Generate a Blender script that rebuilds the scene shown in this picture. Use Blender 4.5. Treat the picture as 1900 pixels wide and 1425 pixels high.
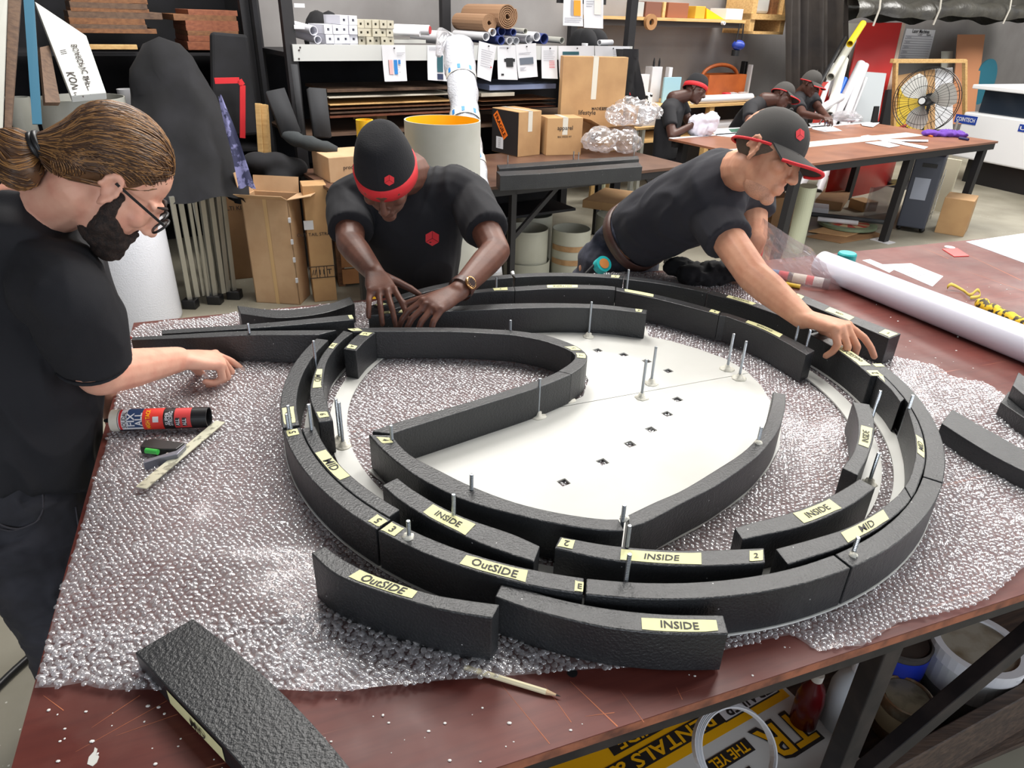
import bpy, bmesh, math, random
import numpy as np
from mathutils import Vector, Matrix, Euler, noise
rnd = random.Random(7)
S = bpy.context.scene
COL = S.collection
for o in list(bpy.data.objects): bpy.data.objects.remove(o)

# ------------------------------------------------------------------ camera
F_PX, PITCH, ROLL, CZ = 1295.0, math.radians(27.93), math.radians(-1.83), 1.775
cp, sp = math.cos(PITCH), math.sin(PITCH)
_f = Vector((0, cp, -sp)); _r = Vector((1, 0, 0)); _d = Vector((0, -sp, -cp))
c_, s_ = math.cos(ROLL), math.sin(ROLL)
CAM_R = _r * c_ + _d * s_
CAM_D = _d * c_ - _r * s_
CAM_F = _f
CAM_P = Vector((0, 0, CZ))
cam = bpy.data.cameras.new('camera'); camo = bpy.data.objects.new('camera', cam); COL.objects.link(camo)
cam.sensor_width = 36; cam.sensor_fit = 'HORIZONTAL'; cam.lens = F_PX / 1900 * 36
cam.clip_start = .05; cam.clip_end = 60
mw = Matrix.Identity(4)
for i in range(3):
    mw[i][0] = CAM_R[i]; mw[i][1] = -CAM_D[i]; mw[i][2] = -CAM_F[i]; mw[i][3] = CAM_P[i]
camo.matrix_world = mw
S.camera = camo

# ------------------------------------------------------------------ world, lights, exposure
S.view_settings.view_transform = 'Standard'
S.view_settings.look = 'None'
S.view_settings.gamma = 1
S.view_settings.use_curve_mapping = False
S.view_settings.exposure = -0.12
w = bpy.data.worlds.new('daylight'); S.world = w; w.use_nodes = True
bg = w.node_tree.nodes['Background']
bg.inputs[0].default_value = (0.86, 0.92, 1.0, 1); bg.inputs[1].default_value = 0.55

def area(name, loc, target, sx, sy, power, col=(1, 1, 1)):
    l = bpy.data.lights.new(name, 'AREA'); l.shape = 'RECTANGLE'; l.size = sx; l.size_y = sy
    l.energy = power; l.color = col
    o = bpy.data.objects.new(name, l); COL.objects.link(o); o.location = loc
    o.rotation_euler = (Vector(target) - Vector(loc)).to_track_quat('-Z', 'Y').to_euler()
    return o
# translucent roof sheets over the workshop, the open roller door to the right, daylight behind the photographer
for k, (x, y) in enumerate(((-.6, 3.4), (1.4, 3.0), (3.4, 2.6))): area('skylight', (x, y, 4.4), (x - .3, y - .5, 0), .8, 2.6, 150, (1.0, .97, .93))
area('far_overhead_light', (3.2, 7.6, 4.4), (3.2, 6.8, 0), 4.0, 1.4, 400, (1.0, .97, .92))
area('far_overhead_light', (-1.2, 4.6, 4.4), (-1.2, 5.2, 0), 2.4, .9, 150, (1.0, .97, .92))
area('roller_door_light', (6.2, 0.6, 2.3), (0.5, 2.0, 0.9), 3.0, 3.0, 130, (.97, .98, 1.0))
area('entrance_light', (-0.6, -4.4, 1.7), (0.3, 2.2, 0.7), 4.0, 3.0, 215, (.84, .91, 1.0))
area('far_overhead_light', (8.4, 9.2, 4.4), (8.4, 9.0, 0), 3.6, 1.4, 420, (1.0, .98, .94))  # added lamp that brightens the far right wall, not a known roof sheet

# ------------------------------------------------------------------ geometry of the photograph
def ray(x, y):
    return CAM_R * ((x - 950) / F_PX) + CAM_D * ((y - 712.5) / F_PX) + CAM_F
def px(x, y, z):                       # the point of height z seen at pixel x, y
    d = ray(x, y); return CAM_P + d * ((z - CZ) / d.z)
def pz(x, y, Z):                       # the point at distance Z along the view axis
    return CAM_P + ray(x, y) * Z
RA = math.radians(33)                  # the workshop's own axes: u along the back wall, v towards it
RU = Vector((math.cos(RA), math.sin(RA), 0)); RV = Vector((-math.sin(RA), math.cos(RA), 0))
def rm(u, v, z): return RU * u + RV * v + Vector((0, 0, z))
ROOM = Matrix(((RU.x, RV.x, 0, 0), (RU.y, RV.y, 0, 0), (0, 0, 1, 0), (0, 0, 0, 1)))
def pv(x, y, v):                       # the point of the plane v = const seen at pixel x, y
    d = ray(x, y); return CAM_P + d * (v / d.dot(RV))
def uvz(p): return (p.dot(RU), p.dot(RV), p.z)
def ruv(x, y, v): return uvz(pv(x, y, v))

# ------------------------------------------------------------------ materials
def lin(c):
    out = []
    for q in c[:3]:
        q = q / 255.0
        out.append(q / 12.92 if q <= .04045 else ((q + .055) / 1.055) ** 2.4)
    return (*out, 1)
MATS = {}
def mat(name, col, rough=.6, metal=0, bump=None, var=None, spec=.5, alpha=1, trans=0, sheen=0, coat=0, sss=0, coord='Object', stretch=None):
    """bump=(scale, strength[, detail]); var=(scale, colour2, lo, hi)"""
    if name in MATS: return MATS[name]
    m = bpy.data.materials.new(name); m.use_nodes = True
    nt = m.node_tree; b = nt.nodes['Principled BSDF']
    b.inputs['Base Color'].default_value = lin(col)
    b.inputs['Roughness'].default_value = rough
    b.inputs['Metallic'].default_value = metal
    b.inputs['Specular IOR Level'].default_value = spec
    if alpha < 1: b.inputs['Alpha'].default_value = alpha
    if trans: b.inputs['Transmission Weight'].default_value = trans
    if sheen: b.inputs['Sheen Weight'].default_value = sheen
    if coat: b.inputs['Coat Weight'].default_value = coat; b.inputs['Coat Roughness'].default_value = .15
    if sss:
        b.inputs['Subsurface Weight'].default_value = sss
        b.inputs['Subsurface Radius'].default_value = (.012, .005, .003)
        b.inputs['Subsurface Scale'].default_value = 1
    if bump or var:
        tc = nt.nodes.new('ShaderNodeTexCoord')
        src = tc.outputs[coord]
        if stretch:
            mp = nt.nodes.new('ShaderNodeMapping'); mp.inputs['Scale'].default_value = stretch
            nt.links.new(src, mp.inputs[0]); src = mp.outputs[0]
    if bump:
        n = nt.nodes.new('ShaderNodeTexNoise'); n.inputs['Scale'].default_value = bump[0]
        n.inputs['Detail'].default_value = bump[2] if len(bump) > 2 else 3
        nt.links.new(src, n.inputs['Vector'])
        bp = nt.nodes.new('ShaderNodeBump'); bp.inputs['Strength'].default_value = bump[1]
        bp.inputs['Distance'].default_value = bump[3] if len(bump) > 3 else .004
        nt.links.new(n.outputs['Fac'], bp.inputs['Height']); nt.links.new(bp.outputs[0], b.inputs['Normal'])
    if var:
        n = nt.nodes.new('ShaderNodeTexNoise'); n.inputs['Scale'].default_value = var[0]; n.inputs['Detail'].default_value = 5
        nt.links.new(src, n.inputs['Vector'])
        r = nt.nodes.new('ShaderNodeValToRGB')
        r.color_ramp.elements[0].position = var[2] if len(var) > 2 else .35
        r.color_ramp.elements[1].position = var[3] if len(var) > 3 else .65
        r.color_ramp.elements[0].color = lin(col); r.color_ramp.elements[1].color = lin(var[1])
        nt.links.new(n.outputs['Fac'], r.inputs[0]); nt.links.new(r.outputs[0], b.inputs['Base Color'])
    MATS[name] = m
    return m
def P(*a, **k):                        # a plain paint or plastic, named after its colour
    return mat('paint_%d_%d_%d_%d' % (*a[0], int(k.get('rough', .6) * 100)), *a, **k)

# ------------------------------------------------------------------ mesh builder
def children_inv(parent):
    m = Matrix.Identity(4); o = parent
    while o is not None:
        m = o.matrix_basis @ m; o = o.parent
    return m.inverted()
class MB:
    def __init__(s, M=None): s.v = []; s.f = []; s.M = M or Matrix.Identity(4)
    def add(s, vs, fs):
        b = len(s.v); s.v += [s.M @ Vector(v) for v in vs]; s.f += [tuple(i + b for i in f) for f in fs]; return s
    def box(s, c, d, rot=None):
        x, y, z = (q / 2 for q in d)
        vs = [Vector((i * x, j * y, k * z)) for k in (-1, 1) for j in (-1, 1) for i in (-1, 1)]
        if rot is not None: vs = [rot @ v for v in vs]
        c = Vector(c)
        return s.add([v + c for v in vs], [(0, 2, 3, 1), (4, 5, 7, 6), (0, 1, 5, 4), (2, 6, 7, 3), (0, 4, 6, 2), (1, 3, 7, 5)])
    def bx(s, x0, x1, y0, y1, z0, z1):
        return s.box(((x0 + x1) / 2, (y0 + y1) / 2, (z0 + z1) / 2), (abs(x1 - x0), abs(y1 - y0), abs(z1 - z0)))
    def bar(s, a, b, w, h, up=(0, 0, 1)):          # a square bar from a to b
        a, b = Vector(a), Vector(b); t = (b - a); L = t.length; t.normalize()
        u = Vector(up); sd = t.cross(u)
        if sd.length < 1e-4: sd = t.cross(Vector((1, 0, 0)))
        sd.normalize(); u = sd.cross(t)
        R = Matrix((t, sd, u)).transposed()
        return s.box((a + b) / 2, (L, w, h), R)
    def tube(s, pts, r, n=8, caps=True, squash=None):
        pts = [Vector(p) for p in pts]; m = len(pts)
        rs = [r] * m if not hasattr(r, '__len__') else r
        t0 = (pts[1] - pts[0]).normalized(); u = t0.orthogonal().normalized()
        vs = []; fs = []
        for i in range(m):
            t = (pts[min(i + 1, m - 1)] - pts[max(i - 1, 0)]).normalized()
            u = (u - t * u.dot(t)).normalized(); w_ = t.cross(u)
            for k in range(n):
                a = 2 * math.pi * k / n
                vs.append(pts[i] + (u * math.cos(a) + w_ * math.sin(a)) * rs[i])
        for i in range(m - 1):
            for k in range(n):
                fs.append((i * n + k, i * n + (k + 1) % n, (i + 1) * n + (k + 1) % n, (i + 1) * n + k))
        if caps: fs.append(tuple(range(n - 1, -1, -1))); fs.append(tuple((m - 1) * n + k for k in range(n)))
        return s.add(vs, fs)
    def cyl(s, a, b, r0, r1=None, n=16): return s.tube([a, b], [r0, r0 if r1 is None else r1], n)
    def prism(s, poly, vec):                       # poly: list of points, extruded by vec
        poly = [Vector(p) for p in poly]; vec = Vector(vec); n = len(poly)
        nrm = sum(((poly[i] - poly[0]).cross(poly[(i + 1) % n] - poly[0]) for i in range(1, n)), Vector())
        if nrm.dot(vec) > 0: poly = poly[::-1]
        vs = poly + [p + vec for p in poly]
        fs = [tuple(range(n)), tuple(range(2 * n - 1, n - 1, -1))] + [(i, i + n, (i + 1) % n + n, (i + 1) % n) for i in range(n)]
        return s.add(vs, fs)
    def sheet(s, rows):                            # rows of points -> quads
        n = len(rows[0]); vs = [p for r in rows for p in r]
        return s.add(vs, [(i * n + j, i * n + j + 1, (i + 1) * n + j + 1, (i + 1) * n + j) for i in range(len(rows) - 1) for j in range(n - 1)])
    def lathe(s, prof, c=(0, 0, 0), n=24, close=False, axis=None):   # prof: (r, z)
        c = Vector(c); vs = []; fs = []; m = len(prof)
        R = Vector((0, 0, 1)).rotation_difference(Vector(axis)).to_matrix() if axis is not None else Matrix.Identity(3)
        for r, z in prof:
            for k in range(n):
                a = 2 * math.pi * k / n; vs.append(c + R @ Vector((r * math.cos(a), r * math.sin(a), z)))
        for i in range(m - 1 if not close else m):
            j = (i + 1) % m
            for k in range(n):
                fs.append((i * n + k, i * n + (k + 1) % n, j * n + (k + 1) % n, j * n + k))
        if not close:
            if prof[0][0] > 1e-5: fs.append(tuple(range(n - 1, -1, -1)))
            if prof[-1][0] > 1e-5: fs.append(tuple((m - 1) * n + k for k in range(n)))
        return s.add(vs, fs)
    def ring(s, c, r0, r1, z0, z1, n=32, axis=None):
        return s.lathe([(r0, z0), (r1, z0), (r1, z1), (r0, z1)], c, n, True, axis)
    def ell(s, c, r, R=None, nu=14, nv=9):
        c = Vector(c); r = (r, r, r) if not hasattr(r, '__len__') else r
        vs = []; fs = []
        vs.append(Vector((0, 0, -r[2])))
        for i in range(1, nv):
            t = -math.pi / 2 + math.pi * i / nv
            for k in range(nu):
                a = 2 * math.pi * k / nu
                vs.append(Vector((r[0] * math.cos(t) * math.cos(a), r[1] * math.cos(t) * math.sin(a), r[2] * math.sin(t))))
        vs.append(Vector((0, 0, r[2])))
        for k in range(nu):
            fs.append((0, 1 + (k + 1) % nu, 1 + k))
            for i in range(nv - 2):
                fs.append((1 + i * nu + k, 1 + i * nu + (k + 1) % nu, 1 + (i + 1) * nu + (k + 1) % nu, 1 + (i + 1) * nu + k))
            fs.append((len(vs) - 1, 1 + (nv - 2) * nu + k, 1 + (nv - 2) * nu + (k + 1) % nu))
        if R is not None: vs = [R @ v for v in vs]
        return s.add([v + c for v in vs], fs)
    def cap(s, a, b, ra, rb, n=12):                # tapered capsule
        a, b = Vector(a), Vector(b); t = (b - a); L = t.length; t.normalize()
        pts = []; rs = []
        for k in range(5):
            q = math.pi / 2 * (1 - k / 4); pts.append(a - t * ra * math.sin(q)); rs.append(max(ra * math.cos(q), ra * .05))
        for k in range(1, 5) if L > 1e-6 else range(1, 5):
            pass
        for k in range(5):
            q = math.pi / 2 * k / 4; pts.append(b + t * rb * math.sin(q)); rs.append(max(rb * math.cos(q), rb * .05))
        return s.tube(pts, rs, n)
    def build(s, name, m, parent=None, smooth=False, bevel=0, auto=None):
        me = bpy.data.meshes.new(name)
        inv = children_inv(parent) if parent is not None else None
        vs = [inv @ v for v in s.v] if inv is not None else s.v
        me.from_pydata([tuple(v) for v in vs], [], s.f); me.update()
        if m is not None: me.materials.append(m)
        o = bpy.data.objects.new(name, me); COL.objects.link(o)
        if parent is not None: o.parent = parent
        if smooth: me.shade_smooth()
        if bevel:
            bv = o.modifiers.new('bevel', 'BEVEL'); bv.width = bevel; bv.segments = 2; bv.limit_method = 'ANGLE'; bv.angle_limit = math.radians(50)
        return o
def empty(name, loc=(0, 0, 0), rot=0):
    o = bpy.data.objects.new(name, None); COL.objects.link(o); o.empty_display_size = .1
    o.matrix_basis = Matrix.Translation(Vector(loc)) @ Matrix.Rotation(rot, 4, 'Z')
    return o
def tag(o, label, cat, group=None):
    o['label'] = label; o['category'] = cat
    if group: o['group'] = group
    return o
def struct(o): o['kind'] = 'structure'; return o
def stuff(o): o['kind'] = 'stuff'; return o
def thing(name, label, cat, loc=(0, 0, 0), group=None, rot=0): return tag(empty(name, loc, rot), label, cat, group)
def recenter(o):
    """put the origin of a single-mesh thing at its base"""
    me = o.data; n = len(me.vertices); co = np.empty(n * 3); me.vertices.foreach_get('co', co); co = co.reshape(-1, 3)
    c = (co.min(0) + co.max(0)) / 2; c[2] = co[:, 2].min()
    co -= c; me.vertices.foreach_set('co', co.ravel()); me.update(); o.location = c
    return o
def one(mb, name, m, label, cat, group=None, **k):
    return tag(recenter(mb.build(name, m, None, **k)), label, cat, group)
def dup(root, parent=None):
    c = root.copy(); COL.objects.link(c); c.parent = parent
    for ch in root.children: dup(ch, c)
    return c
def catmull(pts, n):
    pts = [Vector(p) for p in pts]
    if len(pts) == 2: return [pts[0].lerp(pts[1], i / (n - 1)) for i in range(n)]
    q = [pts[0] * 2 - pts[1]] + pts + [pts[-1] * 2 - pts[-2]]
    out = []; m = len(pts) - 1
    dense = []
    for i in range(m):
        for k in range(12):
            t = k / 12; a, b, c, d = q[i:i + 4]
            dense.append(.5 * ((2 * b) + (c - a) * t + (2 * a - 5 * b + 4 * c - d) * t * t + (3 * b - a - 3 * c + d) * t ** 3))
    dense.append(pts[-1])
    L = [0]
    for i in range(1, len(dense)): L.append(L[-1] + (dense[i] - dense[i - 1]).length)
    for i in range(n):
        t = L[-1] * i / (n - 1); k = 0
        while k < len(L) - 2 and L[k + 1] < t: k += 1
        out.append(dense[k].lerp(dense[k + 1], 0 if L[k + 1] == L[k] else min(1, (t - L[k]) / (L[k + 1] - L[k]))))
    return out
TEXTS = {}
def text_mesh(s, size=1.0, bold=0):
    k = (s, bold)
    if k not in TEXTS:
        cu = bpy.data.curves.new('writing', 'FONT'); cu.body = s; cu.align_x = 'CENTER'; cu.align_y = 'CENTER'; cu.size = 1; cu.offset = bold
        cu.resolution_u = 2
        o = bpy.data.objects.new('writing', cu); COL.objects.link(o)
        me = bpy.data.meshes.new_from_object(o.evaluated_get(bpy.context.evaluated_depsgraph_get()))
        bpy.data.objects.remove(o); bpy.data.curves.remove(cu)
        TEXTS[k] = ([v.co.copy() for v in me.vertices], [tuple(p.vertices) for p in me.polygons])
        bpy.data.meshes.remove(me)
    return TEXTS[k]
def writing(s, c, right, up, size, m, parent, bold=0, width=None, name='writing', lift=.0006):
    """flat lettering centred at c, running along `right`"""
    vs, fs = text_mesh(s, 1, bold)
    right = Vector(right).normalized(); up = Vector(up); up = (up - right * up.dot(right)).normalized(); nrm = right.cross(up)
    xs = [v.x for v in vs]; wd = max(xs) - min(xs); sx = size if width is None else width / wd
    ys = [v.y for v in vs]; cy = (max(ys) + min(ys)) / 2; cx = (max(xs) + min(xs)) / 2
    b = MB(); b.add([Vector(c) + right * ((v.x - cx) * sx) + up * ((v.y - cy) * size) + nrm * lift for v in vs], fs)
    return b.build(name, m, parent)
def remesh(mb, voxel, smooth=3, fac=.5):
    """one continuous surface around the shapes of mb"""
    me = bpy.data.meshes.new('tmp'); me.from_pydata([tuple(v) for v in mb.v], [], mb.f); me.update()
    o = bpy.data.objects.new('tmp', me); COL.objects.link(o)
    r = o.modifiers.new('r', 'REMESH'); r.mode = 'VOXEL'; r.voxel_size = voxel
    if smooth:
        sm = o.modifiers.new('s', 'SMOOTH'); sm.iterations = smooth; sm.factor = fac
    out = bpy.data.meshes.new_from_object(o.evaluated_get(bpy.context.evaluated_depsgraph_get()))
    bpy.data.objects.remove(o); bpy.data.meshes.remove(me)
    n = len(out.vertices); co = np.empty(n * 3); out.vertices.foreach_get('co', co)
    return out, co.reshape(-1, 3)
def mesh_obj(name, me, m, parent=None, smooth=True):
    me.name = name; me.materials.clear(); me.materials.append(m)
    if parent is not None: me.transform(children_inv(parent))
    o = bpy.data.objects.new(name, me); COL.objects.link(o)
    if parent is not None: o.parent = parent
    if smooth: me.shade_smooth()
    return o
# ------------------------------------------------------------------ floor
def floor_material():
    m = bpy.data.materials.new('concrete_floor'); m.use_nodes = True; nt = m.node_tree; b = nt.nodes['Principled BSDF']
    tc = nt.nodes.new('ShaderNodeTexCoord')
    n = nt.nodes.new('ShaderNodeTexNoise'); n.inputs['Scale'].default_value = 2.2; n.inputs['Detail'].default_value = 8
    r = nt.nodes.new('ShaderNodeValToRGB'); r.color_ramp.elements[0].position = .3; r.color_ramp.elements[1].position = .72
    r.color_ramp.elements[0].color = lin((128, 123, 108)); r.color_ramp.elements[1].color = lin((162, 157, 142))
    v = nt.nodes.new('ShaderNodeTexVoronoi'); v.inputs['Scale'].default_value = 34
    c = nt.nodes.new('ShaderNodeMath'); c.operation = 'LESS_THAN'; c.inputs[1].default_value = .1
    mx = nt.nodes.new('ShaderNodeMix'); mx.data_type = 'RGBA'; mx.inputs[7].default_value = lin((205, 202, 192))
    n2 = nt.nodes.new('ShaderNodeTexNoise'); n2.inputs['Scale'].default_value = 3.0
    g = nt.nodes.new('ShaderNodeMath'); g.operation = 'GREATER_THAN'; g.inputs[1].default_value = .56
    ml = nt.nodes.new('ShaderNodeMath'); ml.operation = 'MULTIPLY'
    for q in (n, v, n2): nt.links.new(tc.outputs['Object'], q.inputs['Vector'])
    nt.links.new(n.outputs['Fac'], r.inputs[0]); nt.links.new(v.outputs['Distance'], c.inputs[0]); nt.links.new(n2.outputs['Fac'], g.inputs[0])
    nt.links.new(c.outputs[0], ml.inputs[0]); nt.links.new(g.outputs[0], ml.inputs[1])
    nt.links.new(ml.outputs[0], mx.inputs[0]); nt.links.new(r.outputs[0], mx.inputs[6]); nt.links.new(mx.outputs[2], b.inputs['Base Color'])
    b.inputs['Roughness'].default_value = .55
    bp = nt.nodes.new('ShaderNodeBump'); bp.inputs['Strength'].default_value = .15; nt.links.new(n.outputs['Fac'], bp.inputs['Height']); nt.links.new(bp.outputs[0], b.inputs['Normal'])
    return m
mb = MB(); mb.bx(-9, 18, -7, 20, -.1, 0)
struct(mb.build('floor', floor_material()))

# ------------------------------------------------------------------ main table
TA = math.radians(20.97)
TU = Vector((math.cos(TA), math.sin(TA), 0)); TV = Vector((-math.sin(TA), math.cos(TA), 0)); TO = Vector((-.568, .371, 0))
TABLE = Matrix.Translation(TO) @ Matrix.Rotation(TA, 4, 'Z')
def tb(t, n, z): return TO + TU * t + TV * n + Vector((0, 0, z))
ZT = .88
def table_material():
    m = bpy.data.materials.new('worn_brown_table_board'); m.use_nodes = True; nt = m.node_tree; b = nt.nodes['Principled BSDF']
    tc = nt.nodes.new('ShaderNodeTexCoord')
    def noise(scale, detail=5, vec=None):
        n = nt.nodes.new('ShaderNodeTexNoise'); n.inputs['Scale'].default_value = scale; n.inputs['Detail'].default_value = detail
        nt.links.new(vec or tc.outputs['Object'], n.inputs['Vector']); return n.outputs['Fac']
    def ramp(src, p0, c0, p1, c1):
        r = nt.nodes.new('ShaderNodeValToRGB'); e = r.color_ramp.elements
        e[0].position, e[0].color, e[1].position, e[1].color = p0, c0, p1, c1
        nt.links.new(src, r.inputs[0]); return r.outputs[0]
    def mix(f, a, bcol):
        x = nt.nodes.new('ShaderNodeMix'); x.data_type = 'RGBA'
        nt.links.new(f, x.inputs[0])
        nt.links.new(a, x.inputs[6])
        if isinstance(bcol, tuple): x.inputs[7].default_value = bcol
        else: nt.links.new(bcol, x.inputs[7])
        return x.outputs[2]
    def mapped(sc, rz=0):
        mp = nt.nodes.new('ShaderNodeMapping'); mp.inputs['Scale'].default_value = sc; mp.inputs['Rotation'].default_value = (0, 0, rz)
        nt.links.new(tc.outputs['Object'], mp.inputs[0]); return mp.outputs[0]
    base = ramp(noise(3.2, 7), .32, lin((84, 36, 30)), .7, lin((112, 56, 48)))
    grain = ramp(noise(6, 6, mapped((1.2, 14, 1), .3)), .45, (0, 0, 0, 1), .8, (.55, .55, .55, 1))
    col = mix(grain, base, lin((70, 30, 28)))
    dust = ramp(noise(5, 8), .52, (0, 0, 0, 1), .75, (.5, .5, .5, 1))
    col = mix(dust, col, lin((128, 92, 84)))
    for rz, sc in ((.35, 9), (-.9, 11), (1.15, 8)):
        s = ramp(noise(1.0, 2, mapped((1.1, sc * 9, 1), rz)), .735, (0, 0, 0, 1), .75, (.8, .8, .8, 1))
        col = mix(s, col, lin((176, 110, 88)))
    nt.links.new(col, b.inputs['Base Color'])
    rr = ramp(noise(7, 5), .3, (.36, .36, .36, 1), .7, (.58, .58, .58, 1)); nt.links.new(rr, b.inputs['Roughness']); b.inputs['Specular IOR Level'].default_value = .35
    bp = nt.nodes.new('ShaderNodeBump'); bp.inputs['Strength'].default_value = .06; nt.links.new(noise(40, 4), bp.inputs['Height']); nt.links.new(bp.outputs[0], b.inputs['Normal'])
    return m
M_TOP = table_material()
M_EDGE = mat('plywood_edge', (158, 96, 68), .7, bump=(60, .3), var=(25, (96, 58, 44), .4, .7))
M_STEEL = mat('black_steel', (44, 42, 44), .42, .5, bump=(40, .08), var=(12, (74, 66, 64), .45, .8))
M_DARKWOOD = mat('dark_stained_timber', (58, 46, 40), .6, bump=(18, .35), var=(9, (88, 70, 58), .4, .7), stretch=(1, 8, 8))
LT = 4.7; WT = 1.765
tbl = thing('work_table', 'large brown board-topped work table with black steel frame carrying the foam ring', 'table', tb(0, 0, 0))
tbl.matrix_basis = TABLE
m = MB(TABLE); m.bx(0, LT, 0, WT, ZT - .002, ZT); m.build('table_top', M_TOP, tbl)
m = MB(TABLE); m.bx(0, LT, 0, WT, ZT - .02, ZT - .002); m.build('board_core', M_EDGE, tbl)
for a in ((.012, LT - .01, .012, .05), (.012, LT - .01, WT - .05, WT - .012), (.012, .05, .05, WT - .05), (LT - .05, LT - .012, .05, WT - .05)):
    m = MB(TABLE); m.bx(a[0], a[1], a[2], a[3], ZT - .06, ZT - .02); m.build('frame_rail', M_STEEL, tbl)
for t in (.06, 1.36, 3.1, 4.6):
    for n in (.045, WT - .06):
        m = MB(TABLE); m.bx(t - .022, t + .022, n - .02, n + .02, 0, ZT - .05); m.build('leg', M_STEEL, tbl, bevel=.003)
for n in (.03, WT - .06):
    m = MB(TABLE); m.bar((1.36, n, .36), (1.95, n, .86), .03, .045); m.build('brace', M_STEEL, tbl, bevel=.002)
    m = MB(TABLE); m.bar((3.05, n, .36), (2.45, n, .86), .03, .045); m.build('brace', M_STEEL, tbl, bevel=.002)
m = MB(TABLE); m.bx(.05, LT - .05, .08, WT - .1, .1, .12); m.build('lower_shelf', M_DARKWOOD, tbl)
q0 = px(1700, 1390, .3); q1 = px(1900, 1280, .3); dq = (q1 - q0).normalized()
m = MB(); m.bar(q0 - dq * .25 - Vector((0, 0, .09)), q1 + dq * .5 - Vector((0, 0, .09)), .03, .18)
one(m, 'timber_plank', M_DARKWOOD, 'dark weathered timber plank on edge under the work table before the paint tins', 'plank', bevel=.003)

# ------------------------------------------------------------------ bubble wrap
wrap_px = [(66, 1281), (110, 1279), (150, 1271), (180, 1280), (215, 1284), (300, 1289), (420, 1292), (520, 1289), (640, 1287), (760, 1275), (870, 1264), (960, 1257), (1040, 1248), (1110, 1240),
           (1200, 1238), (1290, 1222), (1350, 1204), (1420, 1186), (1470, 1176), (1500, 1196), (1520, 1208), (1560, 1200), (1600, 1199), (1640, 1172), (1668, 1154), (1740, 1140), (1800, 1128), (1850, 1100), (1885, 1066), (1905, 1050),
           (2010, 1010), (2080, 900), (2010, 800), (1960, 775), (1895, 760), (1862, 738), (1845, 722), (1822, 710), (1795, 709), (1760, 700), (1735, 684), (1700, 676), (1660, 664), (1620, 655), (1560, 610), (1500, 560), (1400, 532), (1290, 512), (1180, 506), (1040, 512), (860, 540), (780, 553), (700, 560), (640, 566), (560, 573), (440, 583), (340, 596), (262, 606), (240, 622), (205, 800), (150, 986), (122, 1075)]
wp = [px(x, y, ZT + .004) for x, y in wrap_px]
WPX = np.array([(p.x, p.y) for p in wp])
def inside(pts, poly):
    x, y = pts[:, 0], pts[:, 1]; c = np.zeros(len(pts), bool); j = len(poly) - 1
    for i in range(len(poly)):
        xi, yi = poly[i]; xj, yj = poly[j]
        c ^= ((yi > y) != (yj > y)) & (x < (xj - xi) * (y - yi) / (yj - yi + 1e-12) + xi); j = i
    return c
def folds(x, y):                       # gentle wrinkles of the sheet, kept low so that the work lies on it
    z = np.zeros_like(x)
    r = np.random.RandomState(4)
    for i in range(16):
        a = r.uniform(0, math.pi); k = r.uniform(6, 26); ph = r.uniform(0, 6.28)
        q = (x * math.cos(a) + y * math.sin(a)) * k + ph + 1.6 * np.sin(x * r.uniform(2, 5) + y * r.uniform(2, 5) + ph)
        z += np.clip(np.sin(q) - .55, 0, 1) * r.uniform(.002, .0065)
    cx, cy = .2216, 1.585
    d = np.hypot(x - cx, y - cy); k = np.clip((d - .8) / .12, 0, 1) * .9 + .12
    return z * k + .0012
def wrap_material(name, fac, rough, edge=.3, gloss=.6):
    m = bpy.data.materials.new(name); m.use_nodes = True; nt = m.node_tree; nt.nodes.remove(nt.nodes['Principled BSDF'])
    d = nt.nodes.new('ShaderNodeBsdfDiffuse'); d.inputs[0].default_value = (.86, .86, .88, 1)
    g_ = nt.nodes.new('ShaderNodeBsdfGlossy'); g_.inputs[0].default_value = (.96, .96, .98, 1); g_.inputs['Roughness'].default_value = rough
    t = nt.nodes.new('ShaderNodeBsdfTransparent'); t.inputs[0].default_value = (.96, .95, .96, 1)
    x1 = nt.nodes.new('ShaderNodeMixShader'); x1.inputs[0].default_value = gloss; nt.links.new(d.outputs[0], x1.inputs[1]); nt.links.new(g_.outputs[0], x1.inputs[2])
    x = nt.nodes.new('ShaderNodeMixShader')
    lw = nt.nodes.new('ShaderNodeLayerWeight'); lw.inputs[0].default_value = .35
    mr = nt.nodes.new('ShaderNodeMapRange'); mr.inputs[3].default_value = fac; mr.inputs[4].default_value = min(1, fac + edge)
    nt.links.new(lw.outputs['Facing'], mr.inputs[0]); nt.links.new(mr.outputs[0], x.inputs[0])
    nt.links.new(t.outputs[0], x.inputs[1]); nt.links.new(x1.outputs[0], x.inputs[2]); nt.links.new(x.outputs[0], nt.nodes['Material Output'].inputs[0])
    return m
M_WRAP = wrap_material('clear_bubble_film', .14, .15, .12, .3); M_BUB = wrap_material('clear_bubbles', .32, .12, .32, .52)
wrap = thing('bubble_wrap', 'clear bubble wrap sheet spread wrinkled over the brown work table', 'bubble wrap', tb(1.2, .9, ZT))
g = .022
xs = np.arange(WPX[:, 0].min(), WPX[:, 0].max(), g); ys = np.arange(WPX[:, 1].min(), WPX[:, 1].max(), g)
GX, GY = np.meshgrid(xs, ys)
keep = inside(np.c_[(GX[:-1, :-1] + g / 2).ravel(), (GY[:-1, :-1] + g / 2).ravel()], WPX).reshape(len(ys) - 1, len(xs) - 1)
Z = folds(GX, GY)
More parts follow.
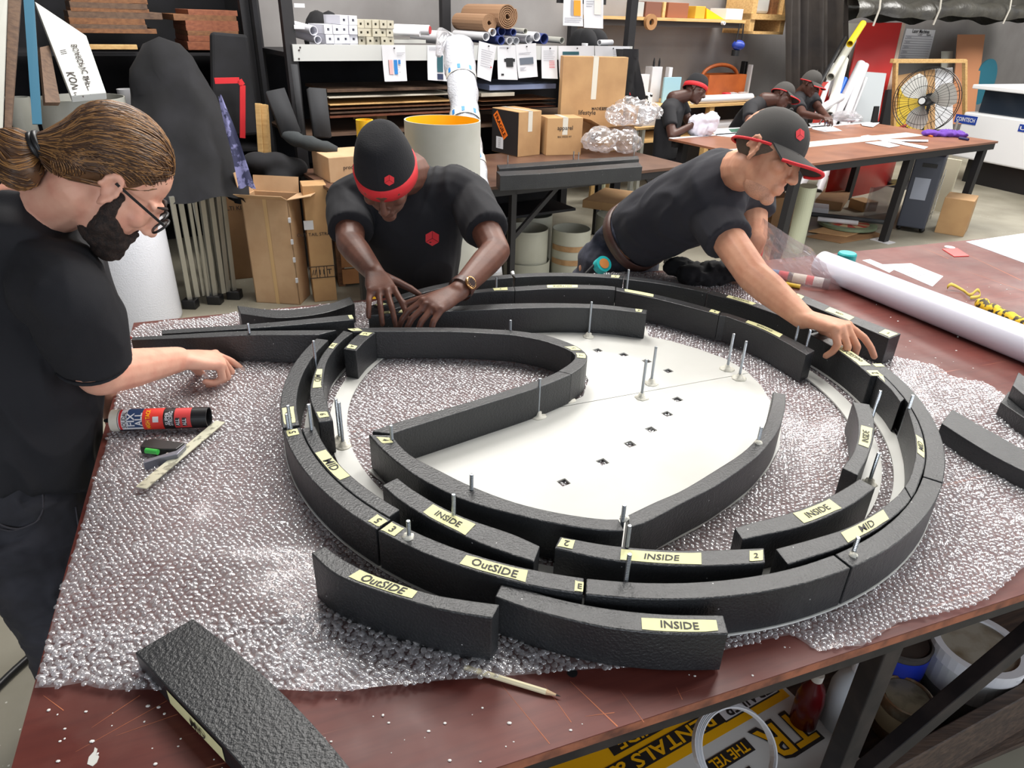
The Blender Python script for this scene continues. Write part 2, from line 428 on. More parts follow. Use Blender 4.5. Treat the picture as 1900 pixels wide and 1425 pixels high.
# the film itself: a fine polygon of the outline, gridded
bmw = bmesh.new()
vv = [bmw.verts.new(p) for p in wp]; bmw.faces.new(vv)
for ax, arr in ((0, np.arange(WPX[:, 0].min() + g, WPX[:, 0].max(), g * 1.6)), (1, np.arange(WPX[:, 1].min() + g, WPX[:, 1].max(), g * 1.6))):
    for c in arr:
        co = Vector((c, 0, 0)) if ax == 0 else Vector((0, c, 0)); no = Vector((1, 0, 0)) if ax == 0 else Vector((0, 1, 0))
        bmesh.ops.bisect_plane(bmw, geom=bmw.verts[:] + bmw.edges[:] + bmw.faces[:], plane_co=co, plane_no=no, dist=1e-5)
co = np.array([v.co for v in bmw.verts]); fz = folds(co[:, 0], co[:, 1])
for v, z in zip(bmw.verts, fz): v.co.z = ZT + .0008 + z
me = bpy.data.meshes.new('film'); bmw.to_mesh(me); bmw.free()
mesh_obj('film', me, M_WRAP, wrap)
sp_ = .0106
bx = []; rowi = 0
rot = math.radians(14)
for yy in np.arange(-2.2, 2.2, sp_ * .866):
    xr = np.arange(-2.6, 2.6, sp_) + (sp_ / 2 if rowi % 2 else 0); rowi += 1
    bx.append(np.c_[xr * math.cos(rot) - yy * math.sin(rot), xr * math.sin(rot) + yy * math.cos(rot)])
bx = np.concatenate(bx) + np.array([.5, 1.6])
rs_ = np.random.RandomState(2); bx += rs_.normal(0, .0011, bx.shape)
bx = bx[inside(bx, WPX)]
lay = [px(x, y, ZT + .004) for x, y in [(70, 1280), (96, 1192), (130, 1178), (200, 1166), (300, 1156), (420, 1150), (540, 1146), (660, 1142), (800, 1150), (930, 1178), (1010, 1215), (1000, 1246), (870, 1262), (760, 1273), (640, 1285), (520, 1287), (420, 1290), (300, 1287), (215, 1282), (150, 1270)]]
LAY = np.array([(p.x, p.y) for p in lay]); two = bx[inside(bx, LAY)]
n1_ = len(bx); bx = np.concatenate([bx, two + rs_.normal(0, .003, two.shape)])
nb = len(bx); bz = folds(bx[:, 0], bx[:, 1]) + ZT + .001; bz[n1_:] += .0045
hh = .0034 * rs_.uniform(.45, 1.15, nb); rr_ = .0050 * rs_.uniform(.88, 1.04, nb)
tilt = rs_.normal(0, .0022, (nb, 2))
tv = [(1.0, 0.0, 0), (.78, .72, .52)]
V = np.zeros((nb, 13, 3))
for ri, (rad, hz, ph) in enumerate(tv):
    for k in range(6):
        a = 2 * math.pi * (k + ph) / 6
        V[:, ri * 6 + k, 0] = bx[:, 0] + rr_ * rad * math.cos(a) + tilt[:, 0] * hz
        V[:, ri * 6 + k, 1] = bx[:, 1] + rr_ * rad * math.sin(a) + tilt[:, 1] * hz
        V[:, ri * 6 + k, 2] = bz + hh * hz
V[:, 12, 0] = bx[:, 0] + tilt[:, 0]; V[:, 12, 1] = bx[:, 1] + tilt[:, 1]; V[:, 12, 2] = bz + hh
fl = []
for k in range(6):
    k2 = (k + 1) % 6
    fl += [(k, k2, 6 + k), (k2, 6 + k2, 6 + k), (6 + k, 6 + k2, 12)]
FF = (np.array(fl)[None] + (np.arange(nb) * 13)[:, None, None]).reshape(-1, 3)
me = bpy.data.meshes.new('bubbles'); me.vertices.add(nb * 13); me.vertices.foreach_set('co', V.reshape(-1).astype(np.float32))
me.loops.add(len(FF) * 3); me.loops.foreach_set('vertex_index', FF.reshape(-1).astype(np.int32))
me.polygons.add(len(FF)); me.polygons.foreach_set('loop_start', np.arange(0, len(FF) * 3, 3, dtype=np.int32)); me.polygons.foreach_set('loop_total', np.full(len(FF), 3, dtype=np.int32))
me.update(); me.validate()
stuff(mesh_obj('bubbles', me, M_BUB, wrap, smooth=False))

# ------------------------------------------------------------------ white sign panels
M_PVC = mat('white_pvc_board', (208, 208, 203), .38, bump=(8, .02), var=(3, (198, 198, 192), .45, .7))
ZP = ZT + .0065                        # underside of the panels, lying on the bubble wrap
TP = .004
CC = Vector((.2216, 1.585, 0)); RO = .777
def filled(name, loops, z, th, m, parent=None):
    cu = bpy.data.curves.new(name, 'CURVE'); cu.dimensions = '2D'; cu.fill_mode = 'BOTH'; cu.extrude = th / 2
    for lp in loops:
        s = cu.splines.new('POLY'); s.points.add(len(lp) - 1); s.use_cyclic_u = True
        for q, p in zip(s.points, lp): q.co = (p[0], p[1], 0, 1)
    o = bpy.data.objects.new(name, cu); COL.objects.link(o)
    me = bpy.data.meshes.new_from_object(o.evaluated_get(bpy.context.evaluated_depsgraph_get()))
    bpy.data.objects.remove(o); bpy.data.curves.remove(cu)
    me.transform(Matrix.Translation((0, 0, z + th / 2)))
    return mesh_obj(name, me, m, parent, smooth=False)
zs = ZP + TP
leaf = [(683, 872), (800, 832), (1000, 768), (1050, 750), (1082, 735), (1092, 705), (1072, 668), (1030, 640), (960, 622), (1000, 606), (1198, 606), (1204, 624), (1242, 632), (1295, 647), (1347, 666), (1387, 690), (1412, 715), (1432, 748), (1449, 790), (1446, 830), (1425, 870), (1380, 920), (1300, 975), (1230, 1012), (1168, 1042), (1090, 1040), (1000, 1024), (900, 994), (800, 952), (740, 916)]
seam = [(1030, 757), (1412, 688)]
holes_px = [(1109, 650), (1157, 658), (1200, 670), (1240, 688), (1258, 713), (1257, 741), (1238, 768), (1208, 797), (1169, 824), (1118, 857), (1046, 895)]
panel = thing('leaf_sign', 'white leaf-shaped plastic sign panel with a row of square cut-outs inside the foam ring', 'sign panel', px(1200, 800, ZP))
def hole(p, s=.011):
    a = math.radians(33); c = px(p[0], p[1], zs)
    return [(c.x + s * (math.cos(a) * i - math.sin(a) * j) * 1.0, c.y + s * (math.sin(a) * i + math.cos(a) * j)) for i, j in ((-1, -1), (1, -1), (1, 1), (-1, 1))]
lp = [px(x, y, zs) for x, y in leaf]
s0, s1 = px(*seam[0], zs), px(*seam[1], zs); sd = (s1 - s0).normalized(); sn = Vector((-sd.y, sd.x, 0))
def clip(poly, side, gap=.0011):
    out = []
    for i in range(len(poly)):
        a, b = poly[i], poly[(i + 1) % len(poly)]
        da, db = (a - s0).dot(sn) * side - gap, (b - s0).dot(sn) * side - gap
        if da >= 0: out.append(a)
        if da * db < 0: out.append(a.lerp(b, da / (da - db)))
    return out
for side in (1, -1):
    hs = [hole(p) for p in holes_px if (px(*p, zs) - s0).dot(sn) * side > .012]
    filled('panel_sheet', [[(p.x, p.y) for p in clip(lp, side)]] + hs, ZP, TP, M_PVC, panel)
def circle(r, n=128): return [(CC.x + r * math.cos(2 * math.pi * k / n), CC.y + r * math.sin(2 * math.pi * k / n)) for k in range(n)]
ring_o = tag(recenter(filled('ring_panel', [circle(.7785), circle(.742)], ZP, TP, M_PVC)), 'white plastic ring plate under the outermost black foam ring', 'sign panel')
ring_m = tag(recenter(filled('ring_panel', [circle(.733), circle(.700)], ZP, TP, M_PVC)), 'white plastic ring plate under the middle MID foam ring', 'sign panel')
ring_i = tag(recenter(filled('ring_panel', [circle(.676), circle(.634)], ZP, TP, M_PVC)), 'white plastic ring plate under the INSIDE foam pieces', 'sign panel')
ZB = ZP + TP                           # blocks stand on the panels
# ------------------------------------------------------------------ room shell
M_WALL = mat('grey_painted_wall', (150, 147, 146), .8, bump=(30, .1), var=(1.6, (130, 126, 125), .35, .7))
VW = 6.7
m = MB(ROOM); m.bx(-3.2, 17.5, VW, VW + .15, 0, 3.6); struct(m.build('wall_back', M_WALL))
m = MB(ROOM); m.bx(-3.35, -3.2, -6, VW + .15, 0, 3.6); struct(m.build('wall_left', M_WALL))
m = MB(ROOM); m.bx(17.5, 17.65, 1.0, VW + .15, 0, 3.6); struct(m.build('wall_right', M_WALL))
m = MB(ROOM); m.bx(-3.35, 17.65, -3.2, VW + .15, 4.5, 4.6); struct(m.build('ceiling', mat('dark_roof_sheeting', (92, 90, 90), .7)))
M_BOARD = mat('brown_cardboard', (186, 148, 104), .8, bump=(30, .12), var=(5, (170, 132, 92), .4, .7))
M_BOARD2 = mat('tan_cardboard', (198, 164, 128), .8, bump=(30, .12), var=(5, (182, 146, 110), .4, .7))
M_BOARDD = mat('worn_brown_cardboard', (150, 114, 78), .82, bump=(30, .12), var=(5, (132, 98, 66), .4, .7))
M_PINE = mat('pale_pine', (214, 176, 118), .6, bump=(14, .15), var=(6, (192, 150, 94), .4, .7), stretch=(1, 9, 9))
M_OAK = mat('brown_timber', (136, 92, 58), .6, bump=(14, .2), var=(6, (108, 70, 44), .4, .7), stretch=(1, 9, 9))
M_REDW = mat('reddish_timber', (148, 88, 60), .6, bump=(14, .2), var=(6, (122, 68, 46), .4, .7), stretch=(1, 9, 9))
M_WALN = mat('grey_brown_timber', (108, 84, 66), .65, bump=(14, .2), var=(6, (84, 64, 52), .4, .7), stretch=(1, 9, 9))
M_BSTEEL = mat('black_rack_steel', (30, 29, 32), .55, bump=(60, .1))
M_GPL = mat('grey_plastic_sheet', (188, 188, 180), .45, var=(4, (176, 176, 166), .4, .7))
M_WHT = mat('white_plastic', (214, 214, 218), .32)
M_PAPER = mat('white_paper', (212, 213, 218), .75)
M_TAPEC = mat('clear_packing_tape', (214, 210, 198), .25)
M_BLKF = mat('black_cloth', (21, 21, 24), .92, bump=(350, .3, 2, .001), var=(5, (32, 32, 37), .4, .75))
M_FILM = wrap_material('clear_plastic_film', .25, .12, .45, .6)
M_ALU = mat('aluminium', (186, 184, 176), .38, .85)
M_YEL = mat('bright_yellow_vinyl', (250, 190, 20), .4)
M_PRT = mat('dark_print', (54, 44, 40), .7)
M_BLUEP = mat('blue_print', (34, 120, 190), .5)
def pxbox(z, L, N, R, ytop):
    a, b, c = px(*L, z), px(*N, z), px(*R, z)
    return a, b, c, a + c - b, vtop(b, ytop)
def vtop(b, ytop, hmax=2.6):
    lo, hi = 0, hmax
    for _ in range(34):
        m_ = (lo + hi) / 2; d = b + Vector((0, 0, m_)) - CAM_P
        y = d.dot(CAM_D) / d.dot(CAM_F) * F_PX + 712.5
        if y > ytop: lo = m_
        else: hi = m_
    return lo
def square(a, b, c):
    """make the corner at b a right angle, keeping both lengths"""
    e1 = (a - b); e2 = (c - b); n = Vector((-e1.y, e1.x, 0)).normalized()
    if n.dot(e2) < 0: n = -n
    return b + n * max(.03, e2.dot(n))
def carton(label, z, L, N, R, ytop, m_=None, tape=True, open_=False, texts=(), name='carton', cat='carton', group=None, depth=None):
    """closed or open cardboard box; L, N, R are the pixels of its left, nearest and right bottom corners"""
    a, b, c = px(*L, z), px(*N, z), px(*R, z); c = square(a, b, c)
    if depth: c = b + (c - b).normalized() * depth
    d = a + c - b; h = vtop(b, ytop); m_ = m_ or M_BOARD
    ctr = (a + c) / 2; root = thing(name, label, cat, (ctr.x, ctr.y, z), group)
    up = Vector((0, 0, h)); t = .006
    if not open_:
        q = MB(); q.prism([b, a, d, c], up); bd = q.build('box', m_, root, bevel=.004)
    else:
        q = MB()
        for p0, p1 in ((b, a), (a, d), (d, c), (c, b)):
            inn = ((ctr - (p0 + p1) / 2)); inn.z = 0; inn.normalize()
            q.prism([p0, p1, p1 + inn * t, p0 + inn * t], up)
        q.prism([b, a, d, c], (0, 0, t)); bd = q.build('box', m_, root)
        for k, (p0, p1) in enumerate(((b, a), (a, d), (d, c), (c, b))):
            out = -((ctr - (p0 + p1) / 2)); out.z = 0; ln = min(out.length, .2); out.normalize()
            ang = (25, 82, 80, 12)[k]
            dr = out * math.cos(math.radians(ang)) + Vector((0, 0, math.sin(math.radians(ang))))
            f_ = MB(); f_.prism([p0 + up, p1 + up, p1 + up + dr * ln, p0 + up + dr * ln], dr.cross((p1 - p0).normalized()) * .004); f_.build('flap', m_, root)
    faces = {'left': (a, b), 'right': (b, c)}
    if tape and not open_:
        q = MB(); e = (a - b).normalized(); mid = (b + c) / 2; midb = (a + d) / 2; sidew = (c - b).normalized() * .022; lift = Vector((0, 0, .0015))
        q.add([mid - sidew + up + lift, mid + sidew + up + lift, midb + sidew + up + lift, midb - sidew + up + lift], [(0, 1, 2, 3)])
        of = -e * .0015; q.add([mid - sidew + up + of, mid + sidew + up + of, mid + sidew + up * .55 + of, mid - sidew + up * .55 + of], [(0, 1, 2, 3)])
        q.build('packing_tape', M_TAPEC, root)
    for fc, s_, fx, fz, size, mt in texts:
        p0, p1 = faces[fc]; rt = (p1 - p0).normalized(); writing(s_, p0.lerp(p1, fx) + up * fz, rt, (0, 0, 1), size, mt, bd, bold=.01, lift=.0025)
    root['h'] = h
    root['corners'] = [list(a), list(b), list(c), list(d)]
    return root
def corners(o):
    r = [Vector(q) for q in o['corners']], o['h']; del o['corners']; del o['h']; return r
def clean(o):
    for k in ('corners', 'h'):
        if k in o: del o[k]
    return o
def fbox(x0, y0, x1, y1, v, depth):
    """front face on the room plane v between two pixels -> (u0, u1, z0, z1)"""
    u0, _, z0 = ruv(x0, y1, v); u1, _, z1 = ruv(x1, y0, v); return u0, u1, v, v + depth, z0, z1
def room_box(name, label, cat, rect, v, depth, m_, group=None, bevel=.003, z0=None):
    b = list(fbox(*rect, v, depth))
    if z0 is not None: b[4] = z0
    q = MB(ROOM); q.bx(*b); return one(q, name, m_, label, cat, group, bevel=bevel)
def hollow(name, label, cat, a, b, r, ri, m_, m_in=None, group=None, n=24):
    a, b = Vector(a), Vector(b); ax = b - a; L = ax.length
    root = thing(name, label, cat, a if a.z < b.z else b, group)
    q = MB(); q.lathe([(ri, 0), (r, 0), (r, L), (ri, L)], a, n, True, ax); q.build('roll', m_, root, smooth=False)
    for p in root.children: p.data.shade_smooth(); e = p.modifiers.new('edge', 'EDGE_SPLIT'); e.split_angle = math.radians(40)
    if m_in:
        q = MB(); q.lathe([(ri - .001, .001), (ri - .001, L - .001)], a, n, False, ax); q.f = q.f[:-2]; q.build('lining', m_in, root, smooth=True)
    return root
# ------------------------------------------------------------------ black foam blocks
def foam_material():
    m = bpy.data.materials.new('black_painted_foam'); m.use_nodes = True; nt = m.node_tree; b = nt.nodes['Principled BSDF']
    tc = nt.nodes.new('ShaderNodeTexCoord')
    n = nt.nodes.new('ShaderNodeTexNoise'); n.inputs['Scale'].default_value = 210; n.inputs['Detail'].default_value = 3
    n2 = nt.nodes.new('ShaderNodeTexNoise'); n2.inputs['Scale'].default_value = 14; n2.inputs['Detail'].default_value = 5
    r = nt.nodes.new('ShaderNodeValToRGB'); r.color_ramp.elements[0].color = lin((28, 29, 33)); r.color_ramp.elements[1].color = lin((41, 43, 44))
    v = nt.nodes.new('ShaderNodeTexVoronoi'); v.inputs['Scale'].default_value = 26
    lt = nt.nodes.new('ShaderNodeMath'); lt.operation = 'LESS_THAN'; lt.inputs[1].default_value = .035
    mx = nt.nodes.new('ShaderNodeMix'); mx.data_type = 'RGBA'; mx.inputs[7].default_value = lin((190, 190, 190))
    for q in (n, n2, v): nt.links.new(tc.outputs['Object'], q.inputs['Vector'])
    nt.links.new(n2.outputs['Fac'], r.inputs[0]); nt.links.new(v.outputs['Distance'], lt.inputs[0]); nt.links.new(lt.outputs[0], mx.inputs[0]); nt.links.new(r.outputs[0], mx.inputs[6]); nt.links.new(mx.outputs[2], b.inputs['Base Color'])
    bp = nt.nodes.new('ShaderNodeBump'); bp.inputs['Strength'].default_value = .75; bp.inputs['Distance'].default_value = .002
    nt.links.new(n.outputs['Fac'], bp.inputs['Height']); nt.links.new(bp.outputs[0], b.inputs['Normal'])
    b.inputs['Roughness'].default_value = .40; b.inputs['Specular IOR Level'].default_value = .6
    return m
M_FOAM = foam_material()
M_TAPE = mat('cream_masking_tape', (226, 224, 170), .7, bump=(90, .2))
M_INK = mat('black_marker', (26, 24, 26), .6)
M_ROD = mat('zinc_threaded_rod', (190, 196, 202), .28, 1.0)
M_GLUE = mat('pale_sealant', (222, 219, 206), .5, bump=(120, .5))
ZTOP = .975
FOAM_GROUP = None
def block(label, A, B, top=ZTOP, bot=None, tapes=(), n=None, name='foam_block', tilt=None):
    """A, B: the two long edges of the top face (world points); tapes: (s, length, text, size)"""
    bot = ZB - .0005 if bot is None else bot
    n = n or max(2, min(26, 2 + 3 * len(A)))
    a = catmull(A, n); b = catmull(B, n)
    mid = (a[n // 2] + b[n // 2]) / 2
    root = thing(name, label, 'foam block', (mid.x, mid.y, bot))
    d = Vector((0, 0, top - bot))
    m = MB(); vs = []; fs = []
    for i in range(n): vs += [a[i], b[i], b[i] - d, a[i] - d]
    for i in range(n - 1):
        for k in range(4): fs.append((i * 4 + k, i * 4 + (k + 1) % 4, i * 4 + 4 + (k + 1) % 4, i * 4 + 4 + k))
    fs += [(3, 2, 1, 0), tuple((n - 1) * 4 + k for k in range(4))]
    # orientation
    if (a[1] - a[0]).cross(b[0] - a[0]).z > 0: fs = [f[::-1] for f in fs]
    m.add(vs, fs); m.build('foam', M_FOAM, root, bevel=.0022)
    L = sum((a[i + 1] - a[i]).length for i in range(n - 1))
    def at(s, w):
        s = min(max(s, 0), 1) * (n - 1); i = min(int(s), n - 2); t = s - i
        return a[i].lerp(a[i + 1], t).lerp(b[i].lerp(b[i + 1], t), w)
    for tp in tapes:
        s, ln, txt, size = tp[:4]; w0, w1 = tp[4] if len(tp) > 4 else (.14, .82)
        h = ln / L / 2
        rows = [[], []]
        K = 7
        for k in range(K):
            q = s - h + 2 * h * k / (K - 1)
            e = .10 if k in (0, K - 1) else 0
            rows[0].append(at(q, w0 + e * rnd.uniform(-.6, .6)) + Vector((0, 0, .0009))); rows[1].append(at(q + (rnd.uniform(-.25, .25) * .012 / L if e else 0), w1 + e * rnd.uniform(-.6, .6)) + Vector((0, 0, .0009)))
        mm = MB(); mm.sheet(rows)
        # thin tape: top and skirt
        o = mm.build('masking_tape', M_TAPE, root)
        if txt:
            up = (at(s, 1) - at(s, 0)); W_ = up.length; wc = (w0 + w1) / 2; sg_ = 1 if up.cross(Vector((0, 0, 1))).dot(at(min(1, s + .02), .5) - at(max(0, s - .02), .5)) > 0 else -1
            fl2 = -1 if len(tp) > 5 and tp[5] else 1
            tv_, tf_ = text_mesh(txt, 1, .015); xs_ = [v.x for v in tv_]; ys_ = [v.y for v in tv_]; cx_, cy_ = (max(xs_) + min(xs_)) / 2, (max(ys_) + min(ys_)) / 2
            size = min(size, .92 * ln / max(.01, max(xs_) - min(xs_)))
            sl_ = rnd.uniform(-.12, .12)
            mt = MB(); mt.add([at(s + sg_ * fl2 * (v.x - cx_) * size / L, wc + fl2 * ((v.y - cy_) * size + sl_ * (v.x - cx_) * size * .4) / W_) + Vector((0, 0, .0016)) for v in tv_], tf_); mt.build('writing', M_INK, o)
    return root
def arcp(r, a0, a1, k=7):
    return [CC + Vector((r * math.cos(math.radians(a0 + (a1 - a0) * i / (k - 1))), r * math.sin(math.radians(a0 + (a1 - a0) * i / (k - 1))), ZTOP)) for i in range(k)]
def arc(label, r0, r1, a0, a1, **k):
    return block(label, arcp(r1, a0, a1), arcp(r0, a0, a1), n=max(8, int(abs(a1 - a0) / 2.2)), **k)
def pxs(lst, z=ZTOP): return [px(x, y, z) for x, y in lst]
def pblock(label, A, B, top=ZTOP, rmax=None, **k):
    a, b = pxs(A, top), pxs(B, top)
    if rmax:                           # lies inside the outer ring: its outer edge stops at that ring
        for p in a:
            d = Vector((p.x - CC.x, p.y - CC.y, 0))
            if d.length > rmax: d *= rmax / d.length; p.x, p.y = CC.x + d.x, CC.y + d.y
    return block(label, a, b, top=top, **k)
RI = .741
# outermost ring
arc('outer foam arc joining the straight tail, faded tape at its lower end', RI, RO, 168.5, 203.5, tapes=[(.9, .075, 'oUtS', .016)])
arc('black foam arc of the outer ring with a small tape marked 5 at both ends', RI, RO, 204.3, 234.6, tapes=[(.045, .026, '5', .020, (.15, .8), 1), (.965, .026, '5', .020, (.2, .8), 1)])
arc('black foam arc of the outer ring taped 3 and OUTSIDE', RI, RO, 234.9, 262.6, tapes=[(.05, .030, '3', .022), (.60, .115, 'OutSIDE', .023), (.985, .016, 'E', .016, (.1, .7))])
arc('untaped outer-ring black foam arc behind the loose INSIDE arc', RI, RO, 262.9, 297)
arc('outer-ring black foam arc with a smudged joint at each end', RI, RO, 297.3, 325.6)
arc('long black foam arc of the outer ring running up to the reaching hand', RI, RO, 325.9, 368, tapes=[(.985, .02, '', .01)])
arc('black foam arc of the outer ring behind the reaching man\'s forearm with a long tape', RI - .004, RO - .004, 26, 55.6, tapes=[(.72, .10, 'outSIDE', .018), (.06, .03, '3', .018)])
arc('untaped outer-ring black foam arc before the leaning man\'s belt', RI, RO, 56, 78, tapes=[])
arc('outer-ring black foam arc between the rod joint and the white glue', RI, RO, 78.3, 107.5, tapes=[(.07, .03, '6', .016)])
arc('black foam arc of the outer ring under the wrist of the man in the beanie', RI, RO, 108, 149, tapes=[(.94, .03, '', .016)])
# middle ring
pblock('black foam arc of the middle ring taped MID between small tapes 6 and 16',
       [(591, 783), (576, 743), (576, 717), (584, 688), (597, 659), (618, 633), (637, 613)], [(618, 780), (605, 743), (600, 712), (605, 675), (618, 651), (637, 630), (655, 617)],
       tapes=[(.42, .10, 'MID', .022, (.2, .8)), (.06, .028, '6', .018), (.80, .03, '16', .016)])
arc('middle-ring black foam arc taped MID touching the outer arc marked 5', .711, .7395, 204.8, 234, tapes=[(.44, .115, 'MID', .026, (.1, .9))])
pblock('middle-ring black foam arc taped MID beside the short rod near the table edge',
       [(1462, 1047), (1510, 1032), (1558, 1016), (1624, 984), (1676, 945), (1694, 926)], [(1439, 1018), (1505, 1000), (1571, 979), (1624, 950), (1663, 921), (1678, 903)],
       tapes=[(.55, .125, 'MID', .024, (.12, .85))], rmax=.7395)
pblock('middle-ring black foam arc taped MID beside the long untaped outer arc',
       [(1695, 925), (1708, 911), (1729, 868), (1730, 832), (1721, 792), (1707, 759)], [(1679, 902), (1689, 884), (1699, 845), (1697, 805), (1689, 774), (1682, 753)],
       tapes=[(.52, .085, 'MID', .022, (.15, .85))], rmax=.7395)
pblock('black foam arc of the middle ring with a flaking end, partly under the lifted piece',
       [(1633, 682), (1666, 709), (1695, 741)], [(1628, 699), (1653, 722), (1671, 746)], tapes=[(.18, .03, '', .01)], rmax=.7395)
pblock('black foam arc of the back middle ring under the beanie man\'s hands', [(700, 571), (760, 556), (830, 544), (900, 535.5), (953, 531.6)], [(715, 578), (770, 563), (835, 550), (900, 541.5), (955, 539.5)], tapes=[(.9, .05, '7', .014)])
pblock('black foam arc of the back middle ring with a long tape reading OUTSIDE', [(953.5, 531.6), (1031, 527.6), (1110, 529), (1142, 531.6)], [(955.5, 539.5), (1031, 535.5), (1110, 536), (1142, 538)], tapes=[(.48, .105, 'OUTSIDE', .016)])
pblock('black foam arc of the back middle ring with a short tape by its end joint', [(1143, 532.5), (1216, 546), (1295, 565.5), (1338, 578.5)], [(1143, 539), (1216, 554), (1295, 574), (1334, 585)], tapes=[(.22, .10, '', .012), (.95, .03, '4', .014)])
pblock('back middle-ring black foam arc with free end and long tape beside two rods', [(1338.5, 579), (1350, 581), (1413, 602), (1455, 621), (1512, 650)], [(1334.5, 585.5), (1350, 588), (1413, 612), (1455, 634), (1496, 658)], tapes=[(.46, .125, 'OUTSIDE', .014)])
# inside pieces
pblock('black foam piece taped INSIDE between the white panel and the outer arc marked 3',
       [(709, 900), (739, 926), (792, 960), (845, 987), (897, 1010), (950, 1029), (991, 1042)], [(737, 886), (766, 908), (818, 939), (871, 963), (950, 990), (1002, 1013)],
       tapes=[(.48, .10, 'INSIDE', .020, (.1, .85))])
pblock('black foam piece taped 2, INSIDE and 2 in front of the white panel corner',
       [(1029, 1017), (1137, 1039.5), (1268, 1050), (1400, 1046), (1420, 1044)], [(1039, 995), (1137, 1012), (1268, 1021), (1400, 1017), (1418, 1016)],
       tapes=[(.045, .026, '2', .020, (.2, .85), 1), (.5, .135, 'INSIDE', .020, (.1, .8)), (.955, .024, '2', .018, (.15, .8))])
pblock('long black foam piece taped INSIDE beside the MID arc with the short rod',
       [(1378, 1001), (1400, 996), (1479, 979), (1532, 960), (1584, 934), (1625, 904)], [(1363, 979), (1400, 968), (1453, 955), (1518, 931), (1563, 908), (1595, 888)],
       tapes=[(.52, .10, 'INSIDE', .021, (.12, .85))])
pblock('short black foam piece taped INSIDE standing alone on the white inner ring',
       [(1592, 882), (1610, 847), (1621, 813), (1622, 779), (1614, 750)], [(1563, 868), (1584, 837), (1592, 805), (1591, 774), (1582, 745)],
       tapes=[(.5, .095, 'INSIDE', .019, (.15, .85))])
pblock('small black foam block with two tape labels at the end of the curved strip', [(637, 647), (655, 628), (672, 614)], [(661, 651), (678, 632), (697, 617)], tapes=[(.15, .022, 'A', .016), (.85, .022, 'C', .016)])
pblock('straight black foam block across the back of the white panel, rod before it', [(692, 579), (780, 572), (900, 564.5), (1005, 562), (1110, 564.5), (1201, 575)], [(683, 585), (780, 580), (834, 577.4), (1000, 571), (1110, 572), (1200, 582)],
       tapes=[(.06, .03, '7', .016), (.12, .035, '4', .016), (.97, .022, '8', .014)])
# letter strips
pblock('long curved black foam strip bending round above the white panel corner',
       [(643, 610), (684, 607.6), (763, 607), (842, 607.6), (921, 611), (952, 613), (1005, 620), (1045, 631.6), (1071, 643), (1087, 655), (1090, 666), (1081, 680), (1060, 694)],
       [(655, 615.5), (697, 615), (763, 615), (842, 615.5), (921, 619.5), (953, 622), (1005, 631.6), (1045, 645), (1063, 654), (1067, 661), (1064, 668), (1052, 678), (1036, 688)], n=36,
       tapes=[(.015, .035, '6', .014), (.80, .03, '5', .015), (.86, .03, '7', .015)])
pblock('straight black foam strip crossing the ring from the bend to the tape marked 4',
       [(1060, 694.5), (997, 719.5), (868, 760), (737, 801), (727, 805)], [(1036, 688.5), (995, 706), (868, 746), (737, 783), (690, 800)], n=14)
pblock('curved black foam strip taped 4 along the edge of the white panel',
       [(684, 806), (713, 837), (766, 879), (818, 908), (871, 931), (950, 953), (1031, 971), (1110, 983), (1158, 984.5)], [(727, 807), (740, 824), (766, 847), (818, 874), (871, 900), (950, 930), (1031, 950), (1110, 962), (1148, 963)],
       tapes=[(.045, .03, '4', .018, (.25, .8))])
pblock('untaped curved black foam strip along the white panel with one free end',
       [(1170, 978), (1205, 966), (1268, 932), (1334, 898), (1400, 851), (1426, 824), (1445, 797), (1454, 771), (1458, 747), (1458, 731)], [(1162, 957), (1216, 931), (1268, 908), (1334, 868), (1374, 842), (1400, 818), (1416, 795), (1425, 771), (1432, 745), (1434, 727)])
# tail at the left
pblock('straight black foam tail block that the bearded man steadies with his fingers', [(243, 631), (350, 627), (455, 622), (590, 621)], [(246, 625), (350, 619), (455, 613.5), (625, 612)], n=10)
pblock('long thin black foam tail block behind the one under the bearded man\'s fingers', [(300, 619.5), (500, 606.5), (657, 593)], [(300, 612), (500, 598), (652, 583)], n=8, tapes=[(.99, .012, '', .01)])
pblock('loose curved black foam offcut lying behind the tail by the tall carton', [(446, 582), (520, 590), (600, 581), (658, 563)], [(440, 567), (520, 575), (600, 566), (650, 550)], top=.95, bot=.884)
# loose pieces
pblock('loose black foam arc taped OUTSIDE with ribbed top, lying before the ring',
       [(577, 1026), (610, 1057), (650, 1079), (713, 1101), (739, 1109), (818, 1131), (913, 1147)], [(603, 1013), (634, 1036), (680, 1060), (713, 1073), (795, 1100), (860, 1112), (927, 1121)], top=.983, bot=.8855,
       tapes=[(.44, .115, 'OutSIDE', .022, (.2, .9))])
pblock('loose black foam arc taped INSIDE with chalk flecks, lying by the table edge',
       [(918, 1107), (979, 1129), (1058, 1150), (1137, 1166), (1242, 1176), (1352, 1176)], [(934, 1075), (1005, 1102), (1084, 1121), (1163, 1133), (1242, 1139.5), (1342, 1141)], top=.965, bot=.8855,
       tapes=[(.80, .115, 'INSIDE', .020, (.1, .72))])
fl = block('large black foam arc lying flat across the table\'s near corner, tape along its side',
      pxs([(250, 1210), (318, 1284), (421, 1392), (470, 1450), (520, 1520)], .925), pxs([(358, 1147), (450, 1218), (555, 1316), (650, 1425), (720, 1530)], .925), top=.925, bot=.884)
M_TS = M_TAPE
q = pxs([(318, 1284), (421, 1392)], .92)
t_ = MB(); a_, b_ = q[0], q[1]; dn = Vector((0, 0, -.028)); nn_ = (b_ - a_).cross(Vector((0, 0, 1))).normalized() * -.0012
if nn_.dot(CAM_P - a_) < 0: nn_ = -nn_
pk = catmull(pxs([(250, 1210), (318, 1284), (421, 1392), (470, 1450), (520, 1520)], .925), 41)
seg = pk[10:26]
off = []
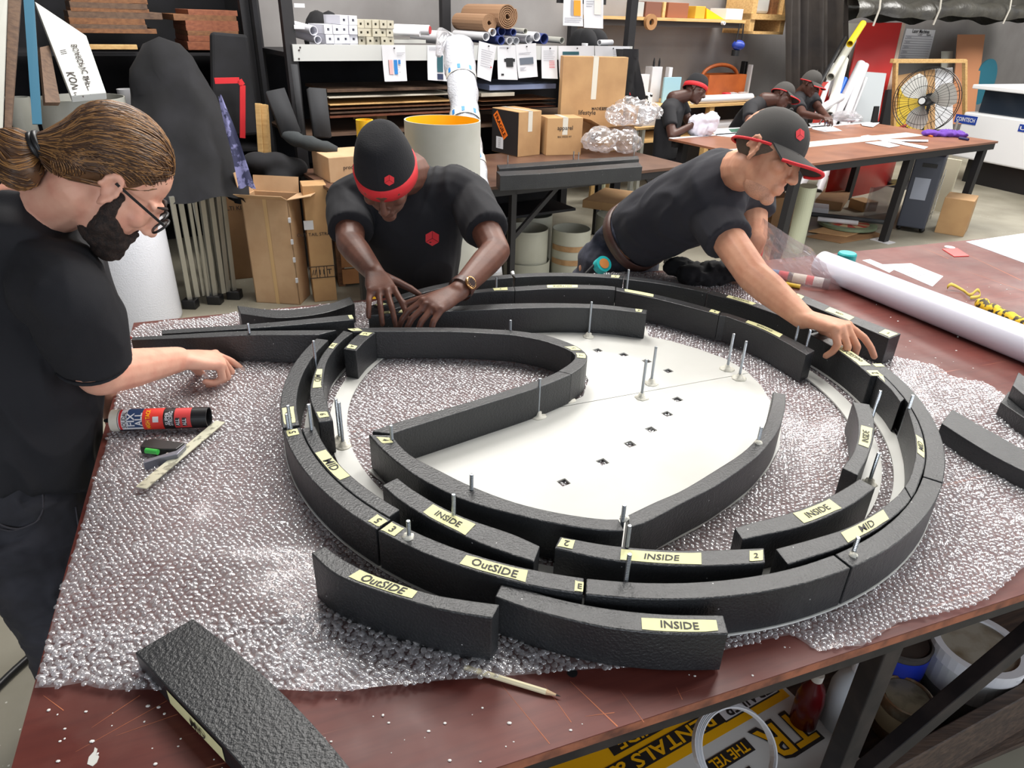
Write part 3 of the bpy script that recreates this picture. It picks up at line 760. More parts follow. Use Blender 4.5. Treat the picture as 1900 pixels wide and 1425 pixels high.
for i, p in enumerate(seg):
    tt = (seg[min(i + 1, len(seg) - 1)] - seg[max(i - 1, 0)]).normalized(); nn = Vector((-tt.y, tt.x, 0)); nn = nn if nn.x < 0 else -nn
    off.append(p + nn * .0012)
t_.sheet([[p + Vector((0, 0, -.006)) for p in off], [p + Vector((0, 0, -.034)) for p in off]])
to = t_.build('masking_tape', M_TAPE, fl)
c_m = (off[8] + off[9]) / 2 + Vector((0, 0, -.02)); tt = (off[10] - off[7]).normalized()
writing('MID', c_m + (off[8] - seg[8]).normalized() * .0012, -tt if tt.cross(Vector((0, 0, 1))).dot(off[8] - seg[8]) < 0 else tt, (0, 0, 1), .022, M_INK, to, bold=.015)
pblock('loose untaped black foam arc on the bubble wrap outside the ring', [(1747, 785), (1795, 816), (1847, 847), (1900, 874), (1960, 900)], [(1767, 759), (1815, 787), (1860, 812), (1900, 834), (1975, 868)], top=.93, bot=.884, n=12)
pblock('black foam offcut lying beneath another one on the table beside the loose arc', [(1857, 746), (1900, 775), (1960, 810)], [(1872, 725), (1910, 748), (1975, 790)], top=.93, bot=.883)
pblock('black foam offcut lying on top of another one beside the loose arc', [(1879, 715), (1910, 740), (1960, 770)], [(1890, 690), (1925, 715), (1975, 745)], top=.965, bot=.9305)
pblock('straight black foam block with three tape labels standing behind the reaching hand', [(1470, 553), (1560, 590), (1650, 628)], [(1481, 543), (1570, 580), (1672, 619)], top=.975, bot=.881,
       tapes=[(.04, .03, '7', .016), (.48, .09, 'MID', .015), (.94, .035, '2', .016)])
# the piece being lifted into place
hp = arc('black foam arc taped OUTSIDE and 2 gripped and lifted by the reaching man', .704, .742, 2.6, 25, top=1.012, bot=.922, tapes=[(.05, .034, '2', .024, (.12, .9)), (.42, .12, 'outSIDE', .022, (.12, .9))])
for ch in hp.children_recursive: pass
hp.location.z += 0

# ------------------------------------------------------------------ threaded rods glued to the panels
def vtop_old(b, ytop):
    lo, hi = 0, .5
    for _ in range(30):
        m_ = (lo + hi) / 2; d = b + Vector((0, 0, m_)) - CAM_P
        y = d.dot(CAM_D) / d.dot(CAM_F) * F_PX + 712.5
        if y > ytop: lo = m_
        else: hi = m_
    return lo
_rod = None
def rod(x, y, z, ytop, parent, glue=True):
    b = px(x, y, z); h = max(.012, vtop(b, ytop)); r = .0041
    m = MB(); zz = ZB - .001
    n = 30; prof = [(r * .9, zz)]
    k = int((b.z + h - zz) / .0035)
    for i in range(k):
        z0 = zz + .0035 * i; prof += [(r * .82, z0 + .0009), (r, z0 + .0026)]
    prof += [(r * .8, b.z + h), (0.0, b.z + h + .0005)]
    m.lathe(prof, (b.x, b.y, 0), 8)
    o = m.build('threaded_rod', M_ROD, parent, smooth=False)
    if glue:
        g_ = MB(); rr = rnd.uniform(.017, .023)
        g_.lathe([(rr, ZB - .0005), (rr * .9, ZB + .002), (rr * .5, ZB + .005), (r * 1.6, ZB + .013), (r * .9, ZB + .015)], (b.x, b.y, 0), 12)
        for i, v in enumerate(g_.v): v.x += rnd.uniform(-.0025, .0025); v.y += rnd.uniform(-.0025, .0025)
        g_.build('glue_blob', M_GLUE, o, smooth=True)
    return o
zp = ZB
for a in ((1208, 711, 643), (1190, 738, 667), (1092, 625, 560), (1349, 685, 619), (1371, 702, 633), (998, 772, 702), (1054, 742, 690)): rod(a[0], a[1], zp, a[2], panel)
for a in ((727, 815, 789), (875, 908, 880), (947, 612, 594), (1155, 965, 937), (1407, 818, 792)): rod(a[0], a[1], ZTOP, a[2], panel, False)
for a in ((637, 828, 746), (631, 818, 740), (1612, 795, 725), (1612, 897, 840)): rod(a[0], a[1], zp, a[2], ring_i)
for a in ((1499, 1, 1),): pass
for a in ((578, 797, 750), (842, 955, 917), (1163, 1014, 975), (1686, 757, 733), (1478, 622, 600), (1497, 640, 612), (921, 530, 515), (1162, 1074, 1028)): rod(a[0], a[1], ZTOP, a[2], ring_m, False)
for a in ((585, 664, 632), (540, 795, 752), (535, 793, 768), (759, 996, 966), (1583, 1026, 997), (1163, 533, 500), (463, 618, 600)): rod(a[0], a[1], ZTOP, a[2], ring_o, False)
def blob(c, r, parent, h=.006):
    g_ = MB(); g_.ell(c, (r, r, h), nu=12, nv=6)
    for v in g_.v: v += Vector((rnd.uniform(-.002, .002), rnd.uniform(-.002, .002), rnd.uniform(-.001, .001)))
    return g_.build('glue_blob', M_GLUE, parent, smooth=True)
blob(px(757, 996, ZTOP), .011, ring_o); blob(px(1583, 1030, ZTOP), .008, ring_o); blob(px(1158, 962, ZTOP), .009, panel); blob(px(1407, 822, ZTOP), .008, panel)
M_WG = mat('white_sealant', (238, 238, 236), .35)
g_ = MB(); p0 = px(1057, 742, ZB)
g_.tube([p0 + Vector((0, 0, .002)), p0 + Vector((.001, 0, .03)), p0 + Vector((0, 0, .062))], [.006, .0052, .0045], 8); g_.build('sealant_bead', M_WG, panel, smooth=True)
g_ = MB(); p0 = px(951, 523, ZTOP - .03)
g_.tube([p0 + Vector((.004, 0, -.03)), p0 + Vector((0, -.003, 0)), p0 + Vector((.002, 0, .024)), p0 + Vector((-.002, .01, .034))], [.007, .0045, .006, .006], 8); g_.build('sealant_bead', M_WG, ring_o, smooth=True)
# ------------------------------------------------------------------ people
from mathutils.bvhtree import BVHTree
def cv(r, d, f): return CAM_R * r + CAM_D * d + CAM_F * f
class Fr:
    def __init__(s, o, f, u):
        s.o = Vector(o); s.f = Vector(f).normalized(); u = Vector(u); s.u = (u - s.f * u.dot(s.f)).normalized(); s.l = s.u.cross(s.f)
        s.R = Matrix((s.f, s.l, s.u)).transposed()
    def p(s, f, l, u): return s.o + s.f * f + s.l * l + s.u * u
def loft(mb, secs, n=22, e=2.3):
    """secs: (centre, ax, ay) half-axis vectors; a closed tube of rounded cross-sections"""
    vs = []; fs = []; m = len(secs)
    for c, ax, ay in secs:
        for k in range(n):
            a = 2 * math.pi * k / n; ca, sa = math.cos(a), math.sin(a)
            vs.append(Vector(c) + Vector(ax) * (math.copysign(abs(ca) ** (2 / e), ca)) + Vector(ay) * (math.copysign(abs(sa) ** (2 / e), sa)))
    for i in range(m - 1):
        for k in range(n): fs.append((i * n + k, i * n + (k + 1) % n, (i + 1) * n + (k + 1) % n, (i + 1) * n + k))
    fs += [tuple(range(n - 1, -1, -1)), tuple((m - 1) * n + k for k in range(n))]
    ax, ay = Vector(secs[0][1]), Vector(secs[0][2])
    if ax.cross(ay).dot(Vector(secs[-1][0]) - Vector(secs[0][0])) < 0: fs = [f[::-1] for f in fs]
    mb.add(vs, fs)
def limb(mb, pts, rs, n=14):
    for i in range(len(pts) - 1): mb.cap(pts[i], pts[i + 1], rs[i], rs[i + 1], n)
def head(mb, H, s=1.0, jaw=1.0):
    E = lambda c, r: mb.ell(H.p(*[q * s for q in c]), [q * s for q in r], H.R, 18, 12)
    C = lambda a, b, ra, rb: mb.cap(H.p(*[q * s for q in a]), H.p(*[q * s for q in b]), ra * s, rb * s, 10)
    E((-.014, 0, .042), (.098, .077, .084)); E((.028, 0, -.024), (.064, .063, .088)); E((.030, 0, -.078), (.046 * jaw, .048 * jaw, .036)); E((.069, 0, -.100), (.020, .023, .018))
    C((.088, 0, .014), (.112, 0, -.030), .0075, .0115)
    for l in (-1, 1):
        E((.102, .011 * l, -.035), (.010, .008, .008)); E((.064, .040 * l, -.018), (.024, .022, .022))
        C((.090, .006 * l, .020), (.074, .046 * l, .020), .0105, .009)
        E((.079, .031 * l, .003), (.011, .016, .010))
        # ear: rim and lobe
        for a in range(9):
            t = math.radians(-60 + a * 30); E((-.006 + .016 * math.cos(t) * 1.0, (.078 + .006 * math.sin(t) * 0 + .004) * l, -.002 + .029 * math.sin(t)), (.0065, .006, .0075))
        E((-.004, .075 * l, -.004), (.012, .006, .022))
        E((.000, .079 * l, -.030), (.008, .006, .009))
    C((.0865, -.016, -.062), (.0865, .016, -.062), .0075, .0075); C((.0855, -.013, -.073), (.0855, .013, -.073), .008, .008); E((.083, 0, -.066), (.010, .024, .018))
def hand(mb, W, fwd, back, side, curls, splay=(9, 2, -4, -11), thumb=(48, 25, 15), s=1.0, r0=.0086):
    fwd = Vector(fwd).normalized(); back = Vector(back); back = (back - fwd * back.dot(fwd)).normalized(); lat = back.cross(fwd) * side; W = Vector(W)
    secs = [(W - fwd * .012 * s, lat * .026 * s, back * .020 * s), (W + fwd * .02 * s, lat * .030 * s, back * .019 * s), (W + fwd * .05 * s, lat * .038 * s, back * .0165 * s), (W + fwd * .082 * s, lat * .040 * s, back * .0145 * s), (W + fwd * .097 * s, lat * .036 * s, back * .010 * s)]
    loft(mb, secs, 18, 2.6)
    K = ((.092, .0315), (.097, .0105), (.092, -.0110), (.081, -.0310)); Ls = ((.044, .027, .021), (.048, .030, .022), (.044, .028, .021), (.035, .021, .019))
    for i in range(4):
        p = W + fwd * K[i][0] * s + lat * K[i][1] * s; a = 0
        d0 = (Matrix.Rotation(math.radians(splay[i]) * -1 if False else 0, 3, back) @ fwd)
        sa = math.radians(splay[i]); d0 = fwd * math.cos(sa) + lat * math.sin(sa)
        prev = p - d0 * .02 * s
        mb.cap(prev, p, .010 * s, .0098 * s, 10)
        mb.ell(p + back * .003 * s, .0098 * s, None, 10, 7)
        for j in range(3):
            a += math.radians(curls[i][j]); d = d0 * math.cos(a) - back * math.sin(a); q = p + d * Ls[i][j] * s
            mb.cap(p, q, (r0 - .0006 * j) * s, (r0 - .0006 * (j + 1)) * s, 10); p = q
    b = W + fwd * .022 * s + lat * .024 * s - back * .006 * s
    ta, td, tb_ = [math.radians(q) for q in thumb]
    d = (fwd * math.cos(ta) + lat * math.sin(ta)) * math.cos(td) - back * math.sin(td); q = b + d * .044 * s
    mb.cap(b, q, .0155 * s, .0118 * s, 10)
    ta -= tb_; d = (fwd * math.cos(ta) + lat * math.sin(ta)) * math.cos(td) - back * math.sin(td); q2 = q + d * .033 * s; mb.cap(q, q2, .0112 * s, .0102 * s, 10)
    ta -= tb_; d = (fwd * math.cos(ta) + lat * math.sin(ta)) * math.cos(td) - back * math.sin(td); q3 = q2 + d * .026 * s; mb.cap(q2, q3, .0102 * s, .0085 * s, 10)
def wrinkle(me, co, amp, scale, seed=0, stretch=(1, 1, 1), ridge=True):
    n = len(co); nr = np.empty(n * 3); me.vertices.foreach_get('normal', nr) if hasattr(me.vertices[0], 'normal') else None
    nr = nr.reshape(-1, 3); d = np.empty(n)
    st = Vector(stretch)
    for i in range(n):
        p = Vector((co[i, 0] * st.x, co[i, 1] * st.y, co[i, 2] * st.z)) * scale + Vector((seed * 7.3, seed * 3.1, 0))
        q = noise.noise(p + Vector((noise.noise(p * .7), noise.noise(p * .7 + Vector((9, 0, 0))), 0)) * 1.2)
        d[i] = (1 - abs(q) * 2.6) if ridge else q
    d = np.clip(d, -1, 1)
    co2 = co + nr * (d * amp)[:, None]; me.vertices.foreach_set('co', co2.ravel()); me.update()
def surf(mb, name, voxel, m, parent, smooth=3, fac=.5, wr=None):
    me, co = remesh(mb, voxel, smooth, fac)
    if wr: wrinkle(me, co, *wr)
    return mesh_obj(name, me, m, parent)
def bvh(o):
    M_ = Matrix.Identity(4); q = o
    while q is not None: M_ = q.matrix_basis @ M_; q = q.parent
    return BVHTree.FromPolygons([M_ @ v.co for v in o.data.vertices], [tuple(p.vertices) for p in o.data.polygons])
def decal(o, polys, name, m, parent, lift=.0016):
    """flat print: pixel polygons laid onto the surface of o"""
    t = bvh(o); b = MB()
    for poly in polys:
        pts = []
        for x, y in poly:
            d = ray(x, y).normalized(); h = t.ray_cast(CAM_P, d)
            if h[0] is None: return None
            pts.append(h[0] + (h[1] if h[1].dot(d) < 0 else -h[1]) * lift)
        c = sum(pts, Vector()) / len(pts)
        b.add([c] + pts, [(0, i + 1, (i + 1) % len(pts) + 1) for i in range(len(pts))])
    # face the camera
    for i, f in enumerate(b.f):
        a, bb, cc = (b.v[k] for k in f)
        if (bb - a).cross(cc - a).dot(CAM_P - a) < 0: b.f[i] = f[::-1]
    return b.build(name, m, parent)
def hexcube(cx, cy, r, sq=1.0, rot=0):
    P6 = [(cx + r * math.cos(math.radians(60 * k + 30 + rot)) * sq, cy + r * math.sin(math.radians(60 * k + 30 + rot))) for k in range(6)]
    out = []
    g_ = .94
    for k in (0, 2, 4):
        q = [(cx, cy), P6[k], P6[(k + 1) % 6], P6[(k + 2) % 6]]; mx = sum(p[0] for p in q) / 4; my = sum(p[1] for p in q) / 4
        out.append([((p[0] - mx) * g_ + mx, (p[1] - my) * g_ + my) for p in q])
    return out
M_RED = mat('bright_red_fabric', (214, 40, 48), .7, bump=(300, .2)); M_PRINT = mat('red_shirt_print', (222, 48, 56), .55)
M_BLK = mat('black_cotton', (25, 25, 30), .88, bump=(420, .25, 2, .001))
M_CHAR = mat('charcoal_cotton', (37, 37, 44), .9, bump=(420, .25, 2, .001))
M_JEAN = mat('black_denim', (38, 38, 44), .85, bump=(500, .3, 2, .001), var=(16, (54, 54, 62), .35, .75))
M_NAVYJ = mat('dark_blue_denim', (48, 50, 62), .85, bump=(500, .3, 2, .001), var=(22, (76, 78, 92), .4, .75))
M_BEAN = mat('black_knit', (26, 26, 30), .95, bump=(260, .5, 2, .002))
M_CAP = mat('dark_grey_cap_cloth', (62, 60, 58), .9, bump=(380, .3, 2, .001))
M_SK1 = mat('fair_skin', (226, 172, 148), .5, bump=(160, .06), var=(26, (214, 148, 126), .4, .8), spec=.35)
M_SK2 = mat('dark_brown_skin', (104, 66, 52), .5, bump=(160, .08), var=(22, (82, 50, 40), .4, .75), spec=.45)
M_SK3 = mat('tanned_skin', (212, 156, 126), .48, bump=(160, .08), var=(24, (196, 132, 104), .4, .8), spec=.35)
M_SKB = mat('deep_brown_skin', (76, 48, 40), .45, spec=.4)
M_HAIR = mat('brown_hair', (104, 72, 46), .45, bump=(30, .6, 4, .004), var=(20, (64, 44, 30), .35, .7), stretch=(1, 1, 1))
M_STR = mat('golden_brown_strands', (150, 108, 64), .38); M_STR2 = mat('dark_brown_strands', (74, 50, 34), .42)
M_BEARD = mat('dark_beard', (50, 36, 30), .8, bump=(300, 1.0, 3, .004), var=(120, (30, 22, 20), .4, .6))
M_STUB = mat('greying_stubble', (208, 153, 124), .5, bump=(500, .3), var=(400, (190, 138, 113), .4, .6))
M_LEATHER = mat('brown_leather', (74, 46, 38), .45, bump=(120, .2))
M_GOLD = mat('rose_gold', (206, 160, 110), .25, 1.0); M_DIAL = mat('dark_watch_dial', (48, 36, 34), .25); M_DARK = mat('matt_black_plastic', (24, 24, 26), .4); M_GLASS = mat('spectacle_lens', (225, 230, 235), .05, alpha=.22)
M_EYE = mat('dark_brows_and_lashes', (44, 32, 28), .8)

def cap_brim(H, s, parent, m_cap, m_edge, drop=0.0):
    """cap: dome with panels, button, curved peak with coloured edge"""
    N = 36
    def rim(a): return (.104 * math.cos(a) - .012, .086 * math.sin(a), .028 + .016 * math.cos(a) - .012)
    rows = []
    for j in range(9):
        t = j / 8 * math.pi / 2
        rows.append([H.p(*[q * s for q in ((.104 * math.cos(a)) * math.cos(t) ** .8 - .012, .086 * math.sin(a) * math.cos(t) ** .8, (.016 + .016 * math.cos(a)) * (1 - math.sin(t)) + .128 * math.sin(t) + .0)]) for a in [2 * math.pi * k / N for k in range(N + 1)]])
    b = MB(); b.sheet(rows); dome = b.build('crown', m_cap, parent, smooth=True)
    b = MB(); b.ell(H.p(-.012 * s, 0, .130 * s), .006 * s); b.build('button', m_cap, parent, smooth=True)
    # peak
    top = []; bot = []
    for j in range(7):
        q = j / 6; r1 = []; r2 = []
        for k in range(17):
            a = math.radians(-62 + 124 * k / 16)
            base = (.104 * math.cos(a) - .012, .086 * math.sin(a), .030 + .006)
            ext = q * .078 * math.cos(a * .82) ** .8
            p = (base[0] + ext, base[1] * (1 + .05 * q), base[2] - ext * .22 - (base[1] / .086) ** 2 * .022 * (q + .4))
            r1.append(H.p(*[x * s for x in p])); r2.append(H.p(p[0] * s, p[1] * s, (p[2] - .004) * s))
        top.append(r1); bot.append(r2)
    b = MB(); b.sheet(top); b.sheet([r[::-1] for r in bot]); pk = b.build('peak', m_cap, parent, smooth=True)
    b = MB(); path = [(top[-1][k] + bot[-1][k]) / 2 for k in range(17)]
    b.tube(path, .0048 * s, 6); b.build('piping', m_edge, pk, smooth=True)
    b = MB(); b.tube([H.p(*[q * s for q in ((.105 * math.cos(a)) - .012, .087 * math.sin(a), (.014 + .016 * math.cos(a)))]) for a in [math.radians(62 + 236 * k / 24) for k in range(25)]], .004 * s, 6); b.build('piping', m_edge, pk, smooth=True)
    return dome
def beanie(H, s, parent, m_, m_band, slack=.035, band=(0, .026), low=0.0):
    N = 40
    def pt(a, t, grow=0):
        # t 0 at the rim, 1 at the crown
        ca, sa = math.cos(a), math.sin(a); k = max(0, math.cos(t * math.pi / 2)) ** .46
        z0 = .012 + .020 * ca + low
        r = 1 + .02 * math.sin(t * 9) * (t > .1)
        return H.p(*[q * s for q in ((.110 + grow) * ca * k * r - .014 - slack * t * .9, (.090 + grow) * sa * k * r, z0 * (1 - t) + (.135 + slack) * math.sin(t * math.pi / 2))])
    A = [2 * math.pi * k / N for k in range(N + 1)]
    b = MB(); b.sheet([[pt(a, j / 14) for a in A] for j in range(15)]); o = b.build('knit_crown', m_, parent, smooth=True)
    b = MB(); b.sheet([[pt(a, -.02, -.002) for a in A], [pt(a, -.02, .004) for a in A], [pt(a, .08, .005) for a in A], [pt(a, .155, .0045) for a in A], [pt(a, .17, -.001) for a in A]]); b.build('red_band', m_band, parent, smooth=True)
    return o

# ---------------------------------------------------------------- the bearded man at the left
def man_left():
    root = thing('person', 'person with ponytail, beard and glasses bending over the table in black clothes', 'person', (-1.12, 1.25, 0))
    hd = Fr(pz(210, 338, 1.38), cv(.56, .57, .60), cv(.70, -.70, .0))
    sh = pz(128, 545, 1.36); el = pz(186, 694, 1.54); wr = pz(330, 667, 1.765)
    nb = pz(62, 398, 1.44); pel = pz(40, 905, 1.62); chest = pz(50, 570, 1.50); waist = pz(55, 770, 1.57)
    lsh = pz(118, 470, 1.68)
    ff = cv(.93, .0, .22).normalized(); lat = cv(-.15, .12, .98).normalized()
    body = MB(); head(body, hd, 1.0)
    limb(body, [hd.p(-.03, 0, -.05), nb.lerp(hd.p(-.03, 0, -.05), .3), nb], [.060, .062, .078])
    loft(body, [(pel, ff * .08, lat * .12), (waist, ff * .09, lat * .13), (chest, ff * .115, lat * .17), (chest.lerp(nb, .7), ff * .09, lat * .15), (nb, ff * .06, lat * .08)])
    limb(body, [chest.lerp(sh, .75), sh], [.07, .062]); limb(body, [sh, el, el.lerp(wr, .35), wr], [.060, .049, .047, .033])
    limb(body, [lsh, lsh + cv(.02, .24, .12), lsh + cv(.05, .44, .16)], [.058, .046, .03])
    fwd = (pz(416, 668, 1.845) - wr).normalized()
    hand(body, wr, fwd, cv(-.05, -.80, -.60), 1, ((24, 10, 6), (48, 62, 30), (62, 74, 40), (70, 78, 40)), splay=(4, 1, -2, -6), thumb=(30, 42, 5), s=1.14, r0=.0094)
    Pb = pel - Vector((0, 0, .06))
    for sd in (-1, 1):
        hip = Pb + lat * (.088 * sd); foot = Vector((hip.x - .02, hip.y + (.02 if sd > 0 else 0), .09))
        kn = hip.lerp(foot, .5) + ff * .02
        limb(body, [hip, kn, foot], [.06, .05, .04])
    o = surf(body, 'body', .0042, M_SK1, root, 4)
    # clothes
    ts = MB()
    loft(ts, [(pel + Vector((0, 0, -.015)), ff * .142, lat * .185), (pel.lerp(waist, .5), ff * .135, lat * .180), (waist, ff * .128, lat * .172), (chest, ff * .136, lat * .188), (chest.lerp(nb, .6), ff * .112, lat * .172), (nb.lerp(chest, .12), ff * .086, lat * .108), (nb + (nb - chest).normalized() * .012, ff * .074, lat * .084)], 26)
    limb(ts, [chest.lerp(nb, .55), chest.lerp(sh, .8) + Vector((0, 0, .02)), sh], [.10, .088, .082]); limb(ts, [chest.lerp(nb, .55), lsh], [.10, .08])
    hem = sh.lerp(el, .74); t_ = (el - sh).normalized()
    ts.tube([sh - t_ * .02, sh.lerp(el, .3), sh.lerp(el, .55), hem + cv(0, .01, 0)], [.080, .080, .077, .074], 18)
    ts.tube([lsh, lsh + cv(.015, .17, .085)], [.078, .078], 16)
    surf(ts, 'tshirt', .0065, M_BLK, root, 5, .5, (.0085, 9, 1, (1, 1, .55)))
    b = MB(); rr = .0715; u_ = t_.orthogonal().normalized(); w2 = t_.cross(u_)
    b.tube([hem + cv(0, .008, 0) + (u_ * math.cos(a) + w2 * math.sin(a)) * rr for a in [2 * math.pi * k / 28 for k in range(29)]], .0045, 6); b.build('sleeve_hem', M_BLK, root, smooth=True)
    jn = MB()
    loft(jn, [(pel + Vector((0, 0, -.16)), ff * .135, lat * .19), (pel + Vector((0, 0, -.07)), ff * .137, lat * .19), (pel + Vector((0, 0, .03)), ff * .122, lat * .172)], 26)
    for sd in (-1, 1):
        hip = Pb + lat * (.09 * sd) - Vector((0, 0, .03)); foot = Vector((hip.x - .02, hip.y + (.02 if sd > 0 else 0), .07)); kn = hip.lerp(foot, .5) + ff * .02
        jn.tube([hip, hip.lerp(kn, .5), kn, kn.lerp(foot, .5), foot], [.108, .094, .080, .070, .066], 18)
    je = surf(jn, 'jeans', .0075, M_JEAN, root, 4, .5, (.0045, 13, 3, (1, 1, 1.6)))
    bt = bvh(je)
    M_ST = mat('dark_jeans_stitching', (62, 60, 66), .8); M_RIV = mat('jeans_rivet', (170, 165, 160), .3, 1.0)
    for path in ([(-30, 880), (30, 869), (77, 861), (79, 900), (76, 955), (40, 980), (5, 975), (-30, 950)], [(-20, 972), (20, 985), (60, 972), (74, 962)], [(114, 820), (122, 870), (140, 940), (148, 1000), (150, 1060)], [(118, 830), (128, 848), (160, 828)]):
        pts = []
        for x, y in path:
            d = ray(x, y).normalized(); h = bt.ray_cast(CAM_P, d)
            if h[0] is not None: pts.append(h[0] - d * .0025)
        if len(pts) > 2:
            b = MB(); b.tube(catmull(pts, len(pts) * 6), .0022, 5); b.build('pocket_seam', M_ST, je, smooth=True)
    for x, y in ((69, 867), (131, 850)):
        d = ray(x, y).normalized(); h = bt.ray_cast(CAM_P, d)
        if h[0] is not None: b = MB(); b.ell(h[0], .0045, None, 8, 6); b.build('rivet', M_RIV, je, smooth=True)
    for sd in (-1, 1):
        hip = Pb + lat * (.09 * sd); b = MB(); c = Vector((hip.x, hip.y + (.02 if sd > 0 else 0), .045))
        b.cap(c - ff * .06, c + ff * .13, .048, .04, 12)
        for v in b.v: v.z = max(v.z, .002)
        b.build('shoe', M_DARK, root, smooth=True)
    # hair: cap, strands swept to the tie, bun
    hr = MB()
    hr.ell(hd.p(-.026, 0, .054), (.099, .085, .088), hd.R, 24, 16); hr.ell(hd.p(-.062, 0, .012), (.062, .074, .076), hd.R, 18, 12)
    tie = hd.p(-.124, -.004, -.036)
    hr.cap(hd.p(-.06, 0, .0), tie, .060, .024)
    hair = surf(hr, 'hair', .005, M_HAIR, root, 3)
    bun = MB(); bd = (cv(-.80, .30, -.1)).normalized(); bc = tie + bd * .046
    bun.ell(bc + cv(0, -.004, 0), (.046, .042, .042), None, 16, 12); bun.ell(bc + cv(.012, .030, -.005), (.038, .036, .036), None, 14, 10); bun.cap(tie, bc, .022, .036)
    bo = surf(bun, 'ponytail', .005, M_HAIR, root, 3)
    b = MB(); ax = bd; u_ = ax.orthogonal().normalized(); w2 = ax.cross(u_)
    for dz in (-.005, .004): b.tube([tie + ax * dz + (u_ * math.cos(a) + w2 * math.sin(a)) * .024 for a in [2 * math.pi * k / 20 for k in range(21)]], .006, 8)
    b.build('hair_tie', M_DARK, root, smooth=True)
    r = random.Random(3); ht = bvh(hair); bt2 = bvh(bo); hc = hd.p(-.03, 0, .03)
    line = [(.078, 0, .080), (.074, .030, .074), (.046, .070, .046), (.022, .082, .022), (-.020, .084, .000), (-.052, .070, -.036), (-.070, .030, -.058)]
    line = catmull([Vector(q) for q in line], 40)
    for mm, cnt in ((M_STR, 330), (M_STR2, 330), (M_HAIR, 200)):
        b = MB()
        for _ in range(cnt):
            q0 = line[min(39, int(r.random() ** .8 * 40))]; sd = r.choice((-1, 1)); st = r.uniform(0, .3)
            p0 = hd.p(q0.x, q0.y * sd, q0.z); mid = hd.p(-.05 + q0.x * .4, q0.y * sd * 1.1, max(q0.z, 0) * 1.35 + .02)
            pts = []
            for k in range(17):
                q = st + (1 - st) * k / 16
                p = p0.lerp(mid, q).lerp(mid.lerp(tie, q), q); p = hc + (p - hc) * 1.25
                h = ht.find_nearest(p)
                pts.append(h[0] + h[1] * (.0013 + r.uniform(-.0004, .0010)))
            b.tube(pts, [.0005] + [.0011] * 15 + [.0006], 4)
        for _ in range(cnt // 2):
            th = r.uniform(.1, 1.5); ph = r.uniform(-2.2, 2.2); p0 = hd.p(-.026 + .12 * math.cos(th) * math.cos(ph), .11 * math.cos(th) * math.sin(ph), .054 + .11 * math.sin(th)); pts = []
            for k in range(15):
                q = k / 14 * .9; p = p0.lerp(tie, q); p = hc + (p - hc).normalized() * max(.13, (p - hc).length * 1.2); h = ht.find_nearest(p); pts.append(h[0] + h[1] * (.0013 + r.uniform(-.0004, .0010)))
            b.tube(pts, [.0005] + [.0011] * 13 + [.0006], 4)
        for _ in range(cnt // 3):
            a0 = r.uniform(0, 6.28); pts = []
            for k in range(8):
                q = k / 7; a = a0 + q * 1.8; rr = .02 + .06 * math.sin(math.pi * q)
                p = tie + ax * (.005 + .09 * q) + cv(0, .03 * q * q, 0) + (u_ * math.cos(a) + w2 * math.sin(a)) * rr
                h = bt2.find_nearest(p); pts.append(h[0] + h[1] * r.uniform(.0002, .0025))
            b.tube(pts, .0010, 4)
        b.build('hair_strands', mm, hair, smooth=True)
    be = MB()
    be.ell(hd.p(.044, 0, -.084), (.045, .055, .042), hd.R, 18, 12); be.ell(hd.p(.072, 0, -.104), (.034, .036, .034), hd.R, 16, 10)
    for l in (-1, 1):
        be.cap(hd.p(.018, .062 * l, -.005), hd.p(.030, .052 * l, -.075), .010, .018); be.cap(hd.p(.092, .018 * l, -.050), hd.p(.078, .034 * l, -.090), .008, .014); be.cap(hd.p(.040, .050 * l, -.060), hd.p(.085, .024 * l, -.084), .020, .016)
    surf(be, 'beard', .004, M_BEARD, root, 2, .4, (.004, 60, 2, (1, 1, 1), False))
    # glasses
    gl = empty('glasses'); gl.parent = root; gl.matrix_basis = children_inv(root)
    for l in (-1, 1):
        c = hd.p(.110, .034 * l, -.002); u1 = hd.l; u2 = (hd.u * .96 + hd.f * .2).normalized()
        ring = [c + u1 * (.026 * math.copysign(abs(math.cos(a)) ** .8, math.cos(a))) + u2 * (.019 * math.copysign(abs(math.sin(a)) ** .8, math.sin(a))) for a in [2 * math.pi * k / 24 for k in range(25)]]
        b = MB(); b.tube(ring, .0026, 6); b.build('rim', M_DARK, gl, smooth=True)
        b = MB(); b.add([c] + ring[:-1], [(0, i + 1, (i + 1) % 24 + 1) for i in range(24)]); b.build('lens', M_GLASS, gl)
        b = MB(); b.bar(hd.p(.108, .062 * l, .008), hd.p(-.004, .086 * l, .016), .003, .005, hd.u); b.build('temple_arm', M_DARK, gl)
    b = MB(); b.tube([hd.p(.112, -.009, .002), hd.p(.114, 0, .005), hd.p(.112, .009, .002)], .0026, 6); b.build('bridge', M_DARK, gl, smooth=True)
    for l in (-1, 1):
        b = MB(); b.tube([hd.p(.098, .012 * l, .027), hd.p(.095, .034 * l, .032), hd.p(.080, .050 * l, .026)], [.003, .0042, .002], 6); b.build('eyebrow', M_EYE, root, smooth=True)
man_left()

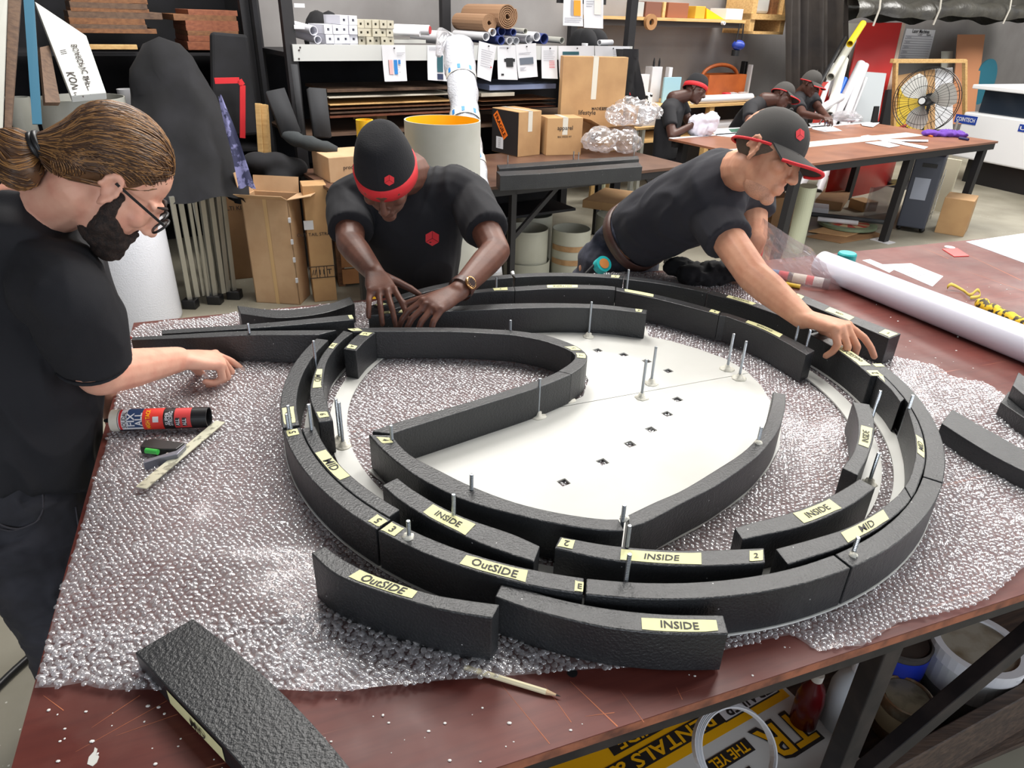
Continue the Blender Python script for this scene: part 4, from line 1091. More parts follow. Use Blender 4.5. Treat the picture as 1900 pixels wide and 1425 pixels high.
# ---------------------------------------------------------------- the man in the beanie behind the table
def man_mid():
    root = thing('person', 'person in black beanie with red band and black shirt pressing the foam down', 'person', (-.35, 2.72, 0))
    hd = Fr(pz(716, 326, 2.10), cv(-.03, .93, -.37), cv(.0, -.37, -.93))
    rs, re, rw = pz(648, 372, 2.50), pz(650, 452, 2.34), pz(694, 506, 2.16)
    ls, le, lw = pz(872, 366, 2.44), pz(920, 466, 2.27), pz(850, 541, 2.085)
    nb = pz(760, 322, 2.42); ch = pz(765, 430, 2.55); be = pz(772, 520, 2.68); pel = pz(775, 575, 2.84)
    lat = (ls - rs).normalized(); ff = lat.cross((nb - be).normalized()).normalized()
    if ff.dot(CAM_F) > 0: ff = -ff
    body = MB(); head(body, hd, 1.02)
    limb(body, [hd.p(-.03, 0, -.05), nb], [.058, .075])
    loft(body, [(pel, ff * .11, lat * .15), (be, ff * .10, lat * .14), (ch, ff * .11, lat * .165), (nb.lerp(ch, .3), ff * .085, lat * .14), (nb, ff * .05, lat * .07)])
    for s_, e_, w_ in ((rs, re, rw), (ls, le, lw)):
        limb(body, [ch.lerp(s_, .7), s_], [.06, .06]); limb(body, [s_, e_, e_.lerp(w_, .3), w_], [.058, .047, .046, .031])
    hand(body, rw, pz(710, 541, 2.09) - rw, cv(.05, -.75, -.65), 1, ((16, 20, 16), (22, 24, 18), (20, 22, 18), (18, 22, 16)), splay=(10, 0, -9, -20), thumb=(64, 20, 10), s=1.13, r0=.0092)
    hand(body, lw, pz(795, 570, 2.03) - lw, cv(.15, -.82, -.55), -1, ((18, 24, 20), (22, 28, 22), (24, 30, 22), (26, 32, 22)), splay=(9, 2, -5, -12), thumb=(34, 8, 4), s=1.16, r0=.0094)
    for sd in (-1, 1):
        hip = pel - Vector((0, 0, .06)) + lat * (.085 * sd); foot = Vector((hip.x, hip.y + .12, .09)); limb(body, [hip, hip.lerp(foot, .5) - Vector((0, .03, 0)), foot], [.085, .058, .045])
    surf(body, 'body', .0042, M_SK2, root, 4)
    ts = MB()
    loft(ts, [(pel, ff * .128, lat * .165), (be, ff * .122, lat * .158), (ch, ff * .132, lat * .185), (nb.lerp(ch, .45), ff * .115, lat * .18), (nb.lerp(ch, .12), ff * .08, lat * .11), (nb + (nb - ch).normalized() * .01, ff * .066, lat * .076)], 26)
    for s_, e_, k_ in ((rs, re, .72), (ls, le, .66)):
        limb(ts, [nb.lerp(ch, .4), nb.lerp(s_, .7), s_], [.09, .085, .078])
        ts.tube([s_ + (s_ - e_).normalized() * .02, s_.lerp(e_, .35), s_.lerp(e_, k_)], [.076, .078, .076], 18)
    shirt = surf(ts, 'tshirt', .0065, M_BLK, root, 5, .5, (.006, 9, 5, (1, 1, .6)))
    decal(shirt, hexcube(802, 442, 14.5), 'cube_print', M_PRINT, shirt)
    jn = MB(); loft(jn, [(pel - Vector((0, 0, .14)), ff * .13, lat * .18), (pel + Vector((0, 0, .0)), ff * .125, lat * .17)], 22)
    for sd in (-1, 1):
        hip = pel - Vector((0, 0, .09)) + lat * (.088 * sd); foot = Vector((hip.x, hip.y + .12, .06)); jn.tube([hip, hip.lerp(foot, .5) - Vector((0, .03, 0)), foot], [.105, .082, .07], 16)
    surf(jn, 'jeans', .010, M_JEAN, root, 3)
    for sd in (-1, 1):
        hip = pel + lat * (.088 * sd); c = Vector((hip.x, hip.y + .12, .045)); b = MB(); b.cap(c + Vector((0, .05, 0)), c - Vector((0, .13, 0)), .048, .04, 12)
        for v in b.v: v.z = max(v.z, .002)
        b.build('shoe', M_DARK, root, smooth=True)
    hat = empty('beanie'); hat.parent = root; hat.matrix_basis = children_inv(root)
    kn = beanie(hd, 1.0, hat, M_BEAN, M_RED, slack=.016, low=-.022)
    decal(kn, hexcube(722, 334, 10.5), 'cube_badge', M_PRINT, kn)
    # watch
    wt = empty('wrist_watch'); wt.parent = root; wt.matrix_basis = children_inv(root)
    ax = (le - lw).normalized(); c = lw + ax * .022
    nrm = (cv(.62, -.15, -.77)); nrm = (nrm - ax * nrm.dot(ax)).normalized(); s2 = ax.cross(nrm)
    b = MB(); b.sheet([[c + ax * t + (nrm * math.cos(a) + s2 * math.sin(a)) * .0385 for a in [2 * math.pi * k / 28 for k in range(29)]] for t in (-.011, .011)]); b.build('strap', M_LEATHER, wt, smooth=True)
    fc = c + nrm * .038
    b = MB(); b.lathe([(.0, 0), (.020, 0), (.021, .006), (.0185, .009), (.0165, .0085)], fc, 28, axis=nrm); b.build('case', M_GOLD, wt, smooth=True)
    b = MB(); b.lathe([(0, .0086), (.0160, .0086), (.0160, .0094), (0, .0094)], fc, 28, axis=nrm); dl = b.build('dial', M_DIAL, wt)
    for k in range(12):
        a = math.radians(30 * k); p = fc + nrm * .0096 + (ax * math.cos(a) + s2 * math.sin(a)) * .0135; b = MB(); b.ell(p, .0011, None, 6, 4); b.build('hour_mark', M_GOLD, dl)
man_mid()

# ---------------------------------------------------------------- the man in the cap reaching from the right
def man_right():
    root = thing('person', 'person in grey cap with red edging leaning far over the table in charcoal shirt', 'person', (.62, 2.85, 0))
    hd = Fr(pz(1424, 289, 2.08), cv(.58, .56, -.59), cv(.45, -.80, -.34))
    rs, re, rw = pz(1322, 402, 2.34), pz(1398, 512, 2.17), pz(1490, 590, 2.02)
    ls, le, lw = pz(1395, 352, 2.52), pz(1396, 440, 2.48), pz(1376, 500, 2.62)
    nb = pz(1368, 318, 2.30); ch = pz(1318, 362, 2.44); be = pz(1222, 410, 2.66); pel = pz(1150, 456, 2.90)
    lat = (rs - ls).normalized(); ax = (nb - be).normalized(); ff = lat.cross(ax).normalized()
    if ff.dot(CAM_D) < 0: ff = -ff
    body = MB(); head(body, hd, 1.07)
    limb(body, [hd.p(-.03, 0, -.055), nb], [.058, .07])
    loft(body, [(pel, ff * .08, lat * .10), (be, ff * .09, lat * .11), (ch, ff * .11, lat * .15), (nb.lerp(ch, .3), ff * .085, lat * .13), (nb, ff * .05, lat * .07)])
    for s_, e_, w_ in ((rs, re, rw), (ls, le, lw)):
        limb(body, [ch.lerp(s_, .7), s_], [.06, .058]); limb(body, [s_, e_, e_.lerp(w_, .3), w_], [.058, .051, .050, .033])
    hand(body, rw, pz(1543, 603, 1.97) - rw, cv(.12, -.90, -.40), 1, ((28, 18, 12), (50, 42, 22), (58, 46, 24), (60, 48, 24)), splay=(12, 1, -2, -6), thumb=(38, 40, 8), s=1.24, r0=.0096)
    hand(body, lw, cv(.1, .25, .5), cv(0, -.9, -.2), -1, ((12, 10, 8),) * 4, s=1.0)
    for sd in (-1, 1):
        hip = pel - Vector((0, 0, .08)) + Vector((.085 * sd, .03 * sd, 0)); foot = Vector((hip.x, hip.y + .10, .09)); limb(body, [hip, hip.lerp(foot, .5), foot], [.085, .058, .045])
    surf(body, 'body', .0042, M_SK3, root, 4)
    ts = MB()
    loft(ts, [(pel.lerp(be, .62), ff * .138, lat * .168), (be, ff * .142, lat * .170), (ch, ff * .140, lat * .185), (nb.lerp(ch, .45), ff * .115, lat * .17), (nb.lerp(ch, .12), ff * .08, lat * .105), (nb + (nb - ch).normalized() * .01, ff * .064, lat * .074)], 26)
    for s_, e_, k_ in ((rs, re, .42), (ls, le, .5)):
        limb(ts, [nb.lerp(ch, .5), nb.lerp(s_, .75), s_], [.09, .085, .078]); ts.tube([s_ + (s_ - e_).normalized() * .03, s_.lerp(e_, k_ * .5), s_.lerp(e_, k_)], [.078, .079, .076], 18)
    surf(ts, 'tshirt', .0065, M_CHAR, root, 5, .5, (.006, 9, 9, (.7, 1, 1)))
    jn = MB(); loft(jn, [(pel - Vector((0, 0, .16)), Vector((.165, .06, 0)), Vector((-.045, .125, 0))), (pel - Vector((0, 0, .04)), Vector((.16, .06, 0)), Vector((-.045, .13, 0))), (pel.lerp(be, .62), ff * .136, lat * .168)], 24)
    for sd in (-1, 1):
        hip = pel - Vector((0, 0, .12)) + Vector((.088 * sd, .03 * sd, 0)); foot = Vector((hip.x, hip.y + .10, .06)); jn.tube([hip, hip.lerp(foot, .5), foot], [.105, .082, .07], 16)
    je = surf(jn, 'jeans', .008, M_NAVYJ, root, 3, .5, (.004, 14, 6))
    b = MB(); rows = []
    bc0 = pel.lerp(be, .42); bc1 = pel.lerp(be, .60)
    A = [2 * math.pi * k / 40 for k in range(41)]
    def el_(c, k): return [c + ff * (k * .138 * math.copysign(abs(math.cos(a)) ** .87, math.cos(a))) + lat * (k * .170 * math.copysign(abs(math.sin(a)) ** .87, math.sin(a))) for a in A]
    b.sheet([el_(bc0, 1.02), el_(bc0, 1.045), el_(bc1, 1.04), el_(bc1, 1.015)]); b.build('belt', M_LEATHER, root, smooth=True)
    for sd in (-1, 1):
        hip = pel + Vector((.088 * sd, .03 * sd, 0)); c = Vector((hip.x, hip.y + .10, .045)); b = MB(); b.cap(c + Vector((0, .05, 0)), c - Vector((0, .13, 0)), .048, .04, 12)
        for v in b.v: v.z = max(v.z, .002)
        b.build('shoe', M_DARK, root, smooth=True)
    hat = empty('cap'); hat.parent = root; hat.matrix_basis = children_inv(root)
    dm = cap_brim(hd, 1.06, hat, M_CAP, M_RED)
    decal(dm, hexcube(1484, 250, 12, .75), 'cube_badge', M_PRINT, dm)
    hr = MB(); hr.ell(hd.p(-.018, 0, .018), (.099, .0805, .062), hd.R, 18, 12); surf(hr, 'short_hair', .005, mat('greying_brown_hair', (92, 78, 66), .7, bump=(300, .8, 3, .003)), root, 2)
    be_ = MB(); be_.ell(hd.p(.033, 0, -.085), (.0515, .0530, .0392), hd.R, 18, 12); be_.ell(hd.p(.0745, 0, -.107), (.0218, .0250, .0196), hd.R, 14, 10)
    surf(be_, 'stubble', .004, M_STUB, root, 2)
    for l in (-1, 1):
        b = MB(); b.tube([hd.p(.106, .013 * l, .026), hd.p(.104, .034 * l, .031), hd.p(.089, .052 * l, .026)], [.0028, .0038, .002], 6); b.build('eyebrow', M_EYE, root, smooth=True)
        b = MB(); b.tube([hd.p(.0985, .022 * l, -.001), hd.p(.099, .033 * l, -.004), hd.p(.093, .046 * l, -.001)], .0016, 5); b.build('eyelashes', M_EYE, root, smooth=True)
man_right()
# ------------------------------------------------------------------ shelving rack along the back wall
rk = thing('shelf_rack', 'black steel shelving rack with a pale grey front board along the back wall', 'shelving', rm(2.95, 5.45, 0)); rk.matrix_basis = Matrix.Translation(rm(2.95, 5.45, 0)) @ Matrix.Rotation(RA, 4, 'Z')
ZS = 1.50
def rpart(b, name, m_, root, bevel=0):
    q = MB(ROOM); q.bx(*b); return q.build(name, m_, root, bevel=bevel)
for u in (1.46, 4.40):
    for v in (5.12, 5.95): rpart((u, u + .075, v, v + .06, 0, 2.6), 'post', M_BSTEEL, rk)
rpart((3.02, 3.10, 5.9, 5.96, 0, 2.6), 'post', M_BSTEEL, rk)
rpart((1.50, 4.44, 5.10, 5.118, 1.455, 1.556), 'front_board', mat('pale_grey_board', (196, 198, 196), .5), rk)
rpart((1.50, 4.44, 5.118, 6.0, ZS - .03, ZS), 'shelf', M_BSTEEL, rk)
rpart((1.50, 4.44, 5.2, 6.0, .95, .97), 'shelf', M_WALN, rk)
rpart((1.50, 4.44, 5.25, 6.0, .60, .62), 'shelf', M_BSTEEL, rk)
rpart((1.50, 4.44, 6.02, 6.04, 0, 1.46), 'back_sheet', M_BLKF, rk)
for x, y in ((555, 93), (555, 109), (557, 88)):
    p = pv(x, y, 5.098); q = MB(); q.ell(p, .006, None, 8, 5); q.build('screw', M_PRT, rk)
for x, y in ((552, 10), (552, 50)):
    p = uvz(pv(x, y, 5.10)); rpart((p[0] - .02, p[0] + .05, 5.108, 5.112, p[2] - .012, p[2] + .012), 'tag', M_PAPER, rk)
# square tube bundles
def tube_bundle(label, group, x0, y0, cols, rows, s, m_, skip=()):
    base = ruv(x0, y0, 5.16)
    first = None
    for j in range(rows):
        for i in range(cols):
            if (i, j) in skip: continue
            u = base[0] + i * s * 1.03 + (j % 2) * .006; z = ZS + .001 + j * s * 1.01
            if first is None:
                q = MB(); h = s / 2 * .97; k = h * .3; L = .34
                q.add([(-h, 0, 0), (h, 0, 0), (h, 0, 2 * h), (-h, 0, 2 * h), (-k, 0, h - k), (k, 0, h - k), (k, 0, h + k), (-k, 0, h + k), (-h, L, 0), (h, L, 0), (h, L, 2 * h), (-h, L, 2 * h), (-k, .05, h - k), (k, .05, h - k), (k, .05, h + k), (-k, .05, h + k)],
                      [(0, 1, 5, 4), (1, 2, 6, 5), (2, 3, 7, 6), (3, 0, 4, 7), (0, 8, 9, 1), (1, 9, 10, 2), (2, 10, 11, 3), (3, 11, 8, 0), (8, 11, 10, 9), (4, 5, 13, 12), (5, 6, 14, 13), (6, 7, 15, 14), (7, 4, 12, 15), (12, 13, 14, 15)])
                first = tag(q.build('square_tube', m_), label, 'tube', group); o = first
            else: o = first.copy(); COL.objects.link(o)
            o.location = rm(u, 5.16 + rnd.uniform(0, .03), z); o.rotation_euler = (0, 0, RA)
tube_bundle('white square plastic tube stacked with its open end out on the rack', 'white square tubes on the rack', 612, 82, 4, 4, .058, P((226, 226, 234), rough=.45), skip=((0, 3), (1, 3)))
tube_bundle('cream square plastic tube stacked with its open end out on the rack', 'cream square tubes on the rack', 673, 82, 5, 4, .052, P((186, 180, 162), rough=.5))
for k, (x, y, r) in enumerate(((582, 57, .03), (590, 74, .026))):
    p = pv(x, y, 5.2); hollow('plastic_offcut', ('curled white plastic offcut lying on top beside the white square tubes', 'curled white plastic offcut leaning low beside the white square tubes')[k], 'offcut', p, p + rm(-.05, .4, .03), r, r - .004, P((226, 226, 234), rough=.45))
# rolls lying on the shelf
def shelf_roll(label, x, y, r, ri, L, m_, m_in=None, v=5.16, yaw=0, group=None, name='roll'):
    p = pv(x, y, v); d = (RV * math.cos(yaw) + RU * math.sin(yaw)) * L
    return hollow(name, label, 'roll', p, p + d, r, ri, m_, m_in, group)
shelf_roll('white roll with a red end cap lying across the rack shelf', 797, 56, .034, .001, .26, M_WHT, v=5.2, yaw=-.9)
q = [c for c in bpy.data.objects if c.name.startswith('roll')]
p = pv(797, 56, 5.195); e_ = MB(); e_.lathe([(0, 0), (.026, 0), (.026, .006), (0, .006)], p, 20, axis=-RV + RU * .9); tag(recenter(e_.build('end_cap', P((170, 30, 36), rough=.5))), 'dark red round end cap in the end of a white roll', 'end cap')
shelf_roll('thin white tube lying beside the red-capped roll', 779, 62, .021, .012, .2, M_WHT, v=5.14, yaw=-.9)
shelf_roll('widest white paper tube lying beside the red-capped roll on the rack', 825, 70, .045, .040, .4, M_WHT, v=5.18, yaw=-.15)
shelf_roll('dark blue roll lying behind the white tubes on the rack', 772, 60, .022, .002, .16, P((30, 40, 90), rough=.5), v=5.4, yaw=-1.1)
p = pv(690, 75, 5.3)
one(MB(ROOM).bx(*fbox(722, 74, 790, 80, 5.22, .3)), 'metal_strip_stack', M_ALU, 'stack of grey metal strips lying under the white rolls on the rack', 'metal strips')
for k, (x, y, r) in enumerate(((902, 68, .030), (915, 60, .028), (931, 58, .034), (930, 75, .032), (946, 76, .028), (958, 76, .028), (953, 60, .026), (975, 58, .020), (982, 73, .036), (996, 68, .034), (1010, 72, .040), (1043, 75, .024))):
    shelf_roll('rolled-up %s print lying with its open end out in the pile on the rack' % (('white', 'grey', 'blue-backed', 'cream white')[(k * 7) % 4 if k != 3 else 2]), x, y, r, r * .86, .5, (M_WHT, M_GPL, P((60, 72, 130), rough=.5), M_PAPER)[(k * 7) % 4 if k != 3 else 2], None, 5.15 + (k % 3) * .02, group='rolled prints on the rack')
# brown carpet rolls on top
def spiral_roll(label, x, y, r, v, L):
    p = pv(x, y, v); root = thing('carpet_roll', label, 'roll', p - Vector((0, 0, r)))
    q = MB(ROOM); c = uvz(p); rows = [[], []]
    for k in range(90):
        a = k * .36; rr = .012 + (r - .012) * k / 89
        for j, vv in enumerate((0, L)): rows[j].append((c[0] + rr * math.cos(a), c[1] + vv, c[2] + rr * math.sin(a)))
    q.sheet(rows); o = q.build('carpet', mat('brown_carpet_felt', (150, 116, 88), .95, bump=(200, .5)), root)
    s_ = o.modifiers.new('thick', 'SOLIDIFY'); s_.thickness = .008
spiral_roll('brown felt carpet roll with its spiral end showing on top of the prints', 942, 30, .085, 5.15, .6)
spiral_roll('smaller brown felt roll beside the spiral carpet roll', 908, 42, .06, 5.2, .5)
# paper sheets pinned to the front board
def sheet(label, quad, marks, name='printed_sheet', v=5.093):
    P4 = [pv(x, y, v) for x, y in quad]; ctr = sum(P4, Vector()) / 4
    root = thing(name, label, 'paper sheet', (ctr.x, ctr.y, min(p.z for p in P4)))
    N = 6; rows = []
    for j in range(N):
        t = j / (N - 1); a = P4[0].lerp(P4[3], t); b = P4[1].lerp(P4[2], t); off = -RV * (.018 * t * t)
        rows.append([a.lerp(b, i / 4) + off - RV * .004 * math.sin(i * 1.3) for i in range(5)])
    q = MB(); q.sheet(rows); q.build('paper', M_PAPER, root, smooth=True)
    for (s0, t0, s1, t1, mt) in marks:
        def at(s, t): return P4[0].lerp(P4[1], s).lerp(P4[3].lerp(P4[2], s), t) - RV * (.018 * t * t + .0075)
        q = MB(); n_ = 3
        q.sheet([[at(s0 + (s1 - s0) * i / n_, t0 + (t1 - t0) * j / n_) for i in range(n_ + 1)] for j in range(n_ + 1)]); q.build('print', mt, root)
    q = MB(); q.ell(P4[0].lerp(P4[1], .5) - RV * .012 - Vector((0, 0, .018)), .006, None, 8, 6); q.build('drawing_pin', M_DARK, root)
M_LINE = mat('grey_text_lines', (150, 150, 160), .7); M_REDP = mat('red_print', (206, 50, 60), .6); M_TEAL = mat('teal_print', (30, 80, 90), .6); M_ORP = mat('orange_print', (232, 150, 40), .6)
def lines(s0, s1, t0, t1, n): return [(s0, t0 + (t1 - t0) * i / n, s1 - .06 * (i % 3), t0 + (t1 - t0) * i / n + .012, M_LINE) for i in range(n)]
sheet('paper sheet with pink and blue pictures pinned to the rack board', [(708, 84), (752, 84), (754, 150), (712, 151)], [(.24, .4, .40, .80, P((226, 170, 170))), (.45, .4, .60, .80, M_BLUEP), (.22, .4, .24, .8, M_PRT), (.64, .4, .74, .52, M_BLUEP)] + lines(.64, .72, .55, .8, 4) + lines(.6, .95, .2, .32, 3))
sheet('paper sheet with dark teal pictures half behind the bubble-wrapped roll', [(793, 84), (836, 84), (834, 151), (792, 148)], [(.40, .28, .66, .75, M_TEAL), (.40, .80, .66, .96, P((24, 36, 70)))] + lines(.05, .7, .05, .16, 3))
sheet('crooked text sheet pinned beside the bubble-wrapped roll', [(889, 76), (922, 85), (909, 151), (883, 142)], lines(.15, .85, .2, .7, 8) + [(.8, .6, .88, .64, M_REDP)])
sheet('paper sheet showing a black t-shirt pinned to the rack board', [(923, 85), (958, 84), (959, 148), (922, 147)], [(.42, .36, .78, .62, M_DARK), (.32, .38, .88, .47, M_DARK), (.15, .82, .28, .88, M_DARK)] + lines(.08, .7, .03, .10, 2))
sheet('paper sheet with a grey photograph pinned to the rack board', [(957, 83), (995, 80), (996, 142), (960, 145)], [(.12, .40, .80, .60, P((96, 104, 116)))] + lines(.1, .7, .25, .33, 2) + lines(.1, .4, .68, .8, 4))
sheet('text sheet with red lines pinned beside the tall carton', [(1005, 85), (1034, 85), (1033, 146), (1003, 145)], lines(.1, .8, .15, .5, 6) + [(.45, .45 + .05 * k, .8, .465 + .05 * k, M_REDP) for k in range(5)])
sheet('sheet with a small photograph pinned above the tall carton', [(1036, 85), (1103, 85), (1103, 150), (1036, 150)], [(.1, .16, .55, .25, M_TEAL)] + lines(.1, .8, .3, .9, 8))
sheet('long text sheet pinned at the end of the rack board', [(1104, 85), (1169, 86), (1163, 147), (1104, 150)], lines(.5, .95, .1, .85, 12))
sheet('paper sheet with an orange picture hanging above the shelf', [(1048, -40), (1082, -40), (1080, 49), (1042, 47)], [(.5, .45, .85, .78, M_ORP), (.35, .45, .48, .78, M_LINE)] + lines(.05, .9, .83, .95, 3), v=5.0)
sheet('paper sheet with a pale drawing hanging beside the orange picture', [(1084, -40), (1122, -40), (1117, 53), (1081, 51)], [(.5, .4, .85, .72, P((214, 210, 206)))] + lines(.1, .5, .45, .6, 3), v=5.0)
p = uvz(pv(1080, 5, 5.02)); q = MB(ROOM); q.bx(p[0] - .22, p[0] + .25, 5.03, 5.06, 1.86, 1.9); one(q, 'hanging_rail', M_BSTEEL, 'short black rail the two upper paper sheets hang from', 'rail')
# things on and in the rack
for a in (('cloth_bundle', 'rumpled black cloth bundle behind the square tubes', 'cloth', (575, 20, 650, 55), 5.55, .3, M_BLKF), ('cloth_bundle', 'black cloth bundle behind the mug on the rack', 'cloth', (1085, 58, 1140, 82), 5.4, .3, M_BLKF)):
    b = fbox(*a[3], a[4], a[5]); q = MB(ROOM); c = ((b[0] + b[1]) / 2, (b[2] + b[3]) / 2, ZS)
    for k in range(5): q.ell((c[0] + rnd.uniform(-.3, .3) * (b[1] - b[0]), c[1] + rnd.uniform(-.05, .05), ZS + .05), ((b[1] - b[0]) * .32, .12, (b[5] - ZS) * .8), None, 12, 8)
    for v_ in q.v: v_.z = max(v_.z, ZS + .001)
    one(q, a[0], a[6], a[1], a[2], smooth=True)
p = pv(1085, 84, 5.17); q = MB(); q.lathe([(.024, 0), (.026, .002), (.026, .075), (.023, .075), (.022, .006), (0, .006)], Vector((p.x, p.y, ZS)), 20); one(q, 'mug', M_WHT, 'white mug standing on the rack among the rolls', 'mug', smooth=True)
shelf_roll('white roll lying on its side by the mug on the rack', 1112, 79, .022, .016, .18, M_WHT, yaw=1.3)
room_box('flat_bundle', 'dark brown boards lying on the lower rack shelf', 'boards', (607, 160, 838, 172), 5.2, .5, M_WALN)
room_box('pale_board', 'long pale board lying over the wrapped planks on the rack', 'board', (610, 173, 845, 183), 5.17, .5, P((206, 200, 184), rough=.6))
room_box('pale_board', 'pale board lying under the blue-wrapped boards on the rack', 'board', (893, 171, 955, 180), 5.17, .5, P((206, 200, 184), rough=.6))
room_box('blue_wrapped_board', 'long boards in pale blue wrapping on the lower rack shelf', 'boards', (908, 155, 1032, 168), 5.17, .5, P((150, 166, 206), rough=.35))
for k in range(4):
    room_box('wrapped_plank', ('pale pine', 'light brown', 'grey brown', 'reddish')[k] + ' plank in clear wrap stacked on the lower rack shelf', 'plank', (612, 188 + k * 7, 842, 194 + k * 7), 5.16 + k * .015, .4, (M_PINE, M_OAK, M_WALN, M_REDW)[k], group='wrapped planks on the rack')
for k in range(3): room_box('dark_plank', ('brown', 'grey brown', 'reddish brown')[k] + ' plank stacked behind the cartons on the rack', 'plank', (893, 183 + k * 7, 1032, 189 + k * 7), 5.16, .4, (M_OAK, M_WALN, M_REDW)[k], group='dark planks on the rack')

# ------------------------------------------------------------------ timber rack at the left
lr = thing('timber_rack', 'dark rack holding stacked timber behind the black-covered frame', 'shelving', rm(.4, 6.0, 0)); lr.matrix_basis = Matrix.Translation(rm(.4, 6.0, 0)) @ Matrix.Rotation(RA, 4, 'Z')
rpart((-1.6, 1.40, 6.45, 6.47, 0, 2.6), 'back_sheet', M_BLKF, lr)
rpart((-1.6, 1.40, 5.7, 6.4, 1.455, 1.475), 'shelf', M_BSTEEL, lr); rpart((-1.6, 1.40, 5.7, 6.4, .80, .82), 'shelf', M_BSTEEL, lr)
rpart((1.40, 1.43, 5.6, 6.47, 0, 2.6), 'side_sheet', M_BLKF, lr)
for u in (-1.6, 1.335): rpart((u, u + .06, 5.68, 5.74, 0, 2.6), 'post', M_BSTEEL, lr)
room_box('timber_batten', 'pale batten along the edge of the timber rack shelf', 'batten', (168, 83, 254, 92), 5.66, .03, M_PINE)
def plank_stack(label, group, rows, v, mats, skew=True):
    for k, (x0, y0, x1, y1) in enumerate(rows):
        room_box('timber_plank', label.replace('plank in', ('plank topmost in', 'plank second from the top in', 'plank third from the top in', 'plank fourth from the top in', 'plank fifth from the top in', 'plank sixth from the top in', 'plank seventh from the top in', 'plank eighth from the top in')[k]), 'plank', (x0, y0, x1, y1), v, .5, mats[k % len(mats)], group, bevel=.002)
plank_stack('brown plank in the taller stack of the timber rack', 'planks in the brown timber stack', [(130, -14, 270, -6), (131, -5, 272, 4), (131, 6, 272, 16), (132, 17, 276, 22), (128, 24, 300, 33), (130, 35, 268, 45), (131, 46, 272, 53), (131, 54, 290, 61)], 5.75, (M_WALN, M_OAK))
plank_stack('reddish plank in the timber stack by the canvas bag', 'planks in the reddish timber stack', [(350, 20, 440, 28), (323, 29, 438, 38), (345, 39, 441, 47), (346, 48, 442, 57), (349, 58, 442, 66), (350, 67, 442, 77), (350, 78, 442, 93)], 5.70, (M_REDW, M_OAK, M_REDW))

# ------------------------------------------------------------------ leaning things at the far left
def lean(name, label, cat, quad, m_, th=.02, v=None, bevel=0, marks=()):
    """a flat board: quad of (x, y, v) pixels on room planes, thickened away from the camera"""
    P4 = [pv(x, y, vv) for x, y, vv in quad]; n = (P4[1] - P4[0]).cross(P4[3] - P4[0]).normalized()
    if n.dot(CAM_P - P4[0]) > 0: n = -n
    ctr = sum(P4, Vector()) / 4; root = thing(name, label, cat, (ctr.x, ctr.y, min(p.z for p in P4)))
    q = MB(); q.prism(P4, n * th); q.build('board', m_, root, bevel=bevel)
    return root, P4, -n
lean('leaning_board', 'pale grey board leaning beside the brown-edged tall sheet', 'board', [(-60, -20, 4.9), (14, -20, 4.9), (2, 300, 4.5), (-60, 300, 4.5)], M_GPL)
lean('leaning_board', 'brown edge of a tall sheet leaning beside the teal-blue one', 'board', [(16, -20, 4.95), (40, -20, 4.95), (16, 300, 4.6), (6, 300, 4.6)], M_WALN, .03)
lean('leaning_board', 'tall teal-blue sheet leaning behind the grey roll', 'board', [(42, -20, 5.0), (62, -20, 5.0), (78, 230, 4.75), (60, 230, 4.75)], P((60, 108, 132), rough=.35), .012)
root, P4, n = lean('flat_carton', 'long white carton with printed characters leaning on the timber rack', 'carton', [(64, 2, 5.55), (160, 66, 5.35), (197, 172, 4.95), (132, 178, 4.98)], P((206, 208, 204), rough=.7), .05, bevel=.004)
rt = (P4[1] - P4[0]).normalized(); dn = (P4[3] - P4[0]).normalized()
writing('KOVUL', P4[3].lerp(P4[2], .22).lerp(P4[0].lerp(P4[1], .22), .12), dn, -rt, .06, M_PRT, root, bold=.01, lift=.002)
for f0, f1, s_ in ((.60, .12, 'SHEETS'), (.62, .30, 'PVC 10'), (.25, .5, '///'), (.6, .55, 'BOARD')):
    writing(s_, P4[3].lerp(P4[2], f0).lerp(P4[0].lerp(P4[1], f0), f1), dn, -rt, .045, M_PRT, root, bold=.01, lift=.002)
lean('leaning_board', 'brown-edged grey board leaning behind the white carton', 'board', [(74, 88, 5.3), (92, 84, 5.35), (112, 190, 5.0), (84, 190, 4.98)], M_WALN, .03)
def floor_roll(name, label, x, y, r, ztop, ri, m_, m_in=None, tilt=(0, 0)):
    b = px(x, y, 0) if y is not None else x; t = b + Vector((tilt[0], tilt[1], ztop))
    return hollow(name, label, 'roll', b, t, r, ri, m_, m_in, n=40)
p = pz(150, 180, 4.35); floor_roll('plastic_roll', 'large beige plastic roll standing behind the bearded man', Vector((p.x, p.y, 0)), None, .245, p.z, .238, M_GPL)
p = pz(234, 165, 4.7); floor_roll('plastic_roll', 'slim white roll standing between the beige roll and the black cover', Vector((p.x, p.y, 0)), None, .06, p.z, .05, M_WHT)
p = pz(32, 180, 4.5); floor_roll('plastic_roll', 'crumpled pale roll standing behind the bearded man\'s ponytail', Vector((p.x, p.y, 0)), None, .07, p.z, .06, M_GPL)
# big roll of bubble wrap
bwr = thing('bubble_wrap_roll', 'tall white roll of bubble wrap standing on the floor behind the bearded man', 'roll', px(272, 598, 0))
b = px(264, 592, 0); q = MB(); q.lathe([(.05, 0), (.232, 0), (.237, .02), (.237, 1.02), (.23, 1.03), (.05, 1.03)], b, 48, True); 
q.build('roll', mat('white_bubble_roll', (226, 228, 236), .3, bump=(120, .5, 1, .004), coat=.3), bwr, smooth=True)
